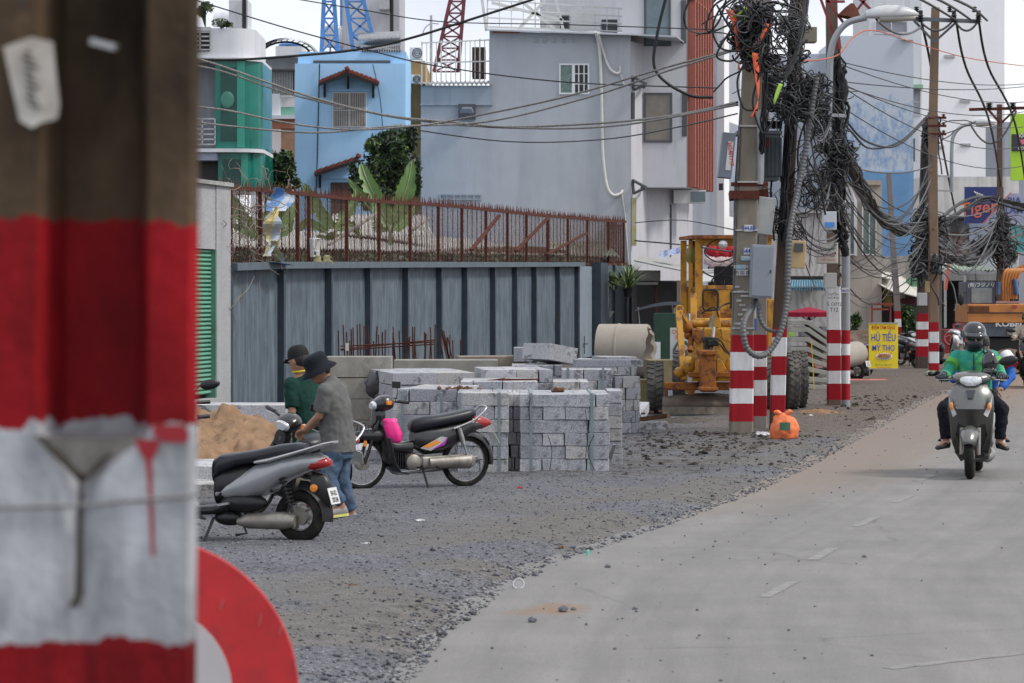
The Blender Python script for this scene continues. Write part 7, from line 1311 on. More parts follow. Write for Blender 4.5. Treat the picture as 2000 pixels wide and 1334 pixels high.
mb = MB(); mb.tube(spline([P(1372,530,CF-.1), P(1395,540,CF-.1), P(1420,522,CF-.1), P(1440,508,CF-.1)],5), .016, 5); mb.build('hose', K['black'], gr)
# front structure
gb_('hood', [(1354,640,1440,742,49.8,1.6),(1362,622,1436,641,50.2,1.2)], yl, .03); mb = MB(); mb.tube([P(1338,632,49.2), P(1440,632,49.2)], .055, 12); mb.tube([P(1391,632,49.2), P(1402,632,49.2)], .085, 12); mb.build('cross_tube', yl, gr, smooth=50)
mb = MB(); mb.prism([P(x,y,49.0) for x,y in ((1393,608),(1406,608),(1408,640),(1391,640))], (0,.3,0)); mb.build('lift_bracket', yl, gr, bevel=.01)
mb = MB(); mb.bar(P(1354,574,49.6), P(1355,640,49.4), .11, .08); mb.build('left_upright', yl, gr, bevel=.01)
mb = MB(); mb.torus(P(1327,604,49), (0,1,0), .055, .02, 20, 6); mb.bar(P(1325,608,49), P(1336,742,48.6), .10, .06); mb.bar(P(1328,606,49), P(1345,636,49.1), .09, .06); mb.build('lift_link', yl, gr, smooth=30)
mb = MB(); mb.rblob(P(1343,640,49.1), (.10,.1,.11), j=.15); mb.rblob(P(1344,655,49.1), (.07,.09,.07), j=.2); mb.build('lift_joint', ylr, gr, smooth=50); mb = MB(); mb.tube([P(1350,655,49.1), P(1348,686,48.9)], .05, 10); mb.build('lift_cylinder', ylr, gr, smooth=50)
mb = MB(); mb.prism([P(x,y,48.9) for x,y in ((1352,642),(1376,646),(1380,668),(1362,672),(1352,660))], (0,.25,0)); mb.build('side_plate', ylr, gr, bevel=.01); mb = MB(); mb.prism([P(x,y,48.9) for x,y in ((1408,642),(1440,644),(1440,672),(1412,664))], (0,.25,0)); mb.build('side_plate', yl, gr, bevel=.01)
gb_('gooseneck', [(1369,690,1399,766,47.9,.9),(1367,684,1401,694,47.85,1.0),(1365,756,1403,764,47.84,.3)], ylr, .02); gb_('hydraulic_block', [(1376,658,1394,684,48.4,.4),(1383,664,1404,676,48.3,.3)], K['dark'], .02); mb = MB(); mb.tube([P(1390,683,48.4), P(1394,640,48.6)], .035, 8); mb.build('hydraulic_cylinder', K['cast'], gr, smooth=50); mb = MB(); mb.tube([P(1388,640,49), P(1392,616,49)], .04, 8); mb.build('hydraulic_cylinder', K['cast'], gr, smooth=50)
mb = MB(); [mb.tube(spline([P(1394,660+i*3,48.3), P(1408,666+i*9,48.2), P(1416,680+i*6,48.3), P(1424,690+i*2,48.6)],4), .014, 5) for i in range(2)]; mb.tube(spline([P(1376,668,48.3), P(1371,655,48.3), P(1375,640,48.6)],4), .014, 5); mb.tube(spline([P(1402,606,49), P(1412,596,49.2), P(1432,590,49.2)],4), .016, 5); mb.tube(spline([P(1370,612,49.2), P(1395,600,49), P(1404,620,49)],4), .014, 5); mb.build('hydraulic_hose', K['black'], gr, smooth=60)
mb = MB(); mb.prism([P(x,y,48.3) for x,y in ((1352,745),(1366,700),(1371,700),(1371,745))], (0,.3,0)); mb.build('draft_bracket', yl, gr, bevel=.01); mb = MB(); mb.prism([P(x,y,48.3) for x,y in ((1432,745),(1410,704),(1400,700),(1400,745))], (0,.3,0)); mb.build('draft_bracket', yl, gr, bevel=.01)
gb_('front_axle', [(1297,747,1470,762,48.5,.22)], ylr, .02); gb_('lower_beam', [(1345,727,1440,737,48.2,.2)], ylr, .015)
mb = MB(); mb.ell(P(1345,713,48.5), (.11,.12,.16)); mb.ell(P(1327,727,48.6), (.1,.08,.09)); mb.build('axle_knuckle', yl, gr, smooth=60); mb = MB(); mb.ell(P(1427,715,48.5), (.10,.12,.16)); mb.build('axle_knuckle', yl, gr, smooth=60); gb_('tow_eye', [(1298,756,1305,780,48.4,.15)], rs2)
mb = MB(); mb.prism([P(x,y,48.2) for x,y in ((1338,762),(1360,762),(1352,772),(1347,772))], (0,.1,0)); mb.build('gusset', ylr, gr)
# blade
rings = []
for i in range(13):
    u = i/12; x = 1294+u*190; ye = 775-9*math.sin(u*math.pi)+3*u; dd = 48.2+.6*u; ring = []
    for v in range(7): t = v/6; ring.append(P(x, ye+(806-ye)*t, dd-.16*math.sin(t*2.6)+.16))
    rings.append(ring)
mb = MB(); mb.loft(rings, cap=False, closed=False); o = mb.build('blade', mat('worn_blade',(.11,.085,.07),.6,.3,var=.3,scale=5), gr, smooth=60); so = o.modifiers.new('s','SOLIDIFY'); so.thickness = .03
mb = MB(); mb.bar(P(1294,801,48.1), P(1484,803,48.7), .03, .12, (0,0,1)); mb.build('cutting_edge', mat('muddy_edge',(.17,.15,.12),.85,var=.4,scale=8), gr)
# tyres
def gtyre(px, py, d, R_, wd, name='tyre', yaw=0, lean=0, m=mudt):
    g = P(px,py,d); c = Vector((g.x,d,R_)); ax = Vector((math.cos(yaw), math.sin(yaw), lean)).normalized(); mb = MB(); w2 = wd/2
    mb.lathe([(R_*.5,-w2*.8),(R_*.72,-w2),(R_*.93,-w2*.95),(R_*.975,-w2*.8),(R_*.975,w2*.8),(R_*.93,w2*.95),(R_*.72,w2),(R_*.5,w2*.8)], c, ax, 40); X, Y = ortho(ax)
    for i in range(26):
        a = 2*math.pi*i/26
        for s_ in (-1,1):
            a2 = a+(.12 if s_ > 0 else 0); e = X*math.cos(a2)+Y*math.sin(a2); e2 = X*math.cos(a2+.09)+Y*math.sin(a2+.09); mb.bar(c+e*R_*.985+ax*s_*w2*.9, c+e2*R_*.985+ax*s_*w2*.12, R_*.1, R_*.06, e)
    o = mb.build(name, m, gr, smooth=35); mb = MB(); mb.lathe([(0,-w2*.3),(R_*.3,-w2*.35),(R_*.5,-w2*.8),(R_*.52,-w2*.8),(R_*.52,w2*.8),(R_*.5,w2*.8),(R_*.3,w2*.35),(0,w2*.3)], c, ax, 24); mb.build('wheel_rim', ylr, o, smooth=35)
gtyre(1280, 809, 49.2, .455, .29, yaw=-.06); gtyre(1328, 790, 54, .5, .26, yaw=-.1); gtyre(1545, 804, 50.6, .515, .20, yaw=.06); gtyre(1560, 800, 51.4, .52, .22, yaw=.06); gtyre(1490, 806, 50.8, .5, .26)
gb_('right_side_frame', [(1500,585,1516,760,50.8,.2),(1508,640,1530,700,51.2,.2)], yl)
# ================================================================ far excavator
ex = top('excavator', 'orange excavator with dark cab working at the far end of the street', 'excavator', Vector((P(1950,0,95).x,95,0))); exo = mat('excavator_orange', (.50,.19,.045), .55, var=.2, dirt=(.25,.12,.06), dpos=(.5,.8)); exd = mat('excavator_blue_grey', (.07,.085,.11), .55, var=.25, dirt=(.14,.13,.12)); ed = 94.
def exb(name, b, m, bevel=.03): mb = MB(); [pbox(mb, *q) for q in b]; return mb.build(name, m, ex, bevel=bevel)
exb('cab', [(1887,550,1944,602,ed,1.6)], exd); mb = MB(); mb.text('(有)フジノリ', P(1917,560,ed-.02), (1,0,0), (0,0,1), .15, squeeze=1.05, bold=.02); mb.build('lettering', whitef, ex); exb('cab_window', [(1897,563,1938,592,ed-.02,.05)], mat('dusty_glass',(.22,.24,.24),.25,var=.25,spec=.6), .01)
exb('upper_body', [(1889,594,2075,631,ed-.25,2.6)], exo); exb('grille', [(1893,598,1932,611,ed-.28,.05)], mat('brown_grille',(.14,.06,.03),.8,var=.4), .0); exb('red_mark', [(1977,596,1986,602,ed-.28,.04)], K['redlens'], 0); exb('lower_body', [(1889,631,2075,658,ed-.2,2.4)], exd)
mb = MB(); mb.text('KOBELCO', P(1944,637.5,ed-.23), (1,0,0), (0,0,1), .24, 'LEFT', squeeze=1.3, bold=.03); mb.build('lettering', whitef, ex); exb('plate', [(1967,641,1984,654,ed-.24,.05)], K['cast'], 0); exb('tracks', [(1900,658,2075,690,ed+.2,2.)], K['dark'], .05); exb('body_seam', [(1889,610,2075,612,ed-.27,.03)], K['dark'], 0); exb('hand_rail', [(1946,588,2070,592,ed-.2,.1)], mat('pale_red_rail',(.42,.25,.22),.6), 0)
mb = MB(); rings = [[P(x,y,ed+dd) for x, y, dd in ((a,b,.2),(a+14,b+2,.2),(a+14,b+2,.8),(a,b,.8))] for a, b in ((1957,590),(1962,560),(1972,535),(1990,520),(2040,500))]; mb.loft(rings); mb.build('boom', exo, ex, bevel=.02)
for i in range(6): mb = MB(); mb.tube(spline([P(1959+i*5,584,ed-.1), P(1958+i*5.4,555,ed-.1), P(1962+i*6,532,ed-.1), P(1970+i*7,526,ed)],4), .05, 8); mb.build('hydraulic_line', exo, ex, smooth=60)
mb = MB(); mb.tube([P(1986,575,ed-.2), P(1982,545,ed-.2)], .09, 10); mb.build('ram', mat('blue_ram',(.10,.15,.30),.3,.5), ex, smooth=60); mb = MB(); mb.tube([P(1950,575,ed-.2), P(1951,550,ed-.2)], .07, 10); mb.build('ram', bpy.data.materials['blue_ram'], ex, smooth=60); mb = MB(); mb.ell(P(1877,585,ed-.1), (.1,.06,.2)); mb.bar(P(1879,575,ed), P(1887,570,ed), .04); mb.build('mirror', K['dark'], ex)
# ================================================================ motorbikes
def wheel(root, cx, R_, tr, spoked=True, rim=None, drum=.07, name='wheel', cz=None, disc=False):
    c = Vector((cx, 0, cz or R_)); Rm = R_-tr; mb = MB(); mb.torus(c, (0,1,0), Rm, tr, 40, 10); t = mb.build('tyre', K['tyre'], root, local=True, smooth=60)
    mb = MB(); mb.torus(c, (0,1,0), Rm-tr*.72, tr*.34, 40, 6, 1.6); mb.build('rim', K['steel'] if spoked else K['cast'], t, local=True, smooth=60)
    mb = MB()
    if spoked:
        for i in range(28): a = i*2*math.pi/28; b = a+(.5 if i % 2 else -.5); s_ = .03 if i % 4 < 2 else -.03; mb.bar(c+Vector((math.cos(b)*drum*.5, s_, math.sin(b)*drum*.5)), c+Vector((math.cos(a)*(Rm-tr*.7), 0, math.sin(a)*(Rm-tr*.7))), .003)
    else:
        for i in range(5): a = i*2*math.pi/5; mb.bar(c, c+Vector((math.cos(a)*(Rm-tr*.6), 0, math.sin(a)*(Rm-tr*.6))), .03, .022)
    mb.build('spokes', K['steel'] if spoked else K['cast'], t, local=True); mb = MB(); mb.lathe([(0,-.05),(drum,-.045),(drum,.045),(0,.05)], c, (0,1,0), 20); mb.build('hub', K['cast'], t, local=True, smooth=40); return t
def shell(mb, st, n=14, p=2.4):      # st: (x, half width, z low, z high[, cy]) superellipse sections along x
    rings = []
    for s_ in st:
        x, w_, z0, z1 = s_[:4]; cy = s_[4] if len(s_) > 4 else 0; r = []
        for j in range(n):
            a = 2*math.pi*j/n; ca, sa = math.cos(a), math.sin(a); r.append(Vector((x, cy+w_*math.copysign(abs(ca)**(2/p), ca), (z0+z1)/2+(z1-z0)/2*math.copysign(abs(sa)**(2/p), sa))))
        rings.append(r)
    mb.loft(rings); return mb
def lm(m, *a, **k): return m
def plate_part(root, c, n, w_, h_, lines, up=(0,0,1)):
    n = Vector(n).normalized(); X = Vector(up).cross(n).normalized(); Z = n.cross(X).normalized(); c = Vector(c); mb = MB(); v = [c+X*a*w_/2+Z*b*h_/2 for a, b in ((-1,-1),(1,-1),(1,1),(-1,1))]; mb.prism(v, -n*.004); o = mb.build('licence_plate', K['plate'], root, local=True)
    t = MB(); [t.text(s_, c+n*.001-Z*(h_*(.02+.42*i)-.0)+Z*h_*.05, X, Z, h_*.42, squeeze=.8, bold=.02, ext=.002) for i, s_ in enumerate(lines)]; t.build('lettering', K['ink'], o, local=True); return o
def underbone(label, loc, yaw, body, decal=None, front_light=False, basket=True, group=None, roll=0, plate=('59-T1','482.67'), cat_='motorbike'):
    r = top('motorbike', label, cat_, loc, yaw, group); r.rotation_euler = (roll, 0, yaw); B = lambda mb, n, m, p=None, s=50: mb.build(n, m, p or r, local=True, smooth=s)
    fw = wheel(r, .60, .28, .030); rw = wheel(r, -.60, .28, .033, drum=.075)
    mb = MB(); [mb.tube([(.60,s*.075,.28),(.52,s*.075,.52),(.43,s*.06,.74)], .02, 8) for s in (-1,1)]; B(mb, 'front_fork', K['dark']); mb = MB(); mb.tube([(.43,0,.60),(.37,0,.92)], .04, 10); B(mb, 'steering_head', K['dark'])
    mb = MB(); rings = []
    for i in range(13): a = math.radians(-10+i*13); e = Vector((math.cos(a),0,math.sin(a))); rings.append([Vector((.60,0,.28))+e*.325+Vector((0,-.055,0))-e*.045, Vector((.60,0,.28))+e*.33, Vector((.60,0,.28))+e*.325+Vector((0,.055,0))-e*.045])
    mb.loft(rings, cap=False, closed=False); mb.loft([[Vector((.66,s*.05,.5)), Vector((.5,s*.1,.53)), Vector((.42,s*.1,.62))] for s in (-1,-.3,.3,1)], cap=False, closed=False); shell(mb, [(.36,.10,.52,.66),(.46,.12,.5,.66),(.62,.085,.52,.64),(.72,.03,.55,.6)]); B(mb, 'front_fender', body)
    mb = MB(); rings = []       # leg shield
    for x, z, w_ in ((.47,.80,.07),(.45,.70,.13),(.42,.58,.17),(.40,.45,.18),(.37,.32,.175),(.30,.22,.16),(.20,.19,.13)): rings.append([Vector((x-.09*abs(v)**1.5, v*w_, z-.02*abs(v))) for v in (-1,-.8,-.5,0,.5,.8,1)])
    mb.loft(rings, cap=False, closed=False); o = B(mb, 'leg_shield', body); so = o.modifiers.new('s','SOLIDIFY'); so.thickness = .012
    mb = MB(); shell(mb, [(.27,.07,.86,.98),(.32,.11,.84,1.01),(.40,.115,.83,1.0),(.46,.09,.84,.96),(.49,.05,.86,.93)]); shell(mb, [(.36,.06,.70,.88),(.42,.09,.68,.88),(.47,.06,.70,.85)]); cw = B(mb, 'handlebar_cowl', body)
    mb = MB(); shell(mb, [(.455,.08,.845,.945),(.485,.075,.85,.94),(.505,.06,.86,.925)]); mb.build('headlight', K['clear'], cw, local=True, smooth=50)
    mb = MB(); mb.tube([(.33,-.12,.93),(.29,-.25,.95),(.23,-.36,.945)], [.015,.012,.012], 8); mb.tube([(.33,.12,.93),(.29,.25,.95),(.23,.36,.945)], [.015,.012,.012], 8); hb = B(mb, 'handlebar', K['dark'])
    for s in (-1,1): mb = MB(); mb.tube([(.29,s*.24,.95),(.23,s*.37,.945)], .018, 8); mb.build('grip', K['dark'], hb, local=True, smooth=50); mb = MB(); mb.tube([(.34,s*.20,.935),(.31,s*.34,.925)], .006, 5); mb.build('lever', K['steel'], hb, local=True)
    mb = MB(); mb.box((.37,.175,.935), (.05,.05,.04)); mb.build('turn_signal', K['amber'], hb, local=True)
    mb = MB(); mb.tube([(.31,.2,.95),(.30,.24,1.04),(.29,.20,1.10)], .005, 5); mb.build('mirror_stem', K['dark'], hb, local=True); mb = MB(); mb.m = Matrix.Translation((.30,.20,1.125)) @ Matrix.Rotation(.5, 4, 'Z'); mb.box((0,0,0), (.018,.11,.072)); mi = mb.build('mirror', K['dark'], hb, local=True, bevel=.008); mb = MB(); mb.m = Matrix.Translation((.288,.195,1.125)) @ Matrix.Rotation(.5, 4, 'Z'); mb.box((0,0,0), (.006,.095,.06)); mb.build('mirror_glass', mat('green_mirror_glass',(.05,.22,.12),.12,.3) if 'green_mirror_glass' not in bpy.data.materials else bpy.data.materials['green_mirror_glass'], mi, local=True)
    mb = MB(); shell(mb, [(.06,.05,.62,.70),(.03,.09,.60,.745),(-.08,.12,.63,.775),(-.25,.125,.66,.785),(-.42,.12,.69,.81),(-.58,.11,.715,.84),(-.66,.09,.74,.85),(-.70,.05,.76,.83)], 16, 2.8); B(mb, 'seat', K['seat'])
    mb = MB(); mb.tube(spline([(-.40,.13,.64),(-.62,.13,.72),(-.74,.12,.80),(-.80,.09,.86),(-.81,0,.87),(-.80,-.09,.86),(-.74,-.12,.80),(-.62,-.13,.72),(-.40,-.13,.64)],4), .012, 8); B(mb, 'grab_rail', K['steel'])
    mb = MB(); shell(mb, [(.03,.08,.44,.62),(-.10,.115,.36,.66),(-.30,.12,.37,.68),(-.48,.11,.46,.71),(-.64,.09,.58,.74),(-.78,.06,.63,.72)]); shell(mb, [(.36,.05,.42,.52),(.2,.06,.38,.50),(.04,.08,.37,.52)]); sc_ = B(mb, 'side_cover', body)
    if decal:
        for m_, pts in zip(decal, (((-.02,.44),(-.26,.56),(-.33,.55),(-.28,.47),(-.14,.41)),((-.04,.455),(-.20,.52),(-.26,.50),(-.12,.44)),((-.15,.42),(-.29,.50),(-.34,.56),(-.30,.47)))):
            for s in (-1,1): mb = MB(); mb.prism([(x, s*(.119+.003*decal.index(m_)), z) for x, z in pts], (0,s*.004,0)); mb.build('decal', m_, sc_, local=True)
    mb = MB(); shell(mb, [(-.66,.07,.63,.76),(-.78,.065,.62,.76),(-.88,.04,.66,.72)]); B(mb, 'tail_light', K['redlens'])
    mb = MB(); rings = []
    for i in range(12): a = math.radians(75+i*10.5); e = Vector((math.cos(a),0,math.sin(a))); c = Vector((-.60,0,.29)); rings.append([c+e*.315+Vector((0,-.07,0))-e*.05, c+e*.335, c+e*.315+Vector((0,.07,0))-e*.05])
    mb.loft(rings, cap=False, closed=False); o = B(mb, 'rear_fender', body); so = o.modifiers.new('s','SOLIDIFY'); so.thickness = .01
    plate_part(r, (-.93,0,.53), (-.85,0,.5), .19, .14, plate)
    for s in (-1,1): mb = MB(); mb.tube([(-.46,s*.13,.66),(-.58,s*.13,.30)], .013, 8); mb.tube([(-.465,s*.13,.64),(-.52,s*.13,.47)], .027, 10); B(mb, 'rear_shock', K['steel'])
    mb = MB(); mb.tube([(-.12,.11,.28),(-.60,.11,.29)], [.062,.075], 16); shell(mb, [(-.05,.03,.22,.35,.105),(-.3,.032,.215,.355,.11),(-.60,.03,.205,.37,.11),(-.66,.02,.24,.33,.11)], 14, 3); cc = B(mb, 'chain_cover', K['cast']); mb = MB(); shell(mb, [(-.12,.01,.275,.305,.145),(-.48,.012,.27,.31,.15),(-.54,.006,.28,.30,.15)]); mb.build('cover_strip', K['dark'], cc, local=True)
    mb = MB(); mb.lathe([(0,-.12),(.085,-.11),(.095,0),(.085,.12),(.05,.14),(0,.145)], (.05,0,.29), (0,1,0), 20); mb.lathe([(0,-.1),(.06,-.09),(.06,.12),(0,.13)], (-.08,0,.30), (0,1,0), 16); eng = B(mb, 'engine_case', K['cast']); mb = MB(); mb.tube([(.10,0,.30),(.30,0,.34)], .065, 12)
    for i in range(6): mb.box((.14+i*.026,0,.31+i*.005), (.008,.17,.15))
    mb.build('cylinder', K['dark'], eng, local=True); mb = MB(); mb.tube([(.03,.16,.24),(-.02,.25,.235)], .012, 6); mb.tube([(-.2,.13,.24),(-.19,.24,.235)], .012, 6); B(mb, 'footpegs', K['dark'])
    mb = MB(); mb.tube(spline([(.28,-.06,.28),(.2,-.1,.17),(0,-.13,.16),(-.3,-.13,.20),(-.80,-.14,.28)],4), [.018]*10+[.03]*2+[.042]*5, 10); B(mb, 'exhaust', K['steel'])
    mb = MB(); mb.tube([(-.05,.12,.22),(-.09,.20,.0)], .012, 6); mb.box((-.09,.20,.008), (.06,.03,.012)); B(mb, 'kickstand', K['dark']); mb = MB(); mb.bar((-.2,0,.25),(.28,0,.23),.06,.05); mb.bar((.3,0,.45),(-.1,0,.3),.07,.07); mb.bar((-.1,0,.32),(-.62,.0,.29),.05,.05); B(mb, 'frame', K['dark'])
    mb = MB(); mb.box((.60,.09,.50), (.03,.015,.06)); B(mb, 'front_reflector', K['amber'])
    if basket:
        mb = MB(); x0,x1,z0,z1 = .52,.74,.64,.70
        for i in range(6): x = x0+(x1-x0)*i/5; mb.tube([(x,-.11,z1),(x+.01,-.10,z0),(x+.01,.10,z0),(x,.11,z1)], .004, 4)
        for y in (-.11,-.06,0,.06,.11): mb.tube([(x0,y,z1 if abs(y)>.1 else z0),(x1,y,z1 if abs(y)>.1 else z0)], .004, 4)
        mb.tube([(x0,-.11,z0),(.43,-.05,z0)], .008, 5); mb.tube([(x0,.11,z0),(.43,.05,z0)], .008, 5); B(mb, 'wire_rack', K['dark'])
    return r
def scooter(label, loc, yaw, paint, cat_='scooter', group=None, plate=('59-X2','337.04'), sc=1., rail=True, stand=True, name='scooter', dust=None, mirror=True):
    r = top(name, label, cat_, loc, yaw, group); r.scale = (sc,)*3; B = lambda mb, n, m, p=None, s=50: mb.build(n, m, p or r, local=True, smooth=s)
    wheel(r, .68, .25, .048, False, drum=.05); wheel(r, -.72, .225, .055, False, drum=.08)
    mb = MB(); [mb.tube([(.68,s*.085,.25),(.60,s*.085,.52)], .022, 8) for s in (-1,1)]; B(mb, 'front_fork', K['cast'])
    mb = MB(); rings = []; c = Vector((.68,0,.25))
    for i in range(11): a = math.radians(25+i*12); e = Vector((math.cos(a),0,math.sin(a))); w_ = .10*math.sin(math.radians(20+i*14))**.4; rings.append([c+e*(.30-.06*abs(v)**2)+Vector((0,v*w_,0)) for v in (-1,-.7,-.3,0,.3,.7,1)])
    mb.loft(rings, cap=False, closed=False); o = B(mb, 'front_fender', paint); so = o.modifiers.new('s','SOLIDIFY'); so.thickness = .008
    mb = MB(); rings = []      # front apron, wraps round
    for x, z, w_, bk in ((.44,1.0,.10,.05),(.52,.94,.16,.07),(.60,.84,.215,.10),(.635,.72,.225,.13),(.60,.60,.222,.15),(.56,.48,.215,.15),(.50,.36,.205,.14),(.40,.24,.17,.12),(.30,.17,.12,.10)):
        hollow = .10 if .2 < z < .66 else 0
        rings.append([Vector((x-bk*abs(v)**2.2-hollow*(1-abs(v)**3)*1.5, v*w_, z)) for v in (-1,-.93,-.8,-.6,-.35,0,.35,.6,.8,.93,1)])
    mb.loft(rings, cap=False, closed=False); o = B(mb, 'front_apron', paint); so = o.modifiers.new('s','SOLIDIFY'); so.thickness = .02
    mb = MB(); shell(mb, [(.36,.16,.25,.80),(.40,.18,.30,.92),(.44,.15,.4,.92)]); B(mb, 'inner_shield', K['dark'])
    for s in (-1,1):
        mb = MB(); pts = [Vector((.628,s*.135,.66)), Vector((.60,s*.205,.80)), Vector((.56,s*.222,.86)), Vector((.575,s*.215,.74)), Vector((.615,s*.175,.63))]; mb.prism(pts, (-.012,0,0)); mb.v = [v+Vector((.018,0,0)) for v in mb.v]; o = B(mb, 'turn_lamp', K['clear']); mb = MB(); mb.ell((.628,s*.19,.74), (.015,.018,.04)); mb.build('amber_bulb', K['amber'], o, local=True)
    mb = MB(); mb.prism([Vector((.575,-.05,.90)), Vector((.575,.05,.90)), Vector((.632,.028,.82)), Vector((.632,-.028,.82))], (.016,0,.006)); B(mb, 'badge_panel', K['glassd'])
    mb = MB(); shell(mb, [(.30,.12,1.0,1.07),(.36,.17,.98,1.10),(.43,.205,.975,1.09),(.49,.17,.965,1.075),(.535,.10,.96,1.05),(.55,.04,.98,1.03)], 18, 2.2); shell(mb, [(.34,.24,1.0,1.045),(.38,.26,1.0,1.05),(.42,.22,1.0,1.05)], 14, 2.); hc = B(mb, 'handlebar_cowl', paint); mb = MB(); shell(mb, [(.50,.125,.965,1.05),(.54,.105,.955,1.045),(.56,.07,.945,1.02),(.565,.02,.95,.99)], 16, 3); mb.build('headlight', K['clear'], hc, local=True, smooth=50)
    mb = MB(); [mb.tube([(.38,s*.16,1.02),(.30,s*.36,1.03)], .012, 8) for s in (-1,1)]; hb = B(mb, 'handlebar', K['dark'])
    for s in (-1,1):
        mb = MB(); mb.tube([(.345,s*.25,1.025),(.30,s*.37,1.03)], .019, 8); mb.build('grip', K['dark'], hb, local=True, smooth=50); mb = MB(); mb.tube([(.40,s*.20,1.01),(.37,s*.36,1.0)], .006, 5); mb.build('lever', K['steel'], hb, local=True)
        if mirror and (s > 0 or mirror == 2): mb = MB(); mb.tube([(.34,s*.19,1.05),(.31,s*.24,1.16),(.30,s*.32,1.20)], .006, 5); ms = mb.build('mirror_stem', K['dark'], hb, local=True); mb = MB(); mb.m = Matrix.Translation((.30,s*.37,1.20)) @ Matrix.Rotation(.15*s, 4, 'X'); mb.ell((0,0,0), (.025,.10,.05)); mb.build('mirror', K['dark'], ms, local=True, smooth=60)
    mb = MB(); shell(mb, [(.42,.14,.20,.27),(.2,.19,.21,.29),(.0,.19,.22,.31),(-.12,.15,.22,.40)]); B(mb, 'floorboard', K['dark'])
    mb = MB(); shell(mb, [(.06,.05,.50,.62),(.04,.12,.48,.70),(-.04,.165,.56,.735),(-.2,.165,.63,.755),(-.38,.155,.66,.785),(-.56,.14,.70,.825),(-.70,.11,.73,.84),(-.78,.06,.76,.83)], 18, 2.8); B(mb, 'seat', K['seat'])
    mb = MB(); shell(mb, [(.02,.13,.30,.60),(-.06,.17,.32,.62),(-.25,.175,.34,.66),(-.5,.15,.42,.68)]); B(mb, 'under_seat_panel', K['dark'])
    mb = MB(); shell(mb, [(.0,.14,.36,.44),(-.12,.18,.34,.53),(-.28,.20,.34,.63),(-.45,.205,.40,.70),(-.62,.185,.52,.735),(-.78,.15,.59,.75),(-.90,.10,.63,.745),(-.96,.05,.66,.73)], 18, 2.3); B(mb, 'side_panel', paint)
    mb = MB(); shell(mb, [(-.74,.14,.60,.715),(-.86,.115,.61,.725),(-.96,.075,.63,.72),(-1.0,.03,.65,.70)], 16, 2.3); B(mb, 'tail_light', K['redlens'])
    if rail: mb = MB(); shell(mb, [(-.38,.20,.66,.69),(-.5,.21,.67,.715),(-.66,.205,.72,.755),(-.82,.17,.77,.80),(-.96,.12,.82,.845),(-1.04,.06,.84,.86)], 14, 3); mb2 = MB(); shell(mb2, [(-.36,.185,.66,.69),(-.9,.1,.82,.9)]) ; B(mb, 'grab_rail', mat('satin_silver',(.42,.43,.44),.35,.5,var=.1) if 'satin_silver' not in bpy.data.materials else bpy.data.materials['satin_silver'])
    mb = MB(); rings = []; c = Vector((-.72,0,.225))
    for i in range(10): a = math.radians(90+i*11); e = Vector((math.cos(a),0,math.sin(a))); rings.append([c+e*.27+Vector((0,-.08,0))-e*.04, c+e*.30, c+e*.27+Vector((0,.08,0))-e*.04])
    mb.loft(rings, cap=False, closed=False); shell(mb, [(-.84,.07,.36,.60),(-.95,.06,.30,.58),(-1.0,.03,.28,.5)]); o = B(mb, 'rear_fender', K['dark']); plate_part(r, (-1.025,0,.40), (-.96,0,.28), .19, .14, plate)
    for s in (-1,1): mb = MB(); mb.lathe([(0,0),(.03,.01),(.032,.03),(0,.035)], (-.90,s*.115,.47), (0,s,0), 14); B(mb, 'turn_signal', K['amber'])
    mb = MB(); mb.tube([(-.60,.12,.56),(-.70,.12,.26)], .016, 8); [mb.torus((-.605-.0125*i,.12,.54-.031*i), (-.3,0,-1), .032, .007, 14, 5) for i in range(8)]; B(mb, 'rear_shock', K['dark'])
    mb = MB(); mb.tube([(-.20,.11,.17),(-.30,.12,.18),(-.62,.12,.19),(-.72,.11,.19)], [.03,.065,.075,.05], 14); B(mb, 'exhaust', K['cast']); mb = MB(); mb.ell((-.25,.1,.33), (.22,.09,.085)); mb.ell((-.1,.06,.2), (.14,.1,.07)); B(mb, 'engine_case', K['dark'])
    if stand: mb = MB(); mb.tube([(.02,.12,.20),(.06,.24,.0)], .013, 6); mb.box((.06,.245,.008), (.07,.03,.012)); mb.tube([(-.24,.13,.18),(-.3,.16,.08),(-.2,.16,.06)], .012, 6); B(mb, 'kickstand', K['dark']); mb = MB(); mb.bar((-.04,.17,.31),(-.16,.20,.33),.03,.02); B(mb, 'foot_peg', K['steel'])
    return r
blackp = mat('glossy_black_paint', (.010,.010,.012), .3, var=.2, coat=.5, dirt=(.07,.06,.05), dpos=(.52,.85), dscale=5)
silver = mat('silver_paint', (.33,.34,.355), .38, .35, var=.08, coat=.5, dirt=(.17,.16,.15), dpos=(.5,.85), dscale=3)
redp = mat('dark_red_paint', (.24,.012,.018), .3, var=.1, coat=.6)
# black parked motorbike
c = G(808, 954); yb_ = math.atan2(-.42,-.90)
mot = underbone('black motorbike with silver spoked wheels and purple decal parked before the granite stacks', c, yb_, blackp, decal=[mat('decal_silver',(.5,.48,.5),.3,.4,var=.3,scale=20), mat('decal_orange',(.7,.25,.03),.4), mat('decal_purple',(.35,.02,.35),.4)], roll=-.03)
pb = MB(); Mb = Matrix.Translation(c) @ Matrix.Rotation(yb_, 4, 'Z'); pb.m = Mb; rings = []
for z, w_, d_ in ((.50,.05,.04),(.53,.085,.06),(.60,.095,.07),(.68,.085,.06),(.72,.075,.05),(.74,.085,.045),(.76,.06,.02)): rings.append([Vector((.27-(z-.5)*-.25+math.cos(a)*w_*(1+.1*math.sin(3*a+z*30)), .14+math.sin(a)*d_*(1+.15*math.sin(4*a)), z)) for a in [j*math.pi/8 for j in range(16)]])
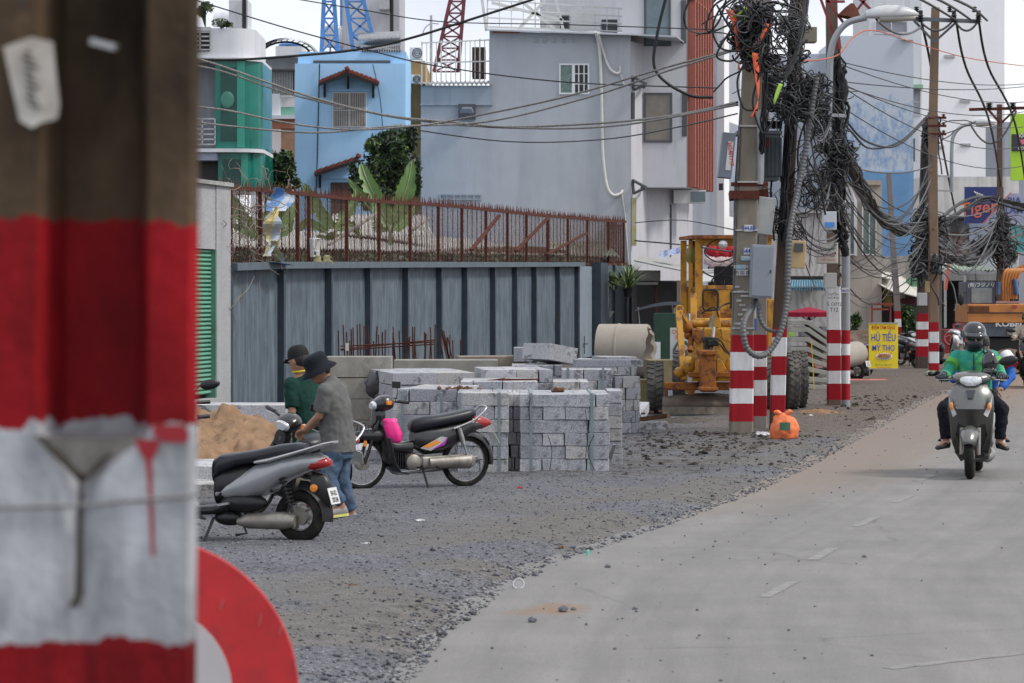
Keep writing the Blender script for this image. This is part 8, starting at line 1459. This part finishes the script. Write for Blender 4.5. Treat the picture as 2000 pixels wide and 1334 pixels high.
pb.loft(rings); tag(pb.build('pink_bag', mat('hot_pink_plastic',(.85,.03,.26),.4,var=.15,bump=.4,bscale=22), smooth=60), 'bright pink plastic bag hanging on the black motorbike', 'bag')
# silver scooter
cs = G(447+9, 1054.5)
scooter('silver grey scooter with black seat parked on the gravel, front hidden by the foreground pole', G(434,1055), math.atan2(-.36*1,-.93)+math.pi*0, silver, sc=1.0)
bpy.data.objects.get('scooter').rotation_euler[2] = math.atan2(.33,-.94)
# bike pushed by the two men and the red scooter by the pole
underbone('dark motorbike with orange brown bars being wheeled by the two men', G(562, 1002), math.atan2(-.87,-.5), blackp, roll=-.3, basket=False)
scooter('red scooter mostly hidden behind the foreground pole, only handlebar and mirror showing', G(335,988), math.atan2(-1,.12), redp, name='scooter', rail=False)
# parked bikes far away
for i, (px, py, yw) in enumerate([(1622,742,2.5),(1638,736,2.55)]):
    scooter('%s red scooter parked beside the breakfast sign' % ['left','right'][i], G(px,py), yw, redp, group='scooters parked beside the breakfast sign', stand=False)
for i, (px, py, yw) in enumerate([(1768,716,-1.2),(1786,714,-1.0)]): underbone('%s of two black motorbikes parked between the sign and the far painted pair' % ['left','right'][i], G(px,py), yw, blackp, group='black motorbikes parked behind the sign', basket=False, plate=('',''))
scooter('silver motorbike parked behind the far painted pair of poles', G(1838,722), -.7, silver, group=None, stand=False)
mb = MB(); g = G(1690,745); mb.box((g.x,g.y,.03), (1.0,.8,.03)); tag(mb.build('red_mat', mat('salmon_tarp',(.55,.16,.13),.7,var=.2)), 'flat salmon red tarp on the ground under the parked scooters', 'tarp')
# ================================================================ people
wrk = bpy.data.textures.new('wrinkles', 'CLOUDS'); wrk.noise_scale = .075; wrk.noise_depth = 2
def remesh(mb, name, m, parent, vox=.012, sm=4, wr=0):
    o = mb.build('tmp', m, parent); rm_ = o.modifiers.new('r','REMESH'); rm_.mode = 'VOXEL'; rm_.voxel_size = vox; rm_.use_smooth_shade = True; s_ = o.modifiers.new('s','SMOOTH'); s_.iterations = sm; s_.factor = .5
    if wr: d_ = o.modifiers.new('d','DISPLACE'); d_.texture = wrk; d_.strength = wr; d_.mid_level = .5; d_.texture_coords = 'GLOBAL'
    bpy.context.view_layer.update(); me = bpy.data.meshes.new_from_object(o.evaluated_get(bpy.context.evaluated_depsgraph_get())); o.modifiers.clear(); o.data = me; o.name = name; me.name = name; WM[o.name] = WM[parent.name].copy(); return o
def cap_(mb, p0, p1, r0, r1, n=12):
    p0, p1 = Vector(p0), Vector(p1); mb.tube([p0, p0.lerp(p1,.5), p1], [r0,(r0+r1)/2,r1], n); mb.ell(p0, r0, n=n, m=7); mb.ell(p1, r1, n=n, m=7)
def torso(mb, secs, lat):      # secs: (centre, half width, half depth)
    lat = Vector(lat).normalized(); rings = []
    for i, (c, w_, d_) in enumerate(secs):
        ax = (secs[min(i+1,len(secs)-1)][0]-secs[max(i-1,0)][0]).normalized(); l_ = (lat-ax*lat.dot(ax)).normalized(); f = ax.cross(l_); rings.append([c+l_*w_*math.copysign(abs(math.cos(a))**.85,math.cos(a))+f*d_*math.sin(a) for a in [j*math.pi/8 for j in range(16)]])
    mb.loft(rings)
def hand(mb, w_, d, palm_n, curl=.9, thumb_side=1, s=1.):
    d = Vector(d).normalized(); pn = Vector(palm_n); pn = (pn-d*pn.dot(d)).normalized(); sd = d.cross(pn); c = w_+d*.045*s
    R = Matrix((sd, d, pn)).transposed(); mb.ell(c, (.040*s,.05*s,.018*s), R, 12, 8)
    for i, (o, L_) in enumerate(((-.030,.062),(-.010,.075),(.011,.070),(.030,.055))):
        p = w_+d*.085*s+sd*o*s; dd = d.copy(); pts = [p-d*.02]; 
        for k in range(3): dd = (Matrix.Rotation(curl*.75, 3, sd) @ dd) if True else dd; pts.append(p); p = p+dd*L_*s*(.42,.33,.25)[k]
        pts.append(p); mb.tube(pts, [.0085*s,.0085*s,.008*s,.0075*s,.006*s], 8); mb.ell(p, .0065*s, n=8, m=5)
    p = w_+d*.03*s+sd*thumb_side*.032*s; t1 = p+(d*.6+sd*thumb_side*.6+pn*.4)*.035*s; t2 = t1+(d*.8+pn*.5-sd*thumb_side*.1)*.03*s; mb.tube([p,t1,t2], [.012*s,.010*s,.008*s], 8); mb.ell(t2, .0085*s, n=8, m=5)
def person(label, J, fwd, colors, gaze, hat='cap', sleeve=.95, mask=False, shoes=None, group=None, gloves=False, long_sleeve=False, shorts=False, k=1., hair=True, scale_w=1.):
    J = {a: Vector(b) for a, b in J.items()}; base = Vector((J['pelvis'].x, J['pelvis'].y, min(v.z for v in J.values())-.03)); root = top('person', label, 'person', base, 0, group); lat = (J['shL']-J['shR']).normalized(); f = Vector(fwd).normalized()
    ch = (J['shL']+J['shR'])/2; pl = J['pelvis']; nk = J['neck']; W_ = (J['shL']-J['shR']).length/2; b = MB(); hl = (J['hipL']-J['hipR']).normalized()
    secs = [(pl-Vector((0,0,.10))*k,.13*k,.10*k),(pl,.155*k,.115*k),(pl.lerp(ch,.3),.14*k,.105*k),(pl.lerp(ch,.6),.155*k,.115*k),(pl.lerp(ch,.85),.175*k,.11*k),(ch+Vector((0,0,.01)),W_*.86,.085*k),(ch.lerp(nk,.55)+Vector((0,0,.01)),.085*k,.065*k),(nk,.058*k,.055*k)]
    torso(b, secs, lat); hd = J['head']; cap_(b, nk-Vector((0,0,.03)), hd-Vector((0,0,.04)), .056*k, .054*k)
    g = Vector(gaze).normalized(); sdx = g.cross(Vector((0,0,1))).normalized(); up = sdx.cross(g); RH = Matrix((sdx, g, up)).transposed()
    b.ell(hd, (.076*k,.094*k,.115*k), RH, 16, 12); b.ell(hd+RH @ Vector((0,.035,-.06))*k, (.052*k,.055*k,.055*k), RH, 12, 8); b.ell(hd+RH @ Vector((0,.10,-.018))*k, (.013*k,.022*k,.026*k), RH, 8, 6); b.ell(hd+RH @ Vector((0,.088,-.068))*k, (.024*k,.012*k,.010*k), RH, 8, 6); b.ell(hd+RH @ Vector((0,.083,.03))*k, (.05*k,.014*k,.012*k), RH, 8, 6)
    for s in (-1,1): b.ell(hd+RH @ Vector((s*.077,-.008,-.01))*k, (.010*k,.022*k,.032*k), RH, 8, 6)
    for s in 'LR':
        cap_(b, J['sh'+s], J['el'+s], .047*k, .037*k); cap_(b, J['el'+s], J['wr'+s], .038*k, .025*k)
        hip, kn, an, toe = J['hip'+s], J['kn'+s], J['an'+s], J['toe'+s]; cap_(b, hip, kn, .082*k, .054*k); cap_(b, kn, kn.lerp(an,.35), .054*k, .054*k); cap_(b, kn.lerp(an,.3), an, .055*k, .035*k); cap_(b, an-Vector((0,0,.02)), toe, .036*k, .028*k)
        hdv = J['hd'+s]-J['wr'+s]; hand(b, J['wr'+s], hdv, J.get('pn'+s, Vector((0,0,-1))), 1.0, 1 if s == 'L' else -1, k)
    remesh(b, 'body', K['skin'], root, .0085*k, 3)
    if not mask:
        for s in (-1,1):
            e = MB(); e.ell(hd+RH @ Vector((s*.031,.083,.008))*k, (.014*k,.009*k,.008*k), RH, 8, 6); eo = e.build('eye', K['clear'], root, smooth=60); e = MB(); e.ell(hd+RH @ Vector((s*.031,.090,.008))*k, (.006*k,.004*k,.006*k), RH, 8, 6); e.build('iris', K['ink'], eo)
    # shirt
    t = MB(); e = 1.0; hem = pl-Vector((0,0,.07)); torso(t, [(hem,.185*k,.145*k),(pl+Vector((0,0,.03)),.182*k,.142*k),(pl.lerp(ch,.35),.172*k,.138*k),(pl.lerp(ch,.65),.182*k,.142*k),(pl.lerp(ch,.88),.195*k,.13*k),(ch+Vector((0,0,.03)),W_*.98,.10*k),(ch.lerp(nk,.5)+Vector((0,0,.025)),.095*k,.078*k),(nk-Vector((0,0,.01)),.07*k,.066*k)], lat)
    for s in 'LR':
        a, e_, w_ = J['sh'+s], J['el'+s], J['wr'+s]
        if long_sleeve: cap_(t, a, e_, .072*k, .058*k); cap_(t, e_, e_.lerp(w_,.9), .058*k, .043*k)
        else: q = a.lerp(e_, sleeve); t.tube([a, q], [.07*k,.066*k], 14); t.ell(a, .072*k, n=12, m=8)
    remesh(t, 'shirt', colors['shirt'], root, .011*k, 2, .022)
    if 'collar' in colors:
        t = MB(); t.torus(nk+Vector((0,0,.02)), (nk-ch).normalized()+Vector((0,0,.6)), .068*k, .008*k, 24, 8, 1.2); t.build('collar', colors['collar'], root, smooth=60)
    if 'pants' in colors:
        t = MB(); torso(t, [(pl-Vector((0,0,.12))*k,.15*k,.12*k),(pl-Vector((0,0,.03)),.17*k,.13*k),(pl+Vector((0,0,.06)),.16*k,.12*k)], hl)
        for s in 'LR':
            hip, kn, an = J['hip'+s], J['kn'+s], J['an'+s]
            if shorts: cap_(t, hip, hip.lerp(kn,.6), .10*k, .082*k)
            else: cap_(t, hip, kn, .098*k, .072*k); t.tube([kn, kn.lerp(an,.5), an+Vector((0,0,.03))], [.073*k,.064*k,.056*k], 14)
        remesh(t, 'trousers', colors['pants'], root, .011*k, 2, .026)
    for s in 'LR':
        an, toe = J['an'+s], J['toe'+s]; fd = (toe-an); fd.z = 0; fd = fd.normalized() if fd.length > .01 else Vector((0,-1,0)); t = MB(); sd2 = fd.cross(Vector((0,0,1))); hz = an.z-.075*k; tz = toe.z-.035*k
        heel = Vector((an.x,an.y,hz))-fd*.055*k; tip = Vector((toe.x,toe.y,tz))+fd*.05*k; rings = []
        low = shoes == 'sandals'
        for u, w_, h_ in ((0,.02,.05),(.08,.034,.085),(.3,.036,.09 if not low else .04),(.55,.044,.07 if not low else .03),(.8,.045,.05 if not low else .025),(.95,.032,.04 if not low else .022),(1,.012,.03)): c_ = heel.lerp(tip,u); rings.append([c_+sd2*(w_*math.cos(a))*k+Vector((0,0,h_*.5+h_*.5*math.sin(a)))*k for a in [j*math.pi/6 for j in range(12)]])
        t.loft(rings); so = t.build('shoe' if not low else 'sandal', colors['shoe'], root, smooth=50)
        if 'sole' in colors: t = MB(); rings = [[heel.lerp(tip,u)+sd2*(w_*v)*k+Vector((0,0,z_)) for v, z_ in ((-1,-.006),(1,-.006),(1,.016),(-1,.016))] for u, w_ in ((-.02,.02),(.1,.038),(.5,.045),(.8,.048),(1.02,.015))]; t.loft(rings); t.build('sole', colors['sole'], so)
    if gloves:
        for s in 'LR': t = MB(); hand(t, J['wr'+s], J['hd'+s]-J['wr'+s], J.get('pn'+s, Vector((0,0,-1))), 1.0, 1 if s == 'L' else -1, 1.14*k); cap_(t, J['wr'+s], J['wr'+s].lerp(J['el'+s],.12), .034*k, .036*k); remesh(t, 'glove', K['seat'], root, .007, 1)
    if hair: t = MB(); t.ell(hd+RH @ Vector((0,-.022,.018))*k, (.083*k,.090*k,.108*k), RH, 16, 12); t.build('hair', mat('black_hair',(.012,.011,.010),.6) if 'black_hair' not in bpy.data.materials else bpy.data.materials['black_hair'], root, smooth=70)
    H = lambda v: hd+RH @ (Vector(v)*k)
    if hat == 'cap':
        t = MB(); rings = [[H((.089*w_*math.cos(a), -.006+.104*w_*math.sin(a), z)) for a in [j*math.pi/10 for j in range(20)]] for w_, z in ((1.0,.02),(1.01,.05),(.95,.09),(.78,.12),(.5,.138),(.1,.143))]; t.loft(rings); ho = t.build('cap', colors['hat'], root, smooth=60); t = MB(); t.loft([[H((x_, .085+.085*math.cos(x_*14)*u_, .03-.02*u_-abs(x_)*.15*u_)) for x_ in (-.075,-.04,0,.04,.075)] for u_ in (0,.5,1)], cap=False, closed=False); t.loft([[H((x_, .085+.085*math.cos(x_*14)*u_, .026-.02*u_-abs(x_)*.15*u_)) for x_ in (-.075,-.04,0,.04,.075)] for u_ in (0,.5,1)], cap=False, closed=False); t.build('visor', colors['hat'], ho, smooth=60)
    if hat == 'bucket':
        t = MB(); rings = [[H((w_*.1*math.cos(a), -.004+w_*.115*math.sin(a), z)) for a in [j*math.pi/12 for j in range(24)]] for w_, z in ((1.42,-.020),(1.38,-.006),(1.14,.018),(.97,.036),(.96,.09),(.90,.125),(.70,.140),(.1,.143))]; t.loft(rings, cap=True); t.build('bucket_hat', colors['hat'], root, smooth=60)
    if hat == 'helmet':
        t = MB(); rings = [[H((w_*.122*math.cos(a), -.012+w_*.14*math.sin(a), z)) for a in [j*math.pi/12 for j in range(24)]] for w_, z in ((.98,.0),(1.03,.04),(1.0,.08),(.88,.12),(.66,.15),(.35,.168),(.05,.172))]; t.loft(rings); ho = t.build('helmet', colors['hat'], root, smooth=60)
        t = MB(); t.loft([[H((math.sin(a)*.128, -.012+math.cos(a)*.15+u_*.035, .062-u_*.035)) for a in [(-1.1+j*.275) for j in range(9)]] for u_ in (-.2,.3,.7,1)], cap=False, closed=False); o_ = t.build('visor', colors['visor'], ho, smooth=60); z_ = o_.modifiers.new('s','SOLIDIFY'); z_.thickness = .005
        t = MB(); t.tube(spline([H((-.11,.0,.0)), H((-.085,.02,-.07)), H((0,.05,-.125)), H((.085,.02,-.07)), H((.11,0,0))],4), .007, 5); t.build('chin_strap', K['dark'], ho)
    if mask:
        t = MB(); t.ell(H((0,.028,-.055)), (.088*k,.094*k,.085*k), RH, 16, 10); cap_(t, H((0,-.01,-.08)), nk, .078*k, .085*k); remesh(t, 'face_mask', K['seat'], root, .009, 3, .006); t = MB()
        for s in (-1,1): t.ell(H((s*.034,.098,.008)), (.032*k,.008*k,.020*k), RH, 10, 6)
        t.bar(H((-.08,.08,.012)), H((.08,.08,.012)), .006); t.build('glasses', K['glassd'], root, smooth=60)
    return root
jean = mat('faded_jeans', (.06,.095,.155), .85, var=.3, scale=5, dirt=(.17,.215,.28), dpos=(.5,.78), dscale=7, bump=.2, bscale=200); greyt = mat('grey_tshirt', (.115,.115,.112), .9, var=.15, scale=5, bump=.1, bscale=200, dirt=(.15,.15,.145), dpos=(.5,.8)); greenp = mat('dark_green_polo', (.006,.034,.026), .85, var=.2, scale=6, dirt=(.012,.05,.04), dpos=(.5,.8)); navyc = mat('navy_black_cloth', (.010,.012,.018), .85, var=.2)
def pj(d, D): return {a: P(x, y, d+e) for a, (x, y, e) in D.items()}
JB = pj(26.4, dict(head=(622,722,0), neck=(644,742,.03), shL=(634,764,-.19), shR=(663,760,.19), elL=(624,812,-.17), wrL=(596,839,-.03), hdL=(582,848,.04), elR=(640,806,.30), wrR=(606,836,.30), hdR=(592,846,.28), pelvis=(661,868,0), hipL=(656,880,-.09), hipR=(666,878,.10), knL=(640,936,-.12), anL=(667,989,-.08), toeL=(640,1003,-.14), knR=(668,937,.08), anR=(686,1001,.12), toeR=(656,1012,.08)))
for s in 'LR': JB['pn'+s] = Vector((-.3,0,-1))
person('man in grey t-shirt, blue jeans and dark bucket hat leaning to push a motorbike', JB, (-1,.2,0), dict(shirt=greyt, pants=jean, hat=navyc, shoe=mat('grey_shoe',(.25,.24,.24),.8), sole=mat('yellow_sole',(.62,.60,.18),.6)), (-.80,-.28,-.42), 'bucket', .85, k=1.07)
JA = pj(28.0, dict(head=(583,704,0), neck=(586,728,.0), shL=(569,752,-.10), shR=(614,752,.14), elL=(571,802,-.16), wrL=(562,838,-.18), hdL=(560,852,-.17), elR=(600,806,.30), wrR=(578,842,.30), hdR=(566,852,.30), pelvis=(606,862,0), hipL=(598,872,-.08), hipR=(614,872,.08), knL=(592,932,-.1), anL=(606,985,-.08), toeL=(585,996,-.1), knR=(618,932,.08), anR=(634,985,.1), toeR=(612,996,.08)))
for s in 'LR': JA['pn'+s] = Vector((-.3,0,-1))
person('man in dark green polo with yellow collar and black cap pushing a motorbike', JA, (-.9,.4,0), dict(shirt=greenp, pants=mat('dark_trousers',(.02,.022,.03),.9), hat=mat('black_cap_cloth',(.016,.016,.018),.8), shoe=K['dark'], collar=mat('yellow_collar',(.55,.45,.05),.8)), (-.75,.55,-.2), 'cap', .9, k=1.07)
# rider and passenger
RS_ = G(1902, 928); yr = math.atan2(-1,-.22); ksc = 1.10; RM = Matrix.Translation(RS_) @ Matrix.Rotation(yr, 4, 'Z') @ Matrix.Scale(ksc, 4)
bronze = mat('grey_bronze_paint', (.14,.142,.135), .32, .5, var=.06, coat=.6, dirt=(.16,.155,.14), dpos=(.5,.9))
scooter('grey scooter ridden toward the camera by the man in the green jacket', RS_, yr, bronze, sc=ksc, rail=False, stand=False, mirror=True)
def rj(D): return {a: RM @ Vector(v) for a, v in D.items()}
def sit(px_, lean, shw, hw, gripx, gripz, gripw, kneew, kneex, kneez, fx_, fz, fw, hz=1.42, hx=None):
    D = dict(pelvis=(px_,0,.86), neck=(px_+lean,0,1.32), head=((hx if hx is not None else px_+lean+.03),0,hz)); 
    for s, y in (('L',1),('R',-1)):
        D.update({'sh'+s: (px_+lean*.85,y*shw,1.235), 'el'+s: (px_+lean+.10,y*(shw+.10),1.03), 'wr'+s: (gripx-.06,y*(gripw-.01),gripz+.03), 'hd'+s: (gripx+.03,y*(gripw+.0),gripz+.02), 'hip'+s: (px_+.02,y*.09,.84), 'kn'+s: (kneex,y*kneew,kneez), 'an'+s: (fx_,y*fw,fz+.09), 'toe'+s: (fx_+.12,y*(fw+.06),fz+.04)})
    return D
D = sit(-.18, .06, .185, 0, .32, 1.03, .30, .30, .18, .70, .16, .27, .275, 1.425); J = rj(D)
for s in 'LR': J['pn'+s] = Vector((0,-.2,-1))
green_j = mat('green_jacket', (.03,.28,.20), .7, var=.12, scale=4, dirt=(.09,.38,.14), dpos=(.52,.58), dscale=2.2)
rd = person('rider in green jacket, black face mask and open dark helmet facing the camera', J, (0,-1,0), dict(shirt=green_j, pants=navyc, hat=mat('helmet_black_green',(.015,.016,.018),.25,coat=.6,dirt=(.03,.25,.08),dpos=(.62,.64),dscale=3), visor=mat('visor_dark',(.03,.035,.04),.1,coat=.8), shoe=K['dark']), (0,-1,-.05), 'helmet', mask=True, gloves=True, long_sleeve=True, k=ksc)
def rmb(): m = MB(); m.m = RM; return m
m = rmb(); m.bar((.015,0,.90), (.005,0,1.26), .012, .02, (1,0,0)); m.build('zip', K['dark'], rd); m = rmb(); m.torus((.035,-.085,1.10), (1,0,.1), .035, .004, 20, 5); m.build('jacket_emblem', mat('dark_green_print',(.02,.18,.10),.7), rd)
for s in (-1,1): m = rmb(); m.tube([(-.13+.09*u, s*(.205+.035*u), 1.19-.06*u) for u in (0,.5,1)], [.078,.078,.074], 12); m.build('sleeve_band', bpy.data.materials.get('lime_sleeve') or mat('lime_sleeve',(.10,.36,.07),.7,var=.1), rd, smooth=60)
for s in (-1,1): m = rmb(); m.tube([(.09,s*.285,.45),(.12,s*.275,.33)], .05, 10); m.build('white_sock', bpy.data.materials.get('white_sock') or mat('white_sock',(.5,.5,.55),.9), rd, smooth=60)
m = rmb(); m.rblob((.12,.17,1.17), (.07,.085,.13), j=.08, n=14, m=9); m.rblob((.14,.17,1.08), (.06,.08,.06), j=.1); o = m.build('phone_bag', mat('glossy_black_bag',(.012,.012,.014),.15,coat=.8), rd, smooth=60); m = rmb(); m.tube(spline([(.1,.14,1.25),(.02,.10,1.29),(-.1,.12,1.33)],3), .012, 5); m.build('bag_strap', K['dark'], rd)
D = sit(-.60, .10, .20, 0, -.20, 1.0, .12, .27, -.10, .74, -.16, .34, .27, 1.34, hx=-.47); D['pelvis'] = (-.60,.04,.90)
J = rj(D); D2 = {a: Vector(v) for a, v in D.items()}
for a in ('shL','shR','neck','head','elL','elR'): D[a] = (D[a][0], D[a][1]+(.10 if a in ('shL','neck','head') else .07), D[a][2]-.03)
D['elL'] = (-.46,.36,1.02); D['wrL'] = (-.34,.27,.90); D['hdL'] = (-.27,.22,.88); D['head'] = (-.46,.05,1.33); J = rj(D)
for s in 'LR': J['pn'+s] = Vector((0,-.2,-1))
bw = mat('blue_jersey', (.03,.13,.48), .7, var=.1); ps = person('passenger in blue white and red shirt sitting half hidden behind the green rider', J, (0,-1,0), dict(shirt=bw, pants=mat('dark_shorts',(.03,.03,.04),.9), hat=K['dark'], shoe=K['dark']), (-.2,-1,-.3), 'cap', shoes='sandals', shorts=True, long_sleeve=True, k=ksc)
m = rmb(); m.tube([(-.53,.29,1.235),(-.48,.335,1.18)], [.082,.082], 12); m.build('white_sleeve_stripe', whitef, ps, smooth=60); m = rmb(); m.tube([(-.475,.34,1.17),(-.45,.37,1.12)], [.079,.077], 12); m.build('red_sleeve_stripe', mat('red_stripe_cloth',(.4,.02,.04),.7), ps, smooth=60)
# second rider entering at the right edge
R2 = G(2008, 757); yr2 = math.atan2(-1,-.12); RM = Matrix.Translation(R2) @ Matrix.Rotation(yr2, 4, 'Z') @ Matrix.Scale(1.05, 4)
scooter('dark scooter entering at the right edge behind the green rider', R2, yr2, blackp, sc=1.05, rail=False, stand=False, mirror=2); D = sit(-.18, .06, .19, 0, .32, 1.03, .30, .2, .22, .70, .16, .27, .2, 1.42); J = rj(D)
for s in 'LR': J['pn'+s] = Vector((0,-.2,-1))
person('rider in pale beige shirt and black trousers at the right edge of the street', J, (0,-1,0), dict(shirt=mat('beige_shirt',(.45,.38,.32),.8), pants=navyc, hat=K['dark'], visor=K['glassd'], shoe=K['dark']), (0,-1,0), 'helmet', long_sleeve=True, k=1.05)
